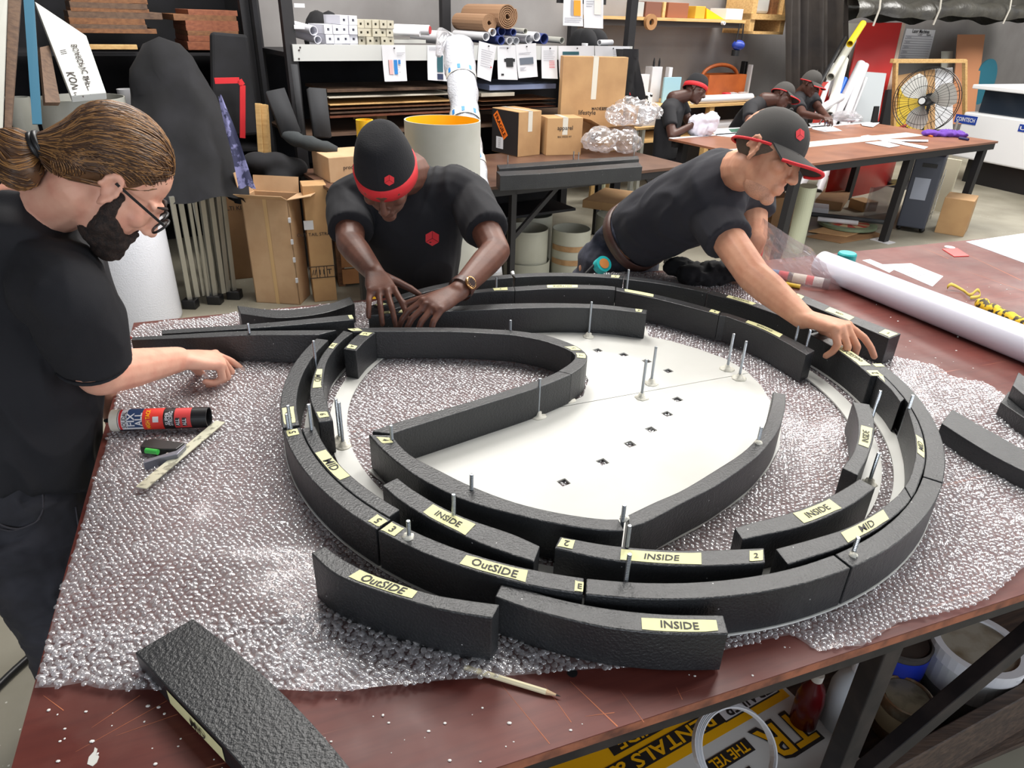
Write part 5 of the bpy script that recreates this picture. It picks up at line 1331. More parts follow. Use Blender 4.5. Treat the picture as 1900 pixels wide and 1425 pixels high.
# folded gazebo frame under a black cover
gz = thing('folded_gazebo', 'folded gazebo frame of pale poles under a black cloth cover', 'gazebo', px(385, 552, 0))
base = px(385, 552, 0)
for k, (x, y, xt, yt, w_) in enumerate(((352, 555, 318, 365, .028), (366, 550, 332, 360, .03), (378, 548, 348, 360, .02), (392, 545, 356, 355, .022), (398, 547, 372, 355, .03), (414, 543, 388, 350, .03), (422, 540, 402, 352, .03), (434, 538, 412, 352, .028), (386, 549, 360, 360, .016), (408, 540, 380, 352, .016))):
    a = px(x, y, .06); t = pz(xt, yt, (a - CAM_P).dot(CAM_F) - .36); q = MB(); q.bar(a, t, w_, w_ * .8); q.build('pole', M_ALU, gz)
    if k in (0, 4, 7): q = MB(); q.box(a - Vector((0, 0, .03)), (.09, .07, .06)); q.build('foot', M_DARK, gz, bevel=.006)
cl = MB(); rows = []
top = pz(320, 95, 4.50); bot = pz(370, 350, 4.42)
for j in range(13):
    t = j / 12; row = []
    prof = (.12 + .25 * t ** .7, .10 + .16 * t)
    yc = 80 + 290 * t; xl = np.interp(yc, (80, 100, 140, 200, 260, 370), (264, 250, 244, 240, 243, 262)); xr = np.interp(yc, (80, 100, 140, 200, 300, 370), (330, 352, 378, 405, 438, 452)); xc = (xl + xr) / 2; w_ = (xr - xl) / 2 / 1.1
    for k in range(33):
        a = 2 * math.pi * k / 32; fold = 1 + .10 * math.sin(a * 6 + t * 2) * t + .05 * math.sin(a * 13 + 1) * t
        Zc = 4.45; x = xc + 1.12 * w_ * math.cos(a) * fold; y = yc + (8 * math.sin(a * 3 + 1) * t if j == 12 else 0)
        row.append(pz(x, y, Zc + .22 * math.sin(a) * (.5 + .5 * t) * fold))
    rows.append(row)
rows = [[p + Vector((noise.noise(p * 7), noise.noise(p * 7 + Vector((3, 0, 0))), noise.noise(p * 5) * .4)) * .035 for p in r_[:-1]] for r_ in rows]; rows = [r_ + [r_[0]] for r_ in rows]
cl.sheet([[sum(rows[0], Vector()) / 33 + Vector((0, 0, .04))] * 33] + rows); cl.build('black_cover', M_BLKF, gz, smooth=True)
q = MB()
for k in range(3):
    rows2 = [[pz(408 + 18 * k + i * 10 * (1 - j * .1), 170 + 80 * k * .4 + j * 36, 4.30 + .02 * math.sin(i + j)) for i in range(4)] for j in range(4)]
rows2 = []
for j in range(8):
    t = j / 7; rows2.append([pz(405 + 38 * t + i * (2 + 6 * t), 178 + 170 * t + 4 * math.sin(i * 2 + j), 4.24 + .015 * math.sin(i * 1.7 + j)) for i in range(5)])
q.sheet(rows2); pf = q.build('printed_lining', mat('navy_patterned_cloth', (38, 40, 70), .85, var=(9, (110, 110, 150), .54, .58)), gz, smooth=True)
# black bag with red binding behind
root, P4, n = lean('canvas_bag', 'tall black canvas bag with a red binding strip hanging by the rack', 'bag', [(392, 58, 5.45), (460, 64, 5.45), (482, 250, 5.35), (396, 258, 5.35)], M_BLKF, .08, bevel=.02)
q = MB(); pts = [pv(x, y, 5.28) for x, y in ((398, 150), (444, 149), (450, 158), (450, 256))]
for a, b in zip(pts[:-1], pts[1:]): q.bar(a, b, .012, .036, up=-RV.cross((b - a).normalized()))
q.build('red_binding', M_RED, root)
for k, x in enumerate((482, 493)):
    a = pv(x + 4, 288, 5.1); b = pv(x - 2, 192 + k * 2, 5.15); q = MB(); q.bar(a, b, .035, .05); one(q, 'pine_batten', M_PINE, 'pine batten standing upright beside the canvas bag', 'batten', 'pine battens by the bag', bevel=.003)
for a in (('black_bag', 'black bag lying in a heap behind the open carton', (482, 330), (520, 345), (560, 320), 285), ):
    c = pz(514, 308, 4.68); q = MB()
    for k in range(6): q.ell(c + Vector((rnd.uniform(-.12, .12), rnd.uniform(-.06, .06), rnd.uniform(-.04, .03))), (.105, .09, .07), None, 12, 8)
    q.cap(c - Vector((0, 0, .1)), Vector((c.x, c.y, .13)), .12, .13, 14)
    me, co = remesh(q, .02, 3); o = mesh_obj('black_bag', me, M_BLKF); tag(recenter(o), a[1], 'bag')
for k, (x0, y0, x1, y1) in enumerate(((525, 245, 610, 290), )):
    pts = [pv(525, 250, 4.9), pv(560, 262, 4.8), pv(592, 270, 4.72), pv(626, 278, 4.68)]; q = MB(); q.tube(catmull(pts, 12), [.02, .035, .045, .05, .04, .045, .05, .04, .035, .04, .03, .02], 12)
    one(q, 'cloth_roll', mat('dark_grey_cloth', (52, 56, 58), .9, bump=(200, .3)), 'dark grey cloth draped along the bench end', 'cloth', smooth=True)
for k, (xa, ya, xb, yb) in enumerate(((512, 168, 540, 250), (588, 165, 598, 255), (546, 120, 560, 250))):
    a, b = pv(xa, ya, 5.0), pv(xb, yb, 4.9); q = MB(); q.bar(b, a, (.13, .11, .04)[k], (.05, .05, .03)[k], up=RV)
    q.v = [p + Vector((noise.noise(p * 9), 0, 0)) * .02 for p in q.v]
    one(q, 'rolled_fabric', mat('dark_grey_cloth2', (44, 45, 48), .9), ('thick dark fabric roll standing at the bench end by the battens', 'dark fabric roll with a white tag standing by the rack post', 'thin dark pole standing between the fabric rolls')[k], ('roll', 'roll', 'pole')[k], smooth=True)

# ------------------------------------------------------------------ cartons on the floor at the left
c1 = carton('tall open brown carton with torn flaps standing on the floor', 0, (476, 561), (557, 566), (571, 560), 371, M_BOARD2, open_=True, depth=.2); (cs, h) = corners(c1)
a, b, c, d = cs; mid = (a + b) / 2; q = MB(); of = (b - c).normalized() * .002
e = (b - a).normalized() * .012; q.add([mid - e + of, mid + e + of, mid + e + of + Vector((0, 0, h)), mid - e + of + Vector((0, 0, h))], [(0, 1, 2, 3)]); q.build('paper_tape', P((206, 170, 120), rough=.5), c1)
for t in (.25, .45, .62, .82):
    q = MB(); q.box(b + Vector((0, 0, h * t)) + of * 3, (.014, .014, .03)); q.build('staple_label', M_PAPER, c1)
c2 = carton('tall brown carton printed with handling marks behind the open one', 0, (584, 561), (626, 557), (637, 550), 343, M_BOARD, tape=False,
            texts=(('left', 'OUT TAIL STRAIGHT', .5, .60, .030, M_PRT),), depth=.16); (cs, h) = corners(c2)
a, b, c, d = cs; rt = (b - a).normalized(); of = (b - c).normalized() * .003
for k, s_ in enumerate(('//', '11', 'T')):
    cc = a.lerp(b, .12 + .33 * k) + Vector((0, 0, h * .27)) + of; w_ = .036
    q = MB()
    for s1, s2, t1, t2 in ((-1, 1, -1.15, -1.0), (-1, 1, 1.0, 1.15), (-1, -.88, -1, 1), (.88, 1, -1, 1)):
        q.add([cc + rt * (w_ * s1) + Vector((0, 0, w_ * t1)), cc + rt * (w_ * s2) + Vector((0, 0, w_ * t1)), cc + rt * (w_ * s2) + Vector((0, 0, w_ * t2)), cc + rt * (w_ * s1) + Vector((0, 0, w_ * t2))], [(0, 1, 2, 3)])
    fm = q.build('handling_mark', M_PRT, c2); writing(s_, cc, rt, (0, 0, 1), .05, M_PRT, fm, bold=.02)
cc = a.lerp(b, .1) + Vector((0, 0, h * .68)) + of; q = MB(); q.add([cc + rt * -.03 + Vector((0, 0, -.03)), cc + rt * .03 + Vector((0, 0, -.03)), cc + rt * .03 + Vector((0, 0, .03)), cc + rt * -.03 + Vector((0, 0, .03))], [(0, 1, 2, 3)]); q.build('shipping_label', M_PAPER, c2)
c3 = clean(carton('brown carton standing half hidden between the gazebo and the open carton', 0, (425, 520), (475, 515), (500, 505), 268, M_BOARDD, tape=False, texts=(('left', 'MULTI KIT', .5, .55, .04, M_PRT),)))
# wooden crate with three boards under the bench end
u0 = uvz(px(642, 535, 0)); wc = thing('wooden_crate', 'small wooden crate of three pine boards standing under the bench end', 'crate', px(655, 535, 0))
p0, p1 = px(637, 533, 0), px(712, 527, 0); t = (p1 - p0).normalized(); bk = Vector((-t.y, t.x, 0))
for k in range(3):
    q = MB(); z = .02 + k * .125; q.prism([p0 + Vector((0, 0, z)), p1 + Vector((0, 0, z)), p1 + bk * .02 + Vector((0, 0, z)), p0 + bk * .02 + Vector((0, 0, z))], (0, 0, .112)); q.build('board', mat('warm_pine', (176, 120, 70), .6, bump=(14, .2), var=(6, (148, 96, 54), .4, .7)), wc, bevel=.003)
for p in (p0, p1):
    q = MB(); q.prism([p - t * .03 + bk * .02, p + t * .02 + bk * .02, p + t * .02 + bk * .3, p - t * .03 + bk * .3], (0, 0, .40)); q.build('side_panel', M_OAK, wc, bevel=.003)

# ------------------------------------------------------------------ bench with cartons
ZBN = .78
bl, br_, bb = px(597, 342, ZBN), px(1270, 308, ZBN), px(547, 274, ZBN)
u0, v0, _ = uvz(bl); u1 = uvz(br_)[0]; v0 = 3.95
bn = thing('bench', 'brown-topped bench with black steel legs carrying the cartons', 'bench', rm((u0 + u1) / 2, 4.4, 0)); bn.matrix_basis = Matrix.Translation(rm((u0 + u1) / 2, 4.4, 0)) @ Matrix.Rotation(RA, 4, 'Z')
V1 = 4.98
rpart((u0, u1 + .06, v0, V1, ZBN - .02, ZBN), 'bench_top', mat('brown_bench_board', (104, 76, 60), .45, bump=(30, .1), var=(5, (84, 58, 46), .35, .7)), bn)
rpart((u0, u1 + .06, v0 + .01, v0 + .05, ZBN - .07, ZBN - .02), 'rail', M_BSTEEL, bn); rpart((u0, u1, V1 - .06, V1 - .02, ZBN - .07, ZBN - .02), 'rail', M_BSTEEL, bn)
for u in (u0 + .05, ruv(952, 400, 3.97)[0], u1 - .02):
    for v in (v0 + .01, V1 - .06): rpart((u - .02, u + .02, v, v + .04, 0, ZBN - .02), 'leg', M_BSTEEL, bn)
ul = ruv(952, 400, 3.97)[0]
q = MB(ROOM); q.bar((ul, v0 + .03, .40), (ul + .36, v0 + .03, ZBN - .06), .025, .03); q.build('brace', M_BSTEEL, bn)
q = MB(ROOM); q.bar((u1 - .02, v0 + .03, .40), (u1 - .36, v0 + .03, ZBN - .06), .025, .03); q.build('brace', M_BSTEEL, bn)
rpart((u0 + .3, u1 - .6, 4.5, V1 - .1, .38, .40), 'lower_shelf', M_BSTEEL, bn)
rpart((u0 + .3, u1 - .5, V1 - .02, V1, .05, .74), 'back_panel', M_BLKF, bn)
clean(carton('small grey-lidded product carton with a label band on the bench end', ZBN, (582, 322), (613, 340), (662, 316), 293, M_BOARD2, tape=False, texts=(('right', 'product', .5, .55, .035, M_PRT),)))
cf = carton('carton with a black printed side and an orange FRAGILE sticker on the bench', ZBN, (912, 280), (961, 292), (993, 285), 208, M_BOARD, tape=True); cs, h = corners(cf); a, b, c, d = cs
rt = (b - a).normalized(); of = Vector((rt.y, -rt.x, 0)) * .002
if of.dot(CAM_P - a) < 0: of = -of
q = MB(); q.add([a + rt * .005 + of + Vector((0, 0, .005)), b - rt * .005 + of + Vector((0, 0, .005)), b - rt * .005 + of + Vector((0, 0, h - .005)), a + rt * .005 + of + Vector((0, 0, h - .005))], [(0, 1, 2, 3)]); bp_ = q.build('black_side_print', P((38, 34, 34), rough=.6), cf)
dg = (rt * .62 - Vector((0, 0, .78))).normalized(); pn = rt.cross(Vector((0, 0, 1))); 
cc = a.lerp(b, .34) + Vector((0, 0, h * .64)) + of * 1.6; up_ = (rt * .78 + Vector((0, 0, .62))).normalized(); w_, hh_ = .11, .033
q = MB(); q.add([cc - dg * w_ - up_ * hh_, cc + dg * w_ - up_ * hh_, cc + dg * w_ + up_ * hh_, cc - dg * w_ + up_ * hh_], [(0, 1, 2, 3)]); st = q.build('fragile_sticker', P((240, 120, 40), rough=.5), cf); writing('FRAGILE', cc, dg, up_, .05, M_DARK, st, bold=.012, width=.19, lift=.002)
q = MB(); cc = a.lerp(b, .32) + Vector((0, 0, h * .24)) + of * 1.6; q.add([cc - rt * .045 - Vector((0, 0, .045)), cc + rt * .045 - Vector((0, 0, .045)), cc + rt * .045 + Vector((0, 0, .045)), cc - rt * .045 + Vector((0, 0, .045))], [(0, 1, 2, 3)]); lb = q.build('shipping_label', M_PAPER, cf)
for k in range(5): writing('||| | ||', cc + Vector((0, 0, .03 - .015 * k)), rt, (0, 0, 1), .012, M_PRT, lb, lift=.002)
clean(carton('brown carton closed with white tape between the fragile and the open carton', ZBN, (998, 281), (1013, 289), (1078, 287), 219, M_BOARD, texts=(('right', 'apparel', .5, .72, .045, M_PRT), ('right', 'BIG WIDE FIT', .5, .5, .02, M_PRT)), depth=.30))
clean(carton('plain brown carton behind the fragile one', ZBN + .02, (938, 250), (945, 252), (1001, 250), 180, M_BOARDD, tape=False, depth=.2))
clean(carton('large upright brown carton with a taped edge standing against the rack', ZBN, (1031, 272.6), (1036, 276), (1140, 270), 104, M_BOARD, texts=(('right', 'lifestyle', .42, .40, .05, M_PRT), ('right', 'MADE BY', .6, .45, .03, M_PRT), ('right', 'ESSENTIALS', .78, .45, .035, M_PRT))))
clean(carton('open brown carton with raised flaps full of clear film on the bench', ZBN, (1086, 274), (1118, 283), (1158, 275), 236, M_BOARD, open_=True, tape=False, texts=(('left', 'G', .4, .5, .06, M_PRT),)))
for x, y, x1, y1, z_, lb in ((1085, 215, 1165, 200, 1.06, 'clear plastic film bulging from the open carton'), (1075, 282, 1165, 276, .80, 'crumpled clear plastic bag lying before the open carton')):
    c = (px(x, y, z_) + px(x1, y1, z_)) / 2 - RV * (.27 if z_ > .9 else .10); q = MB(); r_ = random.Random(int(x))
    for k in range(9): q.ell(c + RU * r_.uniform(-.2, .2) + RV * r_.uniform(-.1, .1) + Vector((0, 0, r_.uniform(0, .06))), (.12, .10, .07), None, 10, 7)
    me, co = remesh(q, .02, 1); wrinkle(me, co, .02, 14, 3); o = mesh_obj('plastic_film', me, M_FILM, smooth=False); tag(recenter(o), lb, 'plastic film')
    if z_ < .9: o.location.z = ZBN + .001
clean(carton('brown carton with white lid standing on the rack behind the yellow roll', .97, (731, 208), (766, 212), (793, 209), 187, M_BOARD, tape=False))
clean(carton('open-flapped brown carton behind the slim yellow roll', .97, (655, 222), (700, 226), (720, 222), 196, M_BOARD, tape=False))
# slim yellow roll and the big grey roll
p = pz(676, 222, 3.66)
hollow('yellow_roll', 'slim glossy yellow roll standing behind the beanie man', 'roll', Vector((p.x, p.y, 0)), p, .045, .039, M_YEL, M_YEL)
p = pz(821, 222, 3.75); hollow('plastic_roll', 'wide grey plastic roll with a yellow inside standing behind the beanie man', 'roll', Vector((p.x, p.y, 0)), p, .205, .198, M_GPL, M_YEL, n=48)
# bubble-wrapped roll leaning on the rack
br0 = thing('wrapped_roll', 'tall roll in bubble wrap with blue-marked tape leaning on the rack', 'roll', px(935, 515, 0))
path = [pz(914, 515, 4.35), pz(897, 400, 4.25), pz(878, 310, 4.3), pz(865, 245, 4.4), pz(860, 180, 4.5), pz(853, 120, 4.6), pz(850, 88, 4.65)]
q = MB(); cp_ = catmull(path, 40); rs_l = [(.060 + .046 * i / 39) * (1 + .05 * math.sin(i * 1.3)) for i in range(40)]; q.tube(cp_, rs_l, 28)
for v_ in q.v: v_ += Vector((noise.noise(v_ * 22), noise.noise(v_ * 22 + Vector((5, 0, 0))), 0)) * .008
q.build('wrapping', mat('white_bubble_wrapping', (184, 186, 193), .22, bump=(90, .9, 2, .006), coat=.5), br0, smooth=True)
q = MB(); q.tube([path[-1] + Vector((-.02, 0, 0)), path[-1] + cv(-.10, -.05, -.06), path[-1] + cv(-.12, .10, -.10)], [.07, .05, .02], 12); q.build('loose_wrap', M_FILM, br0, smooth=True)
for i in (4, 11, 17, 25, 33):
    c = cp_[i]; t = (cp_[i + 1] - cp_[i - 1]).normalized(); nrm = (CAM_P - c); nrm = (nrm - t * nrm.dot(t)).normalized(); sd_ = t.cross(nrm); r_ = rs_l[i] + .005
    q = MB(); q.sheet([[c + t * s1 + (nrm * math.cos(a) + sd_ * math.sin(a)) * r_ for a in [math.radians(-90 + 180 * k / 14) for k in range(15)]] for s1 in (-.028, .028)]); tp_ = q.build('printed_tape', M_TAPEC, br0, smooth=True)
    for a in (-50, -10, 35):
        q = MB(); q.sheet([[c + t * s1 + (nrm * math.cos(x_) + sd_ * math.sin(x_)) * (r_ + .002) for x_ in [math.radians(a + 12 * k / 3) for k in range(4)]] for s1 in (-.018, .018)]); q.build('blue_mark', M_BLUEP, tp_)
# bent foam strips on the bench
pblock('curved black foam strip standing on the bench before the cartons', [(928, 326), (1010, 322), (1120, 314), (1192, 309)], [(921, 318), (1010, 314), (1120, 306), (1185, 301)], top=.875, bot=ZBN)
bfs = block('black foam strip with four rods standing behind the other on the bench', pxs([(926, 313), (1050, 304), (1186, 295)], .875), pxs([(922, 306), (1050, 297), (1184, 289)], .875), top=.875, bot=ZBN)
for x, y in ((942, 302), (1064, 294), (1073, 296), (1176, 288)):
    b = px(x, y, .875); q = MB(); q.cyl(b - Vector((0, 0, .05)), b + Vector((0, 0, .05)), .004, n=8); q.build('threaded_rod', M_ROD, bfs)
# grey plastic cylinders under the bench
M_CYL = mat('beige_grey_plastic', (186, 186, 172), .5, var=(3, (170, 170, 154), .4, .7))
def cylb(label, x, y, yt, r, parts=(), z0=0):
    b = px(x, y, 0); b.z = z0; h = vtop(b, yt)
    o = hollow('plastic_cylinder', label, 'cylinder', b, b + Vector((0, 0, h)), r, r - .006, M_CYL, None, n=40)
    return o, b, h
o, b, h = cylb('beige plastic cylinder standing in another under the bench', 976, 508, 412 + 10, .155)
q = MB(); q.sheet([[b + Vector((.158 * math.cos(a), .158 * math.sin(a), z)) for a in [math.radians(-125 + 70 * k / 8) for k in range(9)]] for z in (.13, h - .02)]); q.build('overlap_sheet', M_CYL, o, smooth=True)
hollow('plastic_cylinder', 'low wide beige plastic ring around the base of a cylinder under the bench', 'cylinder', b, b + Vector((0, 0, .12)), .178, .172, M_CYL, None, n=40)
o, b, h = cylb('beige plastic cylinder bound with brown packing tape under the bench', 1055, 505, 423, .148)
for z0, z1 in ((h * .28, h * .40), (h * .58, h * .70)):
    q = MB(); q.sheet([[b + Vector((.1505 * math.cos(a), .1505 * math.sin(a), z)) for a in [math.radians(-160 + 130 * k / 14) for k in range(15)]] for z in (z0, z1)]); q.build('brown_tape', mat('brown_packing_tape', (176, 140, 100), .35, var=(20, (156, 118, 80), .4, .7)), o, smooth=True)
cylb('shaded beige plastic cylinder standing deepest under the bench', 985, 478, 396, .16)
cylb('wide beige plastic cylinder beside the leaning man under the bench', 1140, 482, 398, .18)
clean(carton('flat brown carton lid lying on a cylinder under the bench', .40, (1080, 385), (1150, 395), (1200, 372), 380, M_BOARD, tape=False))
q = MB(); b = px(1112, 375, 0); q.cyl(b, b + Vector((0, 0, .62)), .05, n=24); one(q, 'pale_tube', P((196, 200, 172), rough=.4), 'pale green tube standing between a batten and an offcut under the bench', 'tube', smooth=False)
q = MB(); b = px(1142, 372, 0); q.box(b + Vector((0, 0, .31)), (.035, .05, .62), ROOM.to_3x3()); one(q, 'white_batten', M_WHT, 'white batten standing beside the pale green tube under the bench', 'batten')
q = MB(); b = px(1096, 378, 0); q.box(b + Vector((0, 0, .31)), (.05, .03, .62), ROOM.to_3x3()); one(q, 'pine_offcut', M_PINE, 'pine offcut standing beside the pale green tube under the bench', 'offcut')
# ------------------------------------------------------------------ right-hand table and what is around it
ZR = .82
rt_ = thing('cutting_table', 'brown cutting table with pale edge strips and black legs behind the capped man', 'table', rm(6.25, 4.15, 0)); rt_.matrix_basis = Matrix.Translation(rm(6.25, 4.15, 0)) @ Matrix.Rotation(RA, 4, 'Z')
rpart((4.75, 7.76, 3.46, 4.84, ZR - .018, ZR), 'table_top', mat('scuffed_brown_board', (146, 98, 74), .4, bump=(30, .1), var=(4, (120, 78, 60), .35, .7)), rt_)
rpart((4.75, 7.76, 4.79, 4.84, ZR, ZR + .004), 'edge_strip', M_PAPER, rt_); rpart((4.75, 7.4, 3.98, 4.18, ZR, ZR + .002), 'grey_strip', P((196, 194, 186), rough=.5), rt_)
for v in (3.47, 4.77): rpart((4.77, 7.74, v, v + .05, ZR - .075, ZR - .018), 'rail', M_BSTEEL, rt_)
for u in (4.85, 6.38, 7.62):
    for v in (3.5, 4.74):
        q = MB(ROOM); q.bar((u - .03, v + .02, 0), (u + .02, v + .02, ZR - .02), .06, .07); q.build('leg', M_BSTEEL, rt_)
rpart((6.30, 6.42, 3.44, 3.62, 0, .006), 'foot_plate', M_WHT, rt_)
def flat(name, label, cat, pts, z, m_, th=.003):
    P_ = [px(x, y, z) for x, y in pts]; q = MB(); q.prism(P_, (0, 0, th)); return one(q, name, m_, label, cat)
flat('paper_sheet', 'white paper pattern lying before the two capped workers', 'paper', [(1500, 229), (1530, 228), (1562, 243), (1530, 245), (1508, 240)], ZR + .001, M_PAPER)
flat('paper_sheet', 'white sheet lying before the worker in the beanie on the cutting table', 'paper', [(1312, 240), (1390, 236), (1388, 258), (1330, 252)], ZR + .001, M_PAPER)
flat('cutting_mat', 'green cutting mat beside the white sheet on the cutting table', 'mat', [(1352, 240), (1398, 237), (1396, 244), (1357, 245)], ZR + .0055, P((60, 110, 92), rough=.6))
flat('paper_strip', 'long white paper strip lying across the cutting table', 'paper', [(1597, 253), (1610, 251), (1722, 273), (1715, 277)], ZR + .003, M_PAPER)
flat('paper_strip', 'short folded white paper lying before the long strip on the cutting table', 'paper', [(1605, 265), (1640, 262), (1670, 271), (1650, 274)], ZR + .003, M_PAPER)
flat('paper_strip', 'thin white strip lying behind the long one on the cutting table', 'paper', [(1650, 259), (1722, 260), (1722, 263), (1650, 262)], ZR + .0065, M_PAPER)
flat('paper_sheet', 'white card lying by the back edge of the cutting table', 'paper', [(1597, 229), (1632, 228), (1620, 236), (1600, 233)], ZR + .006, M_PAPER)
c = px(1750, 252, ZR); q = MB(); r_ = random.Random(5)
for k in range(9): q.ell(c + Vector((r_.uniform(-.15, .15), r_.uniform(-.08, .08), .02)), (.08, .06, .03), None, 10, 7)
me, co = remesh(q, .012, 2); wrinkle(me, co, .012, 20, 2); co = np.empty(len(me.vertices) * 3); me.vertices.foreach_get('co', co); co = co.reshape(-1, 3); co[:, 2] = np.maximum(co[:, 2], ZR + .001); me.vertices.foreach_set('co', co.ravel()); me.update()
tag(recenter(mesh_obj('purple_cloth', me, mat('purple_cloth', (92, 48, 150), .8))), 'crumpled purple cloth on the cutting table corner by the laser cutter', 'cloth')
for x0, y0, x1, y1, r_, m_, lb in ((1780, 256, 1797, 259, .012, P((30, 30, 80)), 'dark blue marker beside the purple cloth'), (1712, 249, 1730, 253, .008, P((230, 120, 40)), 'orange craft knife beside the purple cloth')):
    q = MB(); q.cyl(px(x0, y0, ZR + r_), px(x1, y1, ZR + r_), r_, n=10); one(q, 'marker', m_, lb, 'marker')
b = px(1771, 243, ZR); q = MB(); q.cyl(b, b + Vector((0, 0, .10)), .012, n=12); one(q, 'glue_stick', M_ALU, 'small upright silver tube beside the purple cloth', 'tube')
q = MB(); b = px(1473, 466, 0); q.tube([b, pz(1500, 345, (b - CAM_P).dot(CAM_F) - .32)], .072, 28); one(q, 'pale_tube', P((198, 202, 176), rough=.35), 'pale green plastic tube leaning against the edge of the cutting table', 'tube', smooth=False)
# red curved sheet
rows = []; p0, p1 = px(1528, 372, 0), px(1652, 340, 0)
mid = (p0 + p1) / 2; t = (p1 - p0).normalized(); n_ = Vector((t.y, -t.x, 0)); L = (p1 - p0).length
q = MB(); rows = [[p0.lerp(p1, k / 12) + n_ * (.12 * math.sin(math.pi * k / 12)) + Vector((0, 0, z)) for k in range(13)] for z in (0, .35, .72)]; q.sheet(rows)
o = one(q, 'red_sheet', P((176, 34, 32), rough=.4), 'glossy red plastic sheet curved under the cutting table', 'plastic sheet', smooth=True); sl = o.modifiers.new('t', 'SOLIDIFY'); sl.thickness = .005
# cardboard, game wheel and tubes on the floor under the table
for k, pts in enumerate((((1497, 440), (1560, 452), (1640, 438), (1590, 420)), ((1500, 430), (1570, 440), (1620, 425), (1560, 415)))):
    flat('cardboard_sheet', ('flat brown cardboard sheet lying lowest on the floor under the cutting table', 'flat cardboard sheet lying under the painted wheel')[k], 'cardboard', pts, .002 + .012 * k, (M_BOARDD, M_BOARD)[k], .01)
c = px(1572, 416, .04); wh = thing('painted_wheel', 'round painted game wheel lying on the cardboard under the cutting table', 'wheel', (c.x, c.y, .03))
q = MB(); q.lathe([(0, .03), (.27, .03), (.27, .055), (0, .055)], (c.x, c.y, 0), 40); q.build('disc', P((120, 136, 108), rough=.5), wh)
for k in range(16):
    a0, a1 = k * math.pi / 8, (k + 1) * math.pi / 8; q = MB(); cc = Vector((c.x, c.y, .0565)); q.add([cc] + [cc + Vector((.2 * math.cos(a0 + (a1 - a0) * i / 3), .2 * math.sin(a0 + (a1 - a0) * i / 3), 0)) for i in range(4)], [(0, 1, 2), (0, 2, 3), (0, 3, 4)]); q.build('sector', (P((200, 172, 132)), P((184, 74, 58)))[k % 2], wh)
for x0, y0, x1, y1, r_, m_, lb in ((1517, 406, 1592, 414, .022, M_WHT, 'white tube lying over the painted wheel'), (1503, 397, 1640, 412, .022, P((60, 62, 64)), 'dark grey tube lying behind the white one')):
    q = MB(); q.cyl(px(x0, y0, .085), px(x1, y1, .085), r_, n=14); one(q, 'tube', m_, lb, 'tube')
clean(carton('white-sided open carton lying on the floor under the cutting table', 0, (1500, 398), (1535, 402), (1565, 396), 388, M_PAPER, tape=False))
clean(carton('small brown carton lying beside the painted wheel', 0, (1573, 385), (1600, 394), (1606, 386), 376, M_BOARD, tape=False))
clean(carton('brown carton standing behind the table leg near the capped man', 0, (1405, 415), (1428, 424), (1452, 405), 368, M_BOARDD, tape=False))
clean(carton('low worn carton under the cutting table behind the white-sided one', 0, (1510, 385), (1560, 392), (1590, 372), 376, M_BOARDD, tape=False))
p0, p1 = px(1607, 402, 0), px(1650, 396, 0); q = MB(); q.prism([p0, p1, p1 + RV * .04, p0 + RV * .04], (0, 0, .30)); one(q, 'clear_tray', M_FILM, 'clear plastic tray standing on edge beside the table leg', 'tray', bevel=.01)
# gas heater
a, b, c = px(1660, 428, 0), px(1712, 436, 0), px(1752, 402, 0); c = square(a, b, c); d = a + c - b
ht_ = thing('gas_heater', 'dark grey cabinet gas heater with a wire grille under the cutting table', 'heater', (a + c) / 2); M_HEAT = P((62, 66, 78), rough=.45)
q = MB(); q.prism([x + Vector((0, 0, .05)) for x in (b, a, d, c)], (0, 0, .68)); q.build('cabinet', M_HEAT, ht_, bevel=.012)
for x in (a, b, c, d):
    cc = x.lerp((a + c) / 2, .18); q = MB(); q.ell(cc + Vector((0, 0, .027)), .027, None, 10, 7); q.build('castor', M_DARK, ht_, smooth=True)
rt2 = (b - a).normalized(); of = Vector((rt2.y, -rt2.x, 0)); of = of if of.dot(CAM_P - a) > 0 else -of
def panel_on(p0, p1, f0, f1, z0, z1, of, m_, name, parent, th=.004):
    A, B = p0.lerp(p1, f0), p0.lerp(p1, f1); q = MB(); q.prism([A + Vector((0, 0, z0)), B + Vector((0, 0, z0)), B + Vector((0, 0, z1)), A + Vector((0, 0, z1))], of * th); return q.build(name, m_, parent)
panel_on(a, b, .18, .72, .32, .52, of, P((150, 156, 170)), 'instruction_label', ht_); panel_on(a, b, .3, .8, .62, .655, of, M_DARK, 'handle_slot', ht_)
of2 = (c - b).normalized(); of2 = Vector((of2.y, -of2.x, 0)); of2 = of2 if of2.dot(CAM_P - b) > 0 else -of2
gp = panel_on(b, c, .15, .85, .12, .5, of2, P((150, 150, 146), rough=.4), 'burner_panel', ht_)
for k in range(9):
    z = .13 + k * .045; A, B = b.lerp(c, .13), b.lerp(c, .87); q = MB(); q.tube([A + of2 * .02 + Vector((0, 0, z)), B + of2 * .02 + Vector((0, 0, z))], .004, 6); q.build('grille_wire', M_ALU, gp)
clean(carton('open brown carton standing on the concrete floor beside the heater', 0, (1733, 431), (1787, 440), (1803, 428), 374, M_BOARD, open_=False, tape=False))
q = MB(); b0 = px(1752, 395, 0); q.prism([b0, b0 + RU * .03, b0 + RU * .03 + RV * .4, b0 + RV * .4], (0, 0, .55)); one(q, 'cream_panel', P((222, 214, 190), rough=.5), 'cream panel standing behind the gas heater', 'panel')

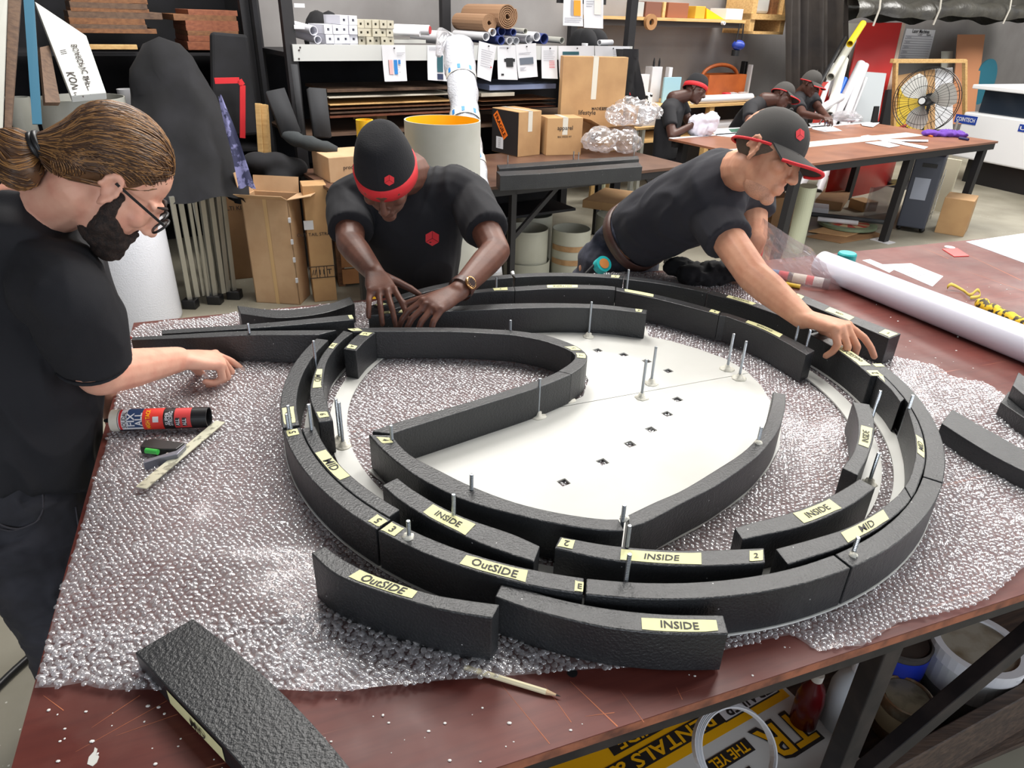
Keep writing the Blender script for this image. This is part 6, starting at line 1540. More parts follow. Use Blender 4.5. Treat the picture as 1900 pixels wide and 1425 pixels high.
# ------------------------------------------------------------------ back wall bench, shelf and crate
ZWB = .93
wb = thing('pine_bench', 'pine-topped bench along the grey wall behind the worker in the beanie', 'bench', rm(6.5, 6.35, 0)); wb.matrix_basis = Matrix.Translation(rm(6.5, 6.35, 0)) @ Matrix.Rotation(RA, 4, 'Z')
rpart((5.05, 7.75, 6.0, 6.68, ZWB - .03, ZWB), 'bench_top', M_PINE, wb); rpart((5.05, 7.75, 6.05, 6.68, .55, .58), 'lower_shelf', M_PINE, wb); rpart((5.05, 7.75, 6.6, 6.62, .05, .88), 'back_panel', P((60, 58, 58)), wb)
for u in (5.1, 6.5, 7.65): rpart((u, u + .07, 6.02, 6.09, 0, ZWB - .03), 'leg', M_PINE, wb)
for k, (x0, y0, x1, y1, r_, v_, lb) in enumerate(((1285, 187, 1392, 190, .045, 6.06, 'long white paper roll lying along the wall bench'), (1296, 216, 1362, 218, .07, 6.18, 'thick white roll lying on the lower shelf of the wall bench'))):
    a, b = pv(x0, y0, v_), pv(x1, y1, v_); a.z = b.z = (ZWB + r_ if k == 0 else .58 + r_); hollow('paper_roll', lb, 'roll', a, b, r_, r_ * .6, M_WHT)
# orange tool crate
x0 = ruv(1312, 172, 6.3); x1 = ruv(1386, 138, 6.3); tc_ = thing('tool_crate', 'orange-stained wooden tool crate with an arched handle on the wall bench', 'crate', rm((x0[0] + x1[0]) / 2, 6.42, ZWB)); M_ORW = mat('orange_stained_pine', (176, 92, 42), .45, bump=(14, .15), var=(5, (146, 70, 30), .4, .75)); zt_ = x1[2]
for b_ in ((x0[0], x1[0], 6.3, 6.32, ZWB, zt_), (x0[0], x1[0], 6.55, 6.57, ZWB, zt_), (x0[0], x0[0] + .02, 6.32, 6.55, ZWB, zt_), (x1[0] - .02, x1[0], 6.32, 6.55, ZWB, zt_), (x0[0], x1[0], 6.32, 6.55, ZWB, ZWB + .015)): rpart(b_, 'side_board', M_ORW, tc_)
q = MB(ROOM); um = (x0[0] + x1[0]) / 2; w_ = (x1[0] - x0[0]) / 2 - .02
q.tube([(um + w_ * math.cos(a), 6.435, zt_ - .03 + .13 * math.sin(a)) for a in [math.pi * k / 14 for k in range(15)]], .022, 8); q.build('handle', M_ORW, tc_, smooth=True)
def on_bench(name, label, cat, rect, v, d, m_, bevel=.004): return room_box(name, label, cat, rect, v, d, m_, z0=ZWB + .001, bevel=bevel)
on_bench('white_box', 'white printed box standing on the wall bench below two markers', 'box', (1209, 124, 1230, 146), 6.35, .12, M_WHT)
for k, x in enumerate((1215, 1225)):
    b_ = ruv(x, 124, 6.38); q = MB(ROOM); q.lathe([(.012, b_[2]), (.012, b_[2] + .05), (.004, b_[2] + .09), (0, b_[2] + .09)], (b_[0], 6.4, 0), 10); one(q, 'black_bottle', M_DARK, 'small black nozzle bottle standing on the white printed box', 'bottle', 'bottles on the white box')
on_bench('extension_socket', 'white extension socket block on the wall bench behind the mug', 'socket', (1187, 138, 1206, 148), 6.3, .08, M_WHT)
on_bench('socket_tower', 'white socket tower with black outlets behind the worker\'s beanie', 'socket', (1240, 125, 1249, 145), 6.3, .06, M_WHT)
on_bench('mug', 'plain white mug on the wall bench edge', 'mug', (1184, 168, 1197, 184), 6.08, .08, M_WHT, .02)
on_bench('patterned_mug', 'white mug with black spots on the wall bench edge', 'mug', (1199, 172, 1213, 190), 6.05, .09, mat('black_spotted_china', (236, 236, 234), .3, var=(22, (20, 20, 22), .53, .55)), .02)
on_bench('thinner_can', 'black and white can behind the tool crate', 'can', (1379, 114, 1389, 140), 6.5, .07, M_DARK, .01); on_bench('spray_can', 'tall white can beside the tool crate', 'can', (1391, 120, 1399, 150), 6.4, .07, M_WHT, .01)
on_bench('blue_booklet', 'pale blue booklet propped behind the worker\'s neck', 'booklet', (1232, 143, 1265, 158), 6.25, .02, P((150, 190, 206)), .002)
on_bench('red_stapler', 'small red stapler on the wall bench', 'stapler', (1346, 172, 1357, 178), 6.1, .06, P((190, 30, 40)), .006)
q = MB(ROOM); b_ = ruv(1375, 178, 6.15)
for k in range(6): q.ell((b_[0] + rnd.uniform(-.12, .12), 6.2, ZWB + .05), (.08, .06, .045), None, 10, 6)
for v_ in q.v: v_.z = max(v_.z, ZWB + .001)
one(q, 'plastic_wrap', M_FILM, 'crumpled clear wrap lying on the wall bench beside the stapler', 'plastic film')
# shelf on the wall
ws = thing('pine_shelf', 'pine shelf board on the grey wall above the bench', 'shelf', rm(6.2, 6.4, 1.7)); ws.matrix_basis = Matrix.Translation(rm(6.2, 6.4, 1.7)) @ Matrix.Rotation(RA, 4, 'Z')
rpart((4.9, 7.06, 6.2, 6.68, 1.755, 1.785), 'shelf_board', M_PINE, ws); rpart((4.9, 7.06, 6.24, 6.27, 1.70, 1.755), 'rail', P((70, 62, 58)), ws)
def on_shelf(name, label, cat, rect, v, d, m_): return room_box(name, label, cat, rect, v, d, m_, z0=1.786)
on_shelf('brown_box', 'dark brown box standing on the wall shelf above the brown tape roll', 'box', (1197, 4, 1229, 29), 6.25, .2, P((120, 76, 60), rough=.7))
on_shelf('brown_box', 'reddish brown box with a black clip on the wall shelf', 'box', (1238, 6, 1279, 31), 6.25, .2, P((142, 84, 56), rough=.7))
on_shelf('pine_block', 'pale pine block between the two brown boxes on the wall shelf', 'block', (1229, 4, 1237, 30), 6.24, .15, M_PINE)
on_shelf('yellow_box', 'small yellow printed box on the wall shelf', 'box', (1289, 12, 1310, 33), 6.25, .12, P((206, 160, 50), rough=.6))
on_shelf('white_paper_roll', 'white rolled paper lying on the wall shelf', 'roll', (1346, 17, 1380, 35), 6.25, .25, M_WHT)
on_shelf('plastic_bag', 'clear bag of small parts at the rack end of the wall shelf', 'bag', (1174, 4, 1196, 27), 6.25, .12, P((176, 178, 176), rough=.4))
P3 = [pv(1311, 15, 6.24), pv(1344, 36, 6.24), pv(1311, 35, 6.24)]; q = MB(); q.prism(P3, RV * .1); one(q, 'yellow_ramp', M_YEL, 'bright yellow triangular printed packet on the wall shelf', 'packet')
def ring_thing(label, x, y, r, ri, v, m_, name='tape_roll'):
    p = pv(x, y, v); q = MB(); q.ring(p, ri, r, -.02, .02, 28, RV); return one(q, name, m_, label, 'tape roll')
ring_thing('brown packing tape roll hanging on the edge of the wall shelf', 1207, 41, .075, .032, 6.17, P((164, 120, 78), rough=.5)); ring_thing('small white tape roll hanging on the edge of the wall shelf', 1342, 43, .018, .009, 6.17, M_WHT)
# blue mask hanging
p = pv(1370, 84, 6.12); mk = thing('dust_mask', 'blue respirator mask hanging by black straps below the wall shelf', 'mask', p - Vector((0, 0, .1)))
q = MB(); q.ell(p, (.075, .06, .055), None, 14, 9); q.build('face_piece', P((36, 60, 150), rough=.4), mk, smooth=True)
q = MB(); q.cyl(p - Vector((.02, 0, .05)), p - Vector((.02, .0, .11)), .045, n=14); q.build('filter', M_DARK, mk)
for s_ in (-1, 1): q = MB(); q.tube([p + RU * .05 * s_, p + RU * .03 * s_ + Vector((0, 0, .22))], .008, 6); q.build('strap', M_DARK, mk)
# pine crate high at the right of the shelf
cr = thing('pine_crate', 'tall pine shelf crate with parts hanging on the wall beside the shelf', 'crate', pv(1430, 60, 6.1)); b_ = fbox(1388, -40, 1472, 63, 6.2, .38)
for bb_ in ((b_[0], b_[0] + .08, 6.2, 6.58, b_[4], b_[5]), (b_[1] - .08, b_[1], 6.2, 6.58, b_[4], b_[5]), (b_[0], b_[1], 6.2, 6.58, b_[4], b_[4] + .03), (b_[0], b_[1], 6.18, 6.58, b_[4] + .15, b_[4] + .21), (b_[0], b_[1], 6.58, 6.6, b_[4], b_[5])): rpart(bb_, 'board', M_PINE, cr)
q = MB(ROOM); q.bx(b_[0] + .10, b_[0] + .34, 6.24, 6.5, b_[4] + .211, b_[4] + .42); one(q, 'parts_bag', P((196, 194, 188), rough=.4), 'bag of white parts standing in the pine crate', 'bag', bevel=.03)
q = MB(ROOM); q.bx(b_[0] + .38, b_[0] + .48, 6.24, 6.5, b_[4] + .211, b_[4] + .6); one(q, 'brown_board', M_OAK, 'brown board standing in the pine crate', 'board')
# stool and mug-print box at the bench end
st_ = thing('stool', 'small grey wooden stool standing beside the bench end', 'stool', px(1190, 300, 0)); sc_ = uvz(pv(1190, 232, 5.5)); zst = sc_[2]
rpart((sc_[0] - .2, sc_[0] + .22, 5.35, 5.7, zst - .02, zst), 'seat', M_PINE, st_)
for du in (-.18, .16):
    for v in (5.37, 5.65): rpart((sc_[0] + du, sc_[0] + du + .04, v, v + .04, 0, zst - .02), 'leg', M_GPL, st_)
q = MB(ROOM); q.bx(sc_[0] - .1, sc_[0] + .12, 5.42, 5.6, zst + .001, zst + .17); one(q, 'printed_box', M_PAPER, 'white box printed with a black mug standing on the stool', 'box')
o = bpy.data.objects[-1] if False else None
jk = thing('hanging_jacket', 'black jacket with a red panel hanging on the rack end post', 'jacket', pv(1165, 200, 5.0)); q = MB()
rows = [[pv(1152 + (i - 2) * (9 + 3 * j / 6), 90 + 21 * j, 5.02) - RV * (.06 + .03 * math.sin(i * 2 + j)) for i in range(6)] for j in range(6)]
q.sheet(rows); q.build('cloth', M_BLKF, jk, smooth=True); q = MB(); q.sheet([[p - RV * .03 for p in [pv(1143, 148, 5.0), pv(1158, 147, 5.0)]], [p - RV * .03 for p in [pv(1146, 170, 5.0), pv(1166, 176, 5.0)]]]); q.build('red_panel', M_RED, jk)

# ------------------------------------------------------------------ curtain, tarpaulin, leaning boards and rolls
q = MB(); rows = []
for j in range(9):
    t = j / 8; rows.append([pv(1448 + 114 * i / 30, -60 + 420 * t, 6.05) - RV * (.05 + .05 * math.sin(i * 1.25 + .6 * math.sin(t * 3)) + .05 * math.sin(i * .5)) for i in range(31)])
q.sheet(rows); o = one(q, 'dark_curtain', mat('dark_brown_curtain', (52, 46, 42), .85, bump=(8, .3, 3, .02), var=(3, (36, 32, 32), .4, .7)), 'dark curtain hanging in folds beside the leaning boards', 'curtain', smooth=True)
q = MB(); rows = []
for j in range(12):
    a = math.pi * 1.5 * j / 11 - .5
    rows.append([(lambda p, i: p - RV * (.16 * math.cos(a) * (1 + .15 * math.sin(i * .9))) + Vector((0, 0, .13 * math.sin(a) * (1 + .22 * math.sin(i * .9 + 1)) + .02 * math.sin(i * .37))))(pv(1572 + 380 * i / 40, 20 + 6 * i / 40, 5.9), i) for i in range(41)])
q.sheet(rows); M_TARP = mat('grey_black_tarpaulin', (72, 70, 64), .32, bump=(7, .6, 4, .03), var=(3, (50, 48, 46), .4, .7))
tp_ = thing('rolled_tarpaulin', 'dark tarpaulin rolled up and tied along the opening above the leaning boards', 'tarpaulin', pv(1730, 20, 5.9)); q.build('roll', M_TARP, tp_, smooth=True)
for x in (1603, 1715, 1845):
    p = pv(x, 20, 5.9) - RV * .17; q = MB(); q.tube([p + Vector((0, 0, .2)), p + Vector((.01, 0, .02)) - RV * .02, p - Vector((0, 0, .16))], .012, 6); q.build('tie_cord', P((190, 186, 176), rough=.6), tp_)
rows = [[pv(1572 + 380 * i / 10, -60 + 70 * j, 5.95) - RV * (.04 * math.sin(i)) for i in range(11)] for j in range(2)]; q = MB(); q.sheet(rows); q.build('hanging_sheet', M_TARP, tp_, smooth=True)
VB = 6.45
lean('leaning_board', 'pale grey board leaning on the wall behind the yellow roll', 'board', [(1556, 43, VB), (1606, 43, VB), (1560, 225, VB - .3), (1530, 225, VB - .3)], M_GPL, .02)
lean('red_board', 'large red board leaning on the wall behind the standing rolls', 'board', [(1600, 42, VB - .05), (1674, 42, VB - .05), (1632, 225, VB - .4), (1556, 225, VB - .4)], P((196, 46, 44), rough=.4), .02)
lean('leaning_board', 'narrow pale-edged board leaning between the red board and the frame', 'board', [(1675, 42, VB - .03), (1681, 42, VB - .03), (1640, 225, VB - .4), (1632, 225, VB - .4)], P((206, 186, 170)), .03)
lean('plastic_board', 'translucent grey plastic board leaning before the red board', 'board', [(1606, 133, VB - .5), (1645, 136, VB - .5), (1628, 228, VB - .7), (1582, 228, VB - .7)], P((190, 196, 200), rough=.2), .02)
lean('red_board', 'small red board standing beside the worker with the outer cap', 'board', [(1526, 152, VB - .9), (1540, 152, VB - .9), (1530, 228, VB - 1.0), (1510, 228, VB - 1.0)], P((200, 56, 46), rough=.4), .02)
lean('black_board', 'dark glossy strip board standing against the wooden frame', 'board', [(1649, 166, VB - .6), (1655, 166, VB - .6), (1652, 232, VB - .7), (1636, 232, VB - .7)], M_DARK, .05)
lean('black_board', 'short black board leaning before the translucent plastic board', 'board', [(1624, 197, VB - .8), (1632, 197, VB - .8), (1628, 230, VB - .85), (1617, 230, VB - .85)], M_DARK, .02)
ZRV = 5.62
for k, (x0, y0, x1, y1, rp, m_, lb) in enumerate(((1527, 200, 1557, 135, 6.5, M_WHT, 'thick white roll standing between the slim white and the blue roll'), (1538, 213, 1567, 147, 6, P((30, 110, 220), rough=.4), 'bright blue roll standing among the leaning rolls'), (1550, 215, 1598, 118, 8, M_WHT, 'tall white roll standing between the blue roll and another white one'), (1570, 216, 1605, 121, 7, M_WHT, 'tall white roll standing beside the translucent plastic board'), (1580, 214, 1607, 145, 3, M_WHT, 'thin white tube leaning before the translucent plastic board'), (1562, 108, 1582, 75, 7, P((196, 196, 186), rough=.3), 'translucent roll standing below the yellow roll'), (1581, 75, 1601, 44, 6, P((226, 196, 40), rough=.35), 'yellow roll standing highest of the leaning rolls'), (1549, 105, 1568, 70, 3.2, M_DARK, 'black tube standing beside the translucent roll'), (1551, 164, 1562, 143, 5, P((160, 24, 60), rough=.4), 'dark red roll standing behind the blue roll'), (1536, 155, 1548, 121, 4.5, M_WHT, 'slim white roll standing next to the curtain'), (1556, 150, 1566, 112, 8, P((222, 222, 214), rough=.3), 'short wide white roll standing behind the blue roll'))):
    v0, v1 = ZRV - .05 * k % .2, ZRV + .15 - .03 * (k % 4); a, b = pv(x0, y0, v0), pv(x1, y1, v1)
    if k in (6, 7, 5): a = a.lerp(b, 0) 
    d = (b - a); k_ = a.z / max(d.z, .05) if k not in (5, 6) else 0
    a2 = a - d * min(k_, 1.6); a2.z = max(a2.z, .01)
    r_ = rp / 1295 * (b - CAM_P).dot(CAM_F)
    if k == 6: a2 = a - d * .2
    if k == 5: a2 = a - d * 1.0
    hollow('standing_roll', lb, 'roll', a2, b, r_, r_ * .8, m_)
a, b = pv(1520, 204, 5.2), pv(1560, 181, 5.35); hollow('standing_roll', 'white roll lying slanted across the foot of the blue roll', 'roll', a, b, .045, .03, M_WHT)
c = px(1567, 218, ZR + .05); q = MB()
for k in range(7): q.ell(c + RU * rnd.uniform(-.2, .2) + Vector((0, 0, rnd.uniform(-.02, .03))), (.09, .06, .05), None, 10, 7)
for v_ in q.v: v_.z = max(v_.z, ZR + .006)
one(q, 'plastic_wrap', M_FILM, 'crumpled clear wrap lying at the back edge of the cutting table', 'plastic film')
# notice
P4 = [pv(x, y, VW - .012) for x, y in ((1683, 53), (1736, 56), (1722, 114), (1666, 112))]; nt_ = thing('printed_notice', 'white notice headed Laser Machines with a ruled table on the grey wall', 'notice', P4[3])
q = MB(); q.prism(P4, RV * .008); q.build('sheet', M_PAPER, nt_)
rt3 = (P4[1] - P4[0]).normalized(); dn3 = (P4[3] - P4[0]).normalized(); up3 = -(dn3 - rt3 * dn3.dot(rt3)).normalized()
W_ = (P4[1] - P4[0]).length; H_ = (P4[3] - P4[0]).length
writing('Laser Machines', P4[0] + rt3 * W_ * .5 + dn3 * H_ * .06, rt3, up3, .075, M_INK, nt_, bold=.015, lift=.004); writing('Color', P4[0] + rt3 * W_ * .5 + dn3 * H_ * .16, rt3, up3, .05, M_INK, nt_, lift=.004); writing('Name', P4[0] + rt3 * W_ * .8 + dn3 * H_ * .16, rt3, up3, .05, M_INK, nt_, lift=.004)
for k in range(10):
    a = P4[0] + dn3 * H_ * (.22 + .078 * k) + rt3 * W_ * .02; q = MB(); q.bar(a - RV * .004, a + rt3 * W_ * .95 - RV * .004, .003, .006); q.build('ruled_line', M_LINE, nt_)
    if k % 2 == 0: writing('machine', a + rt3 * W_ * .13 + dn3 * H_ * .035, rt3, up3, .035, M_LINE, nt_, lift=.004)
# wooden frame rack behind the fan, sheets inside
VF = 5.9
fr = thing('sheet_frame', 'pine frame holding loose boards behind the pedestal fan', 'frame', pv(1720, 230, VF))
for (xa, ya, xb, yb) in ((1662, 112, 1655, 300), (1655, 113, 1790, 113), (1790, 113, 1790, 290)): q = MB(); q.bar(pv(xa, ya, VF), pv(xb, yb, VF), .05, .05); q.build('rail', M_PINE, fr)
for quad, m_, lb in (([(1665, 140, VF + .1), (1735, 128, VF + .1), (1735, 260, VF), (1660, 260, VF)], M_BOARD, 'brown board standing in the pine frame'), ([(1670, 160, VF + .05), (1720, 160, VF + .05), (1715, 260, VF - .02), (1660, 260, VF - .02)], P((206, 176, 60)), 'yellow-tinged board standing in the pine frame behind the fan'), ([(1730, 128, VF + .12), (1768, 125, VF + .12), (1768, 240, VF + .02), (1725, 240, VF + .02)], M_PAPER, 'white board standing in the pine frame'), ([(1778, 64, VF + .5), (1828, 64, VF + .5), (1806, 230, VF + .2), (1764, 230, VF + .2)], P((190, 130, 92)), 'tall orange-brown board leaning on the wall by the laser machine'), ([(1748, 95, VF + .55), (1768, 95, VF + .55), (1764, 200, VF + .4), (1744, 200, VF + .4)], M_GPL, 'narrow white board leaning beside the orange-brown one')):
    lean('loose_board', lb, 'board', quad, m_, .012)
q = MB(); p = pv(1824, 152, 6.3); q.lathe([(0, 0), (.34, 0), (.34, .02), (0, .02)], p, 36, axis=-RV); one(q, 'teal_disc', P((40, 110, 130), rough=.4), 'teal disc standing on the wall side of the laser machine', 'disc')
# pedestal fan
fc = pz(1718, 186, 8.2); fn = thing('pedestal_fan', 'large pedestal fan with black wire cage and grey blades behind the cutting table', 'fan', (fc.x, fc.y, 0))
fw = (CAM_P - fc); fw.z = 0; fw = (fw.normalized() * .92 + CAM_R * -.38).normalized(); R_ = Vector((0, 0, 1)).rotation_difference(fw).to_matrix(); RF = .355
q = MB()
for k in range(48):
    a = 2 * math.pi * k / 48; d_ = R_ @ Vector((math.cos(a), math.sin(a), 0)); q.tube([fc + fw * .10 + d_ * .05, fc + fw * .09 + d_ * RF * .6, fc + fw * .03 + d_ * RF], .0022, 4)
for rr, zz in ((RF, .03), (RF * .75, .075), (RF * .45, .095), (RF, -.05)): q.tube([fc + fw * zz + (R_ @ Vector((rr * math.cos(a), rr * math.sin(a), 0))) for a in [2 * math.pi * k / 40 for k in range(41)]], .005 if rr == RF else .003, 5)
for k in range(16):
    a = 2 * math.pi * k / 16; d_ = R_ @ Vector((math.cos(a), math.sin(a), 0)); q.tube([fc - fw * .12 + d_ * .06, fc - fw * .10 + d_ * RF * .6, fc - fw * .05 + d_ * RF], .003, 4)
q.build('wire_cage', M_DARK, fn)
for k in range(3):
    a0 = math.radians(95 + 120 * k); q = MB(); rows = []
    for j in range(7):
        r_ = .05 + .27 * j / 6; hw = .30 + .34 * math.sin(math.pi * min(1, j / 6 * .85 + .1)); rows.append([fc + (R_ @ Vector((r_ * math.cos(a0 + hw * s_), r_ * math.sin(a0 + hw * s_), .035 * s_))) for s_ in (-1, -.5, 0, .5, 1)])
    q.sheet(rows); q.build('blade', P((196, 196, 192), rough=.35), fn, smooth=True)
q = MB(); q.lathe([(.0, .13), (.045, .13), (.05, .12), (.05, -.1), (.0, -.1)], fc, 20, axis=fw); q.build('hub', M_DARK, fn); q = MB(); q.lathe([(0, .131), (.035, .131), (.035, .135), (0, .135)], fc, 20, axis=fw); q.build('badge', P((200, 204, 206)), fn)
q = MB(); q.cyl(fc - fw * .18, fc - fw * .08, .07, n=16); q.build('motor', M_DARK, fn)
bp0 = Vector((fc.x, fc.y, 0)) - fw * .16; bp0.z = 0; q = MB(); q.cyl(bp0, Vector((bp0.x, bp0.y, fc.z)), .02, n=12); q.build('pole', M_BSTEEL, fn); q = MB(); q.lathe([(0, 0), (.24, 0), (.22, .04), (.03, .06), (0, .06)], bp0, 28); q.build('base', M_DARK, fn)
# laser cutter
A = px(1764, 289, .30); B = px(1900, 316, .30); dl_ = (B - A).normalized(); E_ = B + dl_ * 1.1; sd3 = Vector((-dl_.y, dl_.x, 0)); sd3 = sd3 if sd3.x > 0 else -sd3; M_LAS = P((226, 228, 230), rough=.4)
lz = thing('laser_cutter', 'large white laser cutting machine with blue name plates', 'machine', (A + E_) / 2 + sd3 * .8 - Vector((0, 0, .30))); A.z = E_.z = .30; hz_ = vtop(A, 207)
q = MB(); q.prism([A, E_, E_ + sd3 * 1.6, A + sd3 * 1.6], (0, 0, hz_)); q.build('body', M_LAS, lz, bevel=.02)
q = MB(); i_ = dl_ * .15 + sd3 * .15; q.prism([A + i_ - Vector((0, 0, .30)), E_ + i_ - Vector((0, 0, .30)), E_ + sd3 * 1.5 - Vector((0, 0, .30)), A + dl_ * .15 + sd3 * 1.5 - Vector((0, 0, .30))], (0, 0, .31)); q.build('plinth', M_DARK, lz)
up4 = Vector((0, 0, hz_)); q = MB(); q.prism([A + up4 + sd3 * .12 + dl_ * .1, E_ + up4 + sd3 * .12, E_ + up4 + sd3 * 1.5, A + up4 + sd3 * 1.5 + dl_ * .1], (0, 0, .28)); q.build('dark_window', P((34, 42, 52), rough=.15), lz)
q = MB(); q.prism([A + up4 + Vector((0, 0, .27)), E_ + up4 + Vector((0, 0, .27)), E_ + up4 + sd3 * 1.6 + Vector((0, 0, .27)), A + up4 + sd3 * 1.6 + Vector((0, 0, .27))], (0, 0, .05)); q.build('hood', M_LAS, lz, bevel=.01)
n4 = -sd3
def plate(x0, y0, x1, y1, s_):
    # on the body's left face
    def on(x, y):
        d = ray(x, y); t = (A - CAM_P).dot(n4) / d.dot(n4); return CAM_P + d * t
    c0, c1 = on(x0, (y0 + y1) / 2), on(x1, (y0 + y1) / 2 + (x1 - x0) * .2); h_ = abs(on(x0, y0).z - on(x0, y1).z) / 2; c1.z = c0.z = (c0.z + c1.z) / 2; m_ = (c0 + c1) / 2; r4 = (c1 - c0).normalized()
    q = MB(); q.prism([c0 - Vector((0, 0, h_)), c1 - Vector((0, 0, h_)), c1 + Vector((0, 0, h_)), c0 + Vector((0, 0, h_))], n4 * .006); pl_ = q.build('name_plate', P((28, 62, 150), rough=.4), lz)
    writing(s_, m_ + n4 * .007, r4, (0, 0, 1), h_ * 1.35, M_WHT, pl_, bold=.02, width=(c1 - c0).length * .86, lift=.001)
plate(1773, 210, 1812, 226, 'COINTECH'); plate(1891, 229, 1925, 243, 'UNI')
q = MB(); T0 = A + up4 + dl_ * .75 + sd3 * .3 + Vector((0, 0, .32)); q.box(T0 + Vector((0, 0, .35)), (.14, .14, .7), Matrix((dl_, sd3, Vector((0, 0, 1)))).transposed()); q.build('column', M_LAS, lz, bevel=.01)
q = MB(); q.box(T0 + dl_ * .6 + Vector((0, 0, .42)), (1.0, .08, .62), Matrix((dl_, sd3, Vector((0, 0, 1)))).transposed()); q.build('screen_housing', M_LAS, lz, bevel=.01)
q = MB(); q.box(T0 + dl_ * .62 - sd3 * .05 + Vector((0, 0, .44)), (.86, .02, .48), Matrix((dl_, sd3, Vector((0, 0, 1)))).transposed()); q.build('screen', P((44, 66, 110), rough=.12), lz)

# ------------------------------------------------------------------ the three workers in the background
def worker(label, hd, hat, sh_r, el_r, wr_r, sh_l, el_l, wr_l, nb, waist, hip, foot_dir, facing, seat=False):
    root = thing('person', label, 'person', (hip.x, hip.y, 0)); lat = (sh_l - sh_r).normalized(); ff = Vector(facing).normalized()
    body = MB(); head(body, hd, 1.0); limb(body, [hd.p(-.03, 0, -.05), nb], [.056, .07]); loft(body, [(hip, ff * .1, lat * .15), (waist, ff * .09, lat * .13), (nb.lerp(waist, .3), ff * .1, lat * .15), (nb, ff * .05, lat * .07)], 16)
    for s_, e_, w_, sd in ((sh_r, el_r, wr_r, 1), (sh_l, el_l, wr_l, -1)):
        limb(body, [s_, e_, w_], [.052, .042, .028]); limb(body, [nb.lerp(waist, .2), s_], [.06, .055]); hand(body, w_, (w_ - e_).normalized(), Vector((0, 0, 1)) - facing * .2, sd, ((30, 35, 20),) * 4, s=1.0)
    for sd in (-1, 1): limb(body, [hip + lat * .08 * sd - Vector((0, 0, .05)), Vector((hip.x, hip.y, .5)) + lat * .09 * sd, Vector((hip.x, hip.y, .09)) + lat * .1 * sd], [.08, .055, .045], 10)
    surf(body, 'body', .008, M_SKB, root, 2)
    ts = MB(); loft(ts, [(hip, ff * .12, lat * .165), (waist, ff * .115, lat * .155), (nb.lerp(waist, .35), ff * .12, lat * .17), (nb.lerp(waist, .08), ff * .08, lat * .1), (nb, ff * .065, lat * .075)], 18)
    for s_, e_ in ((sh_r, el_r), (sh_l, el_l)): limb(ts, [nb.lerp(waist, .25), s_], [.085, .072]); ts.tube([s_, s_.lerp(e_, .65)], [.07, .066], 12)
    surf(ts, 'tshirt', .013, M_BLK, root, 3)
    jn = MB(); loft(jn, [(hip - Vector((0, 0, .12)), ff * .12, lat * .17), (hip + Vector((0, 0, .02)), ff * .11, lat * .155)], 16)
    for sd in (-1, 1): jn.tube([hip + lat * .085 * sd - Vector((0, 0, .06)), Vector((hip.x, hip.y, .5)) + lat * .09 * sd, Vector((hip.x, hip.y, .04)) + lat * .1 * sd], [.1, .08, .07], 12)
    surf(jn, 'trousers', .016, M_JEAN, root, 2)
    h_ = empty(hat); h_.parent = root; h_.matrix_basis = children_inv(root)
    if hat == 'beanie': beanie(hd, 1.0, h_, M_BEAN, M_RED, slack=.012)
    else: dm = cap_brim(hd, 1.05, h_, M_CAP, M_RED)
    return root
Z1 = 6.62
worker('person in black beanie with red band folding white cloth at the cutting table', Fr(pz(1290, 168, Z1), cv(.80, .45, -.35), cv(.42, -.85, -.1)), 'beanie',
       pz(1240, 205, Z1 - .12), pz(1247, 252, Z1 - .2), pz(1288, 230, Z1 - .16), pz(1262, 192, Z1 + .18), pz(1278, 225, Z1 + .2), pz(1298, 217, Z1 + .05), pz(1250, 183, Z1 + .02), pz(1238, 240, Z1 + .05), pz(1236, 292, Z1 + .1), None, cv(.95, .1, -.2))
Z2 = 6.9
worker('person in grey red-edged cap bending low over the cutting table beside the curtain', Fr(pz(1452, 178, Z2), cv(.72, .55, -.40), cv(.45, -.86, -.1)), 'cap',
       pz(1392, 200, Z2 - .15), pz(1390, 232, Z2 - .35), pz(1430, 236, Z2 - .5), pz(1428, 192, Z2 + .2), pz(1445, 222, Z2 + .15), pz(1465, 230, Z2 - .1), pz(1418, 185, Z2 + .05), pz(1390, 215, Z2 + .35), pz(1375, 240, Z2 + .5), None, cv(.8, .3, -.3))
Z3 = 7.35
worker('person in grey red-edged cap standing between the other capped worker and the rolls', Fr(pz(1504, 156, Z3), cv(.55, .62, -.55), cv(.35, -.75, -.45)), 'cap',
       pz(1478, 190, Z3 - .05), pz(1490, 212, Z3 - .3), pz(1520, 217, Z3 - .45), pz(1506, 180, Z3 + .25), pz(1520, 202, Z3 + .1), pz(1534, 216, Z3 - .3), pz(1488, 172, Z3 + .12), pz(1480, 205, Z3 + .3), pz(1475, 235, Z3 + .4), None, cv(.6, .4, -.6))
c = pz(1303, 228, Z1 - .14); q = MB()
for k in range(8): q.ell(c + Vector((rnd.uniform(-.09, .09), rnd.uniform(-.05, .05), rnd.uniform(-.06, .05))), (.06, .05, .07), None, 10, 7)
me, co = remesh(q, .014, 2); wrinkle(me, co, .012, 22, 4); tag(recenter(mesh_obj('white_cloth', me, mat('white_cotton', (226, 226, 240), .9))), 'bunched white cloth in the hands of the worker in the beanie', 'cloth')
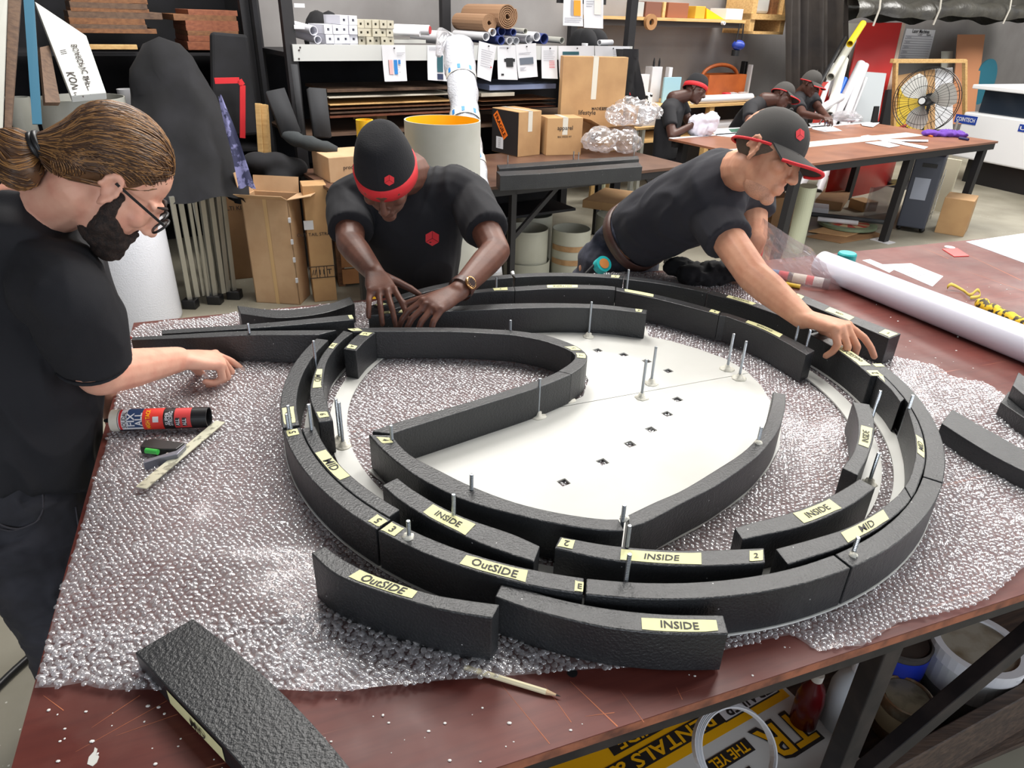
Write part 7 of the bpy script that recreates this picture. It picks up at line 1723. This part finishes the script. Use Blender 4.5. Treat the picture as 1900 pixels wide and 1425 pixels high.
# ------------------------------------------------------------------ things lying on the work table
ZW = ZT + .006
def cyl_patch(parent, name, a, b, r, t0, t1, a0, a1, m_, nrm, lift=.0006, n=16):
    """part of a cylinder's skin; t along the axis 0..1, angles in degrees from the side facing nrm"""
    ax = (b - a).normalized(); nn = (nrm - ax * nrm.dot(ax)).normalized(); s_ = ax.cross(nn); q = MB()
    q.sheet([[a.lerp(b, t) + (nn * math.cos(x) + s_ * math.sin(x)) * (r + lift) for x in [math.radians(a0 + (a1 - a0) * k / n) for k in range(n + 1)]] for t in (t0, t1)])
    return q.build(name, m_, parent, smooth=True)
def cyl_text(parent, s_, a, b, r, t, ang, size, m_, nrm, width, flip=1, lift=.0012, along=False):
    ax = (b - a).normalized(); nn = (nrm - ax * nrm.dot(ax)).normalized(); sd = ax.cross(nn); vs, fs = text_mesh(s_, 1, .02); L = (b - a).length
    xs = [v.x for v in vs]; ys = [v.y for v in vs]; k = width / (max(xs) - min(xs)); cx = (max(xs) + min(xs)) / 2; cy = (max(ys) + min(ys)) / 2; q = MB(); out = []
    for v in vs:
        ux, uy = (v.x - cx) * k, (v.y - cy) * size
        if along: ax_, ci = ux, uy
        else: ax_, ci = -uy, ux * flip
        th = math.radians(ang) + ci / r; out.append(a + ax * (t * L + ax_) + (nn * math.cos(th) + sd * math.sin(th)) * (r + lift))
    q.add(out, fs); return q.build('lettering', m_, parent)
# sealant cartridge
r = .0245; a = px(210, 780, ZW + r + .002); b = px(388, 774, ZW + r + .002); nrm = (CAM_P - a).normalized(); up = Vector((0, 0, 1)); sdv = (b - a).normalized().cross(nrm)
sgn = 1 if sdv.z > 0 else -1
ct = thing('sealant_cartridge', 'black sealant cartridge with red, white and blue label lying on the bubble wrap', 'cartridge', (a + b) / 2 - Vector((0, 0, r)))
q = MB(); q.lathe([(0, 0), (r, 0), (r, (b - a).length), (r * .9, (b - a).length), (r * .88, (b - a).length - .03), (0, (b - a).length - .03)], a, 36, axis=b - a); q.build('tube', M_DARK, ct, smooth=False)
cyl_patch(ct, 'end_collar', a, b, r, .0, .085, -180, 180, P((206, 200, 186), rough=.5), nrm, .0012, 36)
ax = (b - a).normalized(); q = MB(); q.tube([a, a - ax * .006, a - ax * .008, a - ax * .02], [r * .5, r * .42, .006, .003], 14); q.build('nozzle_stub', M_DARK, ct)
lab = cyl_patch(ct, 'label', a, b, r, .09, .34, -100, 62, M_WHT, nrm); cyl_patch(lab, 'red_stripe', a, b, r, .10, .125, -70, 60, P((200, 40, 44)), nrm, .0012)
cyl_patch(lab, 'blue_block', a, b, r, .185, .34, -80, 45, P((34, 60, 100)), nrm, .0012); cyl_patch(lab, 'navy_foot', a, b, r, .095, .26, 62 if sgn < 0 else -100, 80 if sgn < 0 else -62, P((24, 28, 44)), nrm, .001)
redp = cyl_patch(ct, 'red_panel', a, b, r, .34, .555, -90, 70, P((214, 50, 40)), nrm, .0008); red2 = cyl_patch(ct, 'red_panel', a, b, r, .67, .84, -70, 60, P((206, 62, 62)), nrm, .0008)
fl_ = sgn
cyl_text(lab, 'SOUDAL', a, b, r, .155, 0, .014, M_PRT, nrm, .040, fl_); cyl_text(lab, 'FIX', a, b, r, .225, 0, .022, M_WHT, nrm, .030, fl_, .002); cyl_text(lab, 'ALL', a, b, r, .305, 0, .022, M_WHT, nrm, .030, fl_, .002)
cyl_text(redp, 'HIGH TACK', a, b, r, .40, 0, .013, M_YEL, nrm, .046, fl_, .002); cyl_patch(redp, 'white_emblem', a, b, r, .45, .51, -12, 18, M_WHT, nrm, .0016)
cyl_text(ct, 'SUPER', a, b, r, .595, 0, .012, M_WHT, nrm, .030, fl_); cyl_text(ct, 'STRONG', a, b, r, .635, 0, .012, M_WHT, nrm, .034, fl_)
for t in (.705, .775): bk_ = cyl_patch(red2, 'black_square', a, b, r, t - .022, t + .022, -2, 45 if sgn < 0 else 45, M_DARK, nrm, .0014); cyl_text(bk_, 'ALL', a, b, r, t, 22, .012, M_WHT, nrm, .016, fl_, .002)
# combination square
cs_ = thing('combination_square', 'combination square with a steel rule, black head and green level', 'measuring tool', px(330, 850, ZW)); M_RULE = mat('worn_steel_rule', (206, 204, 182), .35, .35, var=(60, (150, 148, 130), .55, .62))
A0, A1 = px(262, 906, ZW + .012), px(409, 783, ZW + .012); t = (A1 - A0).normalized(); s_ = Vector((-t.y, t.x, 0))
q = MB(); q.prism([A0 - s_ * .0125, A1 - s_ * .0125, A1 + s_ * .0125, A0 + s_ * .0125], (0, 0, .0022)); q.build('rule', M_RULE, cs_)
hc = px(318, 838, ZW + .008)
H = [px(x, y, ZW + .004) for x, y in ((262, 842), (272, 828), (292, 826), (345, 834), (330, 846), (300, 846))]; q = MB(); q.prism(H, (0, 0, .018)); q.build('head', M_DARK, cs_, bevel=.002)
H = [px(x, y, ZW + .004) for x, y in ((269, 868), (330, 850), (348, 836), (347, 842), (332, 857), (300, 864), (270, 874))]; q = MB(); q.prism(H, (0, 0, .02)); q.build('fence', P((120, 122, 132), rough=.35, metal=.7), cs_, bevel=.001)
q = MB(); q.cyl(px(271, 836, ZW + .024), px(293, 839, ZW + .024), .0062, n=12); q.build('level_vial', P((70, 180, 80), rough=.15), cs_)
q = MB(); q.cyl(px(310, 845, ZW + .012), px(328, 848, ZW + .012), .0065, n=12); q.build('lock_nut', M_ALU, cs_)
# pencil
a, b = px(862, 1238, ZW + .003), px(1040, 1292, ZT + .0045); ax = (b - a).normalized(); pc_ = thing('pencil', 'sharpened white pencil lying at the edge of the bubble wrap', 'pencil', (a + b) / 2 - Vector((0, 0, .004)))
q = MB(); q.tube([a, b - ax * .022], .0042, 6); q.build('barrel', P((236, 226, 190), rough=.45), pc_); q = MB(); q.tube([b - ax * .022, b - ax * .007], [.0042, .0016], 8); q.build('sharpened_cone', P((206, 176, 140)), pc_); q = MB(); q.tube([b - ax * .007, b], [.0016, .0004], 6); q.build('lead', M_PRT, pc_)
# big paper roll
r = .052; a, b = px(1524, 490, ZT + r), px(1905, 640, ZT + r); b = b + (b - a).normalized() * .35
hollow('paper_roll', 'thick glossy white paper roll lying on the bare part of the table', 'roll', a, b, r, .036, mat('glossy_white_paper', (216, 216, 228), .22, coat=.3), None, n=48)
# yellow bundle and strap
a, b = px(1815, 562, ZT + .02), px(1940, 620, ZT + .02); q = MB(); r_ = random.Random(8)
q.tube([a.lerp(b, k / 14) + Vector((0, 0, .004 * math.sin(k * 2.1))) for k in range(15)], [.016 + .007 * math.sin(k * 1.7) ** 2 for k in range(15)], 12)
yb = thing('rope_bundle', 'yellow and black rope bundle lying behind the paper roll', 'rope', a - Vector((0, 0, .02))); q.build('rope', mat('yellow_black_rope', (226, 186, 30), .7, bump=(60, .8), var=(46, (60, 52, 30), .5, .55)), yb, smooth=True)
pts = [px(1757, 536, ZT + .004), px(1765, 530, ZT + .02), px(1785, 540, ZT + .006), px(1800, 550, ZT + .01), px(1815, 540, ZT + .022), px(1818, 552, ZT + .006), px(1800, 556, ZT + .004)]
q = MB(); cp2 = catmull(pts, 28); q.sheet([[p + Vector((0, 0, 0)) for p in cp2], [p + Vector((.004, .012, .008)) for p in cp2]]); o = one(q, 'webbing_strap', P((186, 160, 60), rough=.7), 'twisted yellow webbing strap beside the rope bundle', 'strap', smooth=True); sl = o.modifiers.new('t', 'SOLIDIFY'); sl.thickness = .002
def flat2(name, label, cat, pts, m_, th=.0012, z=ZT, bevel=0): P_ = [px(x, y, z) for x, y in pts]; q = MB(); q.prism(P_, (0, 0, th)); return one(q, name, m_, label, cat, bevel=bevel)
flat2('red_card', 'red card with rounded corners lying on the bare table', 'card', [(1748, 463), (1776, 462), (1798, 476), (1770, 477)], P((226, 72, 70), rough=.4), .004, bevel=.001)
c = px(1762, 459, ZT); q = MB(); q.lathe([(0, 0), (.022, 0), (.022, .002), (0, .002)], c, 24); one(q, 'white_disc', M_PAPER, 'small white disc lying beside the red card', 'disc')
flat2('white_sheet', 'large white sheet lying beyond the red card on the table', 'sheet', [(1792, 449), (1960, 425), (2100, 470), (1960, 510)], M_PAPER, .002)
d1 = flat2('document', 'printed white document lying behind the paper roll', 'paper', [(1636, 491), (1690, 489), (1750, 513), (1730, 532)], M_PAPER)
flat2('document', 'plain white paper lying half under the printed document', 'paper', [(1600, 483), (1614, 481), (1660, 500), (1650, 506)], M_PAPER, .0006)
for k in range(3):
    A0, A1 = px(1662 + 18 * k, 500 + 6 * k, ZT + .002), px(1680 + 18 * k, 497 + 6 * k, ZT + .002); q = MB(); q.bar(A0, A1, .003, .0006); ln = q.build('ruled_line', M_LINE, d1)
q = MB(); c = px(1572, 473, ZT + .03); q.lathe([(0, 0), (.036, 0), (.038, .004), (.038, .034), (.034, .04), (0, .04)], c - Vector((0, 0, .03)), 28); one(q, 'tape_measure', P((30, 160, 160), rough=.4), 'round teal tape measure standing behind the end of the paper roll', 'tape measure', smooth=False)
# teal tape roll at the man's pocket
c = pz(1117, 492, 2.66); q = MB(); q.ring(c, .004, .031, -.017, .017, 28, cv(.35, -.2, -.9)); tt_ = thing('tape_roll', 'teal tape roll with an orange centre by the leaning man\'s pocket', 'tape roll', c - Vector((0, 0, .03))); q.build('roll', P((30, 178, 178), rough=.4), tt_)
q = MB(); q.lathe([(0, .0175), (.020, .0175), (.020, .019), (0, .019)], c, 20, axis=cv(.35, -.2, -.9)); q.build('orange_centre', P((206, 130, 60)), tt_)
q = MB(); q.tube([c + cv(-.03, .0, 0), c + cv(-.06, .03, 0), c + cv(-.075, .06, .02)], .006, 8); q.build('strap', M_DARK, tt_)
# black jacket on the table edge
c = px(1300, 508, ZT + .03); q = MB(); r_ = random.Random(6)
for k in range(12): q.ell(c + Vector((r_.uniform(-.10, .12), r_.uniform(-.05, .04), r_.uniform(-.01, .02))), (.06, .05, .035), None, 10, 7)
me, co = remesh(q, .008, 2); wrinkle(me, co, .009, 26, 1); co = np.empty(len(me.vertices) * 3); me.vertices.foreach_get('co', co); co = co.reshape(-1, 3); co[:, 2] = np.maximum(co[:, 2], ZT + .006); me.vertices.foreach_set('co', co.ravel()); me.update()
tag(recenter(mesh_obj('folded_jacket', me, M_BLKF)), 'crumpled black jacket lying on the table before the leaning man', 'jacket')
# clear bag with markers
bg_ = thing('clear_bag', 'clear plastic bag of markers standing on the table behind the reaching arm', 'bag', px(1480, 540, ZT)); q = MB()
tp = [(1408, 412), (1440, 425), (1475, 450), (1500, 470)]; bt = [(1412, 520), (1450, 542), (1510, 548), (1558, 541)]
rows = []
for j in range(15):
    t = j / 14; rows.append([(lambda A_, B_: (lambda p: p + Vector((noise.noise(p * 34), noise.noise(p * 34 + Vector((7, 0, 0))) - .5 * math.sin(math.pi * t), noise.noise(p * 25 + Vector((0, 9, 0))))) * (.014 * math.sin(math.pi * min(1, t + .05))))(A_.lerp(B_, t) + Vector((0, -.03 * math.sin(math.pi * t) * math.sin(math.pi * i / 14), 0))))(pz(1408 + 92 * i / 14, 412 + 58 * (i / 14) ** .9, 2.28), px(1412 + 146 * i / 14, 522 + 24 * math.sin(math.pi * .5 * min(1, i / 9)), ZT + .004)) for i in range(15)])
q.sheet(rows); back = [[p + Vector((0, .07 * math.sin(math.pi * (j + .5) / 15), 0)) for p in r_] for j, r_ in enumerate(rows)]; q.sheet(back); q.build('film', wrap_material('clear_bag_film', .16, .1, .4, .65), bg_, smooth=False)
for x0, y0, x1, y1, r_, z_, segs, lb in ((1432, 512, 1545, 532, .019, ZT + .0195, ((0, .16, (70, 120, 160)), (.16, .32, (206, 50, 60)), (.32, .4, (60, 60, 66)), (.4, .62, (214, 206, 190)), (.62, .74, (206, 60, 60)), (.74, .9, (196, 196, 190)), (.9, 1, (40, 40, 44))), 'red and white sealant tube lying in the clear bag'), (1440, 528, 1490, 537, .008, ZT + .009, ((0, .45, (50, 50, 50)), (.45, 1, (236, 200, 40))), 'yellow-tipped black marker lying in the clear bag')):
    a, b = px(x0, y0, z_) + Vector((0, .03, 0)), px(x1, y1, z_) + Vector((0, .03, 0)); ro = thing('marker' if r_ < .01 else 'sealant_tube', lb, 'marker' if r_ < .01 else 'cartridge', a - Vector((0, 0, r_)))
    for t0, t1, col in segs: q = MB(); q.cyl(a.lerp(b, t0), a.lerp(b, t1), r_, n=18); q.build('band', P(col, rough=.35), ro, smooth=False)
a = px(1403, 480, ZT + .02); q = MB(); q.cyl(a - Vector((0, 0, .018)), a + Vector((0, 0, .05)), .022, n=18); sc = thing('adhesive_bottle', 'red and white adhesive bottle standing behind the supporting arm', 'bottle', a - Vector((0, 0, .02))); q.build('bottle', P((206, 44, 44), rough=.4), sc); q = MB(); q.cyl(a + Vector((0, 0, .05)), a + Vector((0, 0, .065)), .014, .008, n=14); q.build('cap', M_WHT, sc)
bg_.location += Vector((.03, .05, 0))
# red cord by the tail block
q = MB(); pts = [px(229, 632, ZT + .05), px(234, 626, ZT + .06), px(243, 627, ZT + .05), px(236, 633, ZT + .03), px(232, 640, ZT + .012), px(238, 648, ZT + .01)]; q.tube(catmull(pts, 26), .0035, 6); one(q, 'knotted_cord', P((150, 50, 44), rough=.6), 'knotted red cord by the end of the foam tail', 'cord', smooth=True)
# debris, scratches
q = MB(); r_ = random.Random(11)
for k in range(150):
    if k < 55: x, y = r_.uniform(90, 1100), r_.uniform(1290, 1425)
    elif k < 110: x, y = r_.uniform(1560, 1900), r_.uniform(520, 720)
    else: x, y = r_.uniform(1250, 1880), r_.uniform(1150, 1260)
    p = px(x, y, ZT)
    l_ = TABLE.inverted() @ p
    if not (.01 < l_.y < 1.75 and .01 < l_.x): continue
    s_ = r_.uniform(.0008, .0026); q.ell(p + Vector((0, 0, s_ * .4)), (s_ * r_.uniform(.7, 1.6), s_, s_ * .5), None, 6, 4)
cm = tag(q.build('foam_crumbs', P((232, 230, 226), rough=.8)), 'white foam crumbs scattered over the bare parts of the table', 'crumbs'); stuff(cm)
def scratch(x0, y0, x1, y1, w_, m_, name='scratch'):
    a, b = px(x0, y0, ZT + .0003), px(x1, y1, ZT + .0003); t = (b - a).normalized(); s_ = Vector((-t.y, t.x, 0)) * w_; q = MB(); q.add([a - s_ * .2, b - s_, b + s_, a + s_ * .2], [(0, 1, 2, 3)]); q.build(name, m_, tbl)
M_SCR = P((190, 112, 74), rough=.7)
for a in ((1058, 1264, 1146, 1348, .0011), (1086, 1329, 1140, 1322, .0006), (930, 1270, 1020, 1380, .0006), (1010, 1270, 1060, 1340, .0005), (1150, 1280, 1195, 1340, .0005), (1255, 1275, 1266, 1298, .0006), (1790, 470, 1895, 520, .002), (1770, 495, 1900, 540, .0012), (1700, 455, 1760, 480, .0012), (80, 1290, 118, 1318, .0006), (170, 1350, 260, 1290, .0006), (140, 1395, 310, 1300, .0005), (215, 1365, 330, 1325, .0005)): scratch(*a, M_SCR)
q = MB(); q.prism([px(x, y, ZT) for x, y in ((162, 1418), (165, 1405), (174, 1395), (176, 1387), (181, 1390), (179, 1398), (184, 1404), (180, 1415), (172, 1422))], (0, 0, .0006)); q.build('paint_spot', P((206, 206, 200)), tbl)
q = MB(); c = px(1062, 1249, ZT); q.lathe([(0, 0), (.008, 0), (.008, .001), (0, .001)], c, 16); q.build('cable_hole', M_DARK, tbl)
# cable on the floor
q = MB(); q.tube(catmull([px(-30, 1300, .012), px(20, 1250, .012), px(70, 1205, .012), px(120, 1160, .012)], 14), .011, 8); one(q, 'floor_cable', M_DARK, 'black cable lying on the concrete behind the bearded man\'s leg', 'cable', smooth=True)

# ------------------------------------------------------------------ under the work table
ZL = .121
zg = .16
sg = thing('sign_board', 'yellow, white and black trailer rentals sign lying upside down under the table', 'sign', px(1300, 1380, ZL)); SO = px(1450, 1268, zg); _a = TA + math.radians(9.04)
SS = Vector((-math.cos(_a), -math.sin(_a), 0)); SR = Vector((math.sin(_a), -math.cos(_a), 0))      # reading direction and letter-top direction of the sign
def sgp(s_, r_, lift=0): return SO + SS * s_ + SR * r_ + Vector((0, 0, lift))
def sq(s0, s1, r0, r1, m_, name, parent, lift): q = MB(); q.add([sgp(s0, r0, lift), sgp(s0, r1, lift), sgp(s1, r1, lift), sgp(s1, r0, lift)], [(0, 1, 2, 3)]); return q.build(name, m_, parent)
q = MB(); q.prism([p_ - Vector((0, 0, zg - ZL)) for p_ in (sgp(0, -.17), sgp(0, .26), sgp(.80, .26), sgp(.80, -.17))], (0, 0, zg - ZL)); q.build('panel', P((214, 216, 214), rough=.35), sg)
M_SY = P((240, 178, 16), rough=.4); M_SB = P((38, 36, 36), rough=.45)
sq(.012, .80, -.16, .040, M_SY, 'yellow_band', sg, .0008); sq(.30, .54, -.088, -.044, M_SB, 'black_band', sg, .0016); bb1 = sq(.225, .80, -.030, .016, M_SB, 'black_band', sg, .0016); sq(.026, .226, -.032, .018, M_SB, 'black_frame', sg, .0012); wb1 = sq(.030, .222, -.028, .014, M_WHT, 'white_box', sg, .0018)
writing('TRAILER', sgp(.126, -.007, .002), SS, SR, .050, M_SB, wb1, bold=.02, width=.17); writing('RENTALS & SALES', sgp(.50, -.007, .002), SS, SR, .050, M_SY, bb1, bold=.02, width=.50); writing('GUIDE', sgp(.44, -.066, .002), SS, SR, .048, M_SY, bb1, bold=.02, width=.15)
writing('TR', sgp(.115, .118, .0012), SS, SR, .135, M_SB, sg, bold=.055, width=.165); writing('TR', sgp(.115, .118, .0018), SS, SR, .125, M_SY, sg, bold=.012, width=.15)
bb2 = sq(.215, .36, .072, .110, M_SB, 'black_band', sg, .0016); writing('THE YEL', sgp(.285, .091, .002), SS, SR, .038, M_SY, bb2, bold=.02, width=.12); writing('TRA', sgp(.33, .165, .0012), SS, SR, .085, M_SB, sg, bold=.03, width=.18)
# coil of edging band leaning on the sign
cc = pz(1362, 1388, 1.50); axc = cv(.10, -.45, -.9).normalized(); co_ = thing('banding_coil', 'coil of thin white edging band leaning over the trailer sign', 'coil', Vector((cc.x, cc.y, zg)))
for k in range(5): q = MB(); q.ring(cc + axc * (.002 * k - .004) + cv(.0015 * k, .001 * k, 0), .0855 - .0012 * k, .0885 - .0012 * k, -.011, .011, 48, axc); q.build('band', (M_WHT, P((196, 200, 206), rough=.3))[k % 2], co_)
def tin(label, x, y, z, r, zb, cols, name='paint_tin', cat='paint tin', lidm=None, lid=None):
    p = px(x, y, z); h = z - zb; ro = thing(name, label, cat, (p.x, p.y, zb)); q = MB(); q.lathe([(0, 0), (r, 0), (r, h), (r * 1.03, h + .004), (r * .95, h + .006), (r * .92, h - .004), (0, h - .004)], (p.x, p.y, zb), 36); q.build('body', cols[0], ro, smooth=False)
    for z0, z1, m_ in cols[1:]: q = MB(); q.lathe([(r + .0012, h * z0), (r + .0012, h * z1)], (p.x, p.y, zb), 36); q.f = q.f[:-2]; q.build('band', m_, ro, smooth=True)
    q = MB(); q.lathe([(0, h - .003), (r * .88, h - .003), (r * .88, h + .001), (0, h + .001)], (p.x, p.y, zb), 32); q.build('lid', lidm or M_ALU, ro)
    return ro, p
M_LID = mat('dirty_paint_lid', (150, 144, 130), .5, var=(14, (110, 96, 74), .45, .7)); M_RUST = mat('rusty_tin', (120, 88, 60), .55, .3, var=(18, (150, 140, 120), .45, .65))
M_BKT = mat('stained_white_bucket', (206, 208, 208), .4, var=(7, (150, 112, 76), .6, .72))
ro, p = tin('white stained paint bucket with a grey lid under the table', 1815, 1197, .325, .108, ZL, (M_BKT, (.0, .45, P((120, 120, 118), rough=.5))), 'paint_bucket', 'bucket', M_LID)
q = MB(); q.tube([p + Vector((.112 * math.cos(a), .112 * math.sin(a), -.02 + .06 * math.sin(a * 1.0) * 0 + .012)) for a in [math.radians(-70 + 140 * k / 16) for k in range(17)]], .004, 6); q.build('handle', M_WHT, ro, smooth=True)
q = MB(); q.ring((p.x, p.y, .325), .094, .114, -.03, .008, 40); q.build('rim', M_WHT, ro)
tin('dark paint tin with a blue label band behind the table leg', 1672, 1184, .31, .078, ZL, (P((70, 66, 64), rough=.4), (.55, .92, P((30, 50, 160), rough=.4))), lidm=P((60, 54, 50), rough=.4))
ro, p = tin('rusty paint tin with a cream label between the two braces', 1684, 1292, .245, .062, ZL, (M_RUST, (.3, .75, P((196, 176, 140)))), lidm=mat('dusty_tin_lid', (136, 128, 104), .4, .4, var=(20, (96, 90, 70), .45, .65)))
def bottle(label, x, y, z, r, m_, capm, name):
    p = px(x, y, z); h = z - ZL; ro = thing(name, label, 'bottle', (p.x, p.y, ZL)); q = MB(); q.lathe([(0, 0), (r, 0), (r, h * .62), (r * .8, h * .78), (r * .34, h * .9), (r * .34, h * .93), (0, h * .93)], (p.x, p.y, ZL), 28); q.build('body', m_, ro, smooth=True)
    q = MB(); q.lathe([(r * .42, h * .9), (r * .44, h), (0, h)], (p.x, p.y, ZL), 20); q.build('cap', capm, ro, smooth=False)
bottle('dark red bottle with a pale screw cap beside the trailer sign', 1519, 1250, .34, .034, P((86, 14, 18), rough=.25), P((206, 200, 190)), 'red_bottle'); bottle('large translucent white bottle behind the table leg', 1604, 1230, .38, .056, P((196, 202, 208), rough=.25), M_WHT, 'white_bottle')
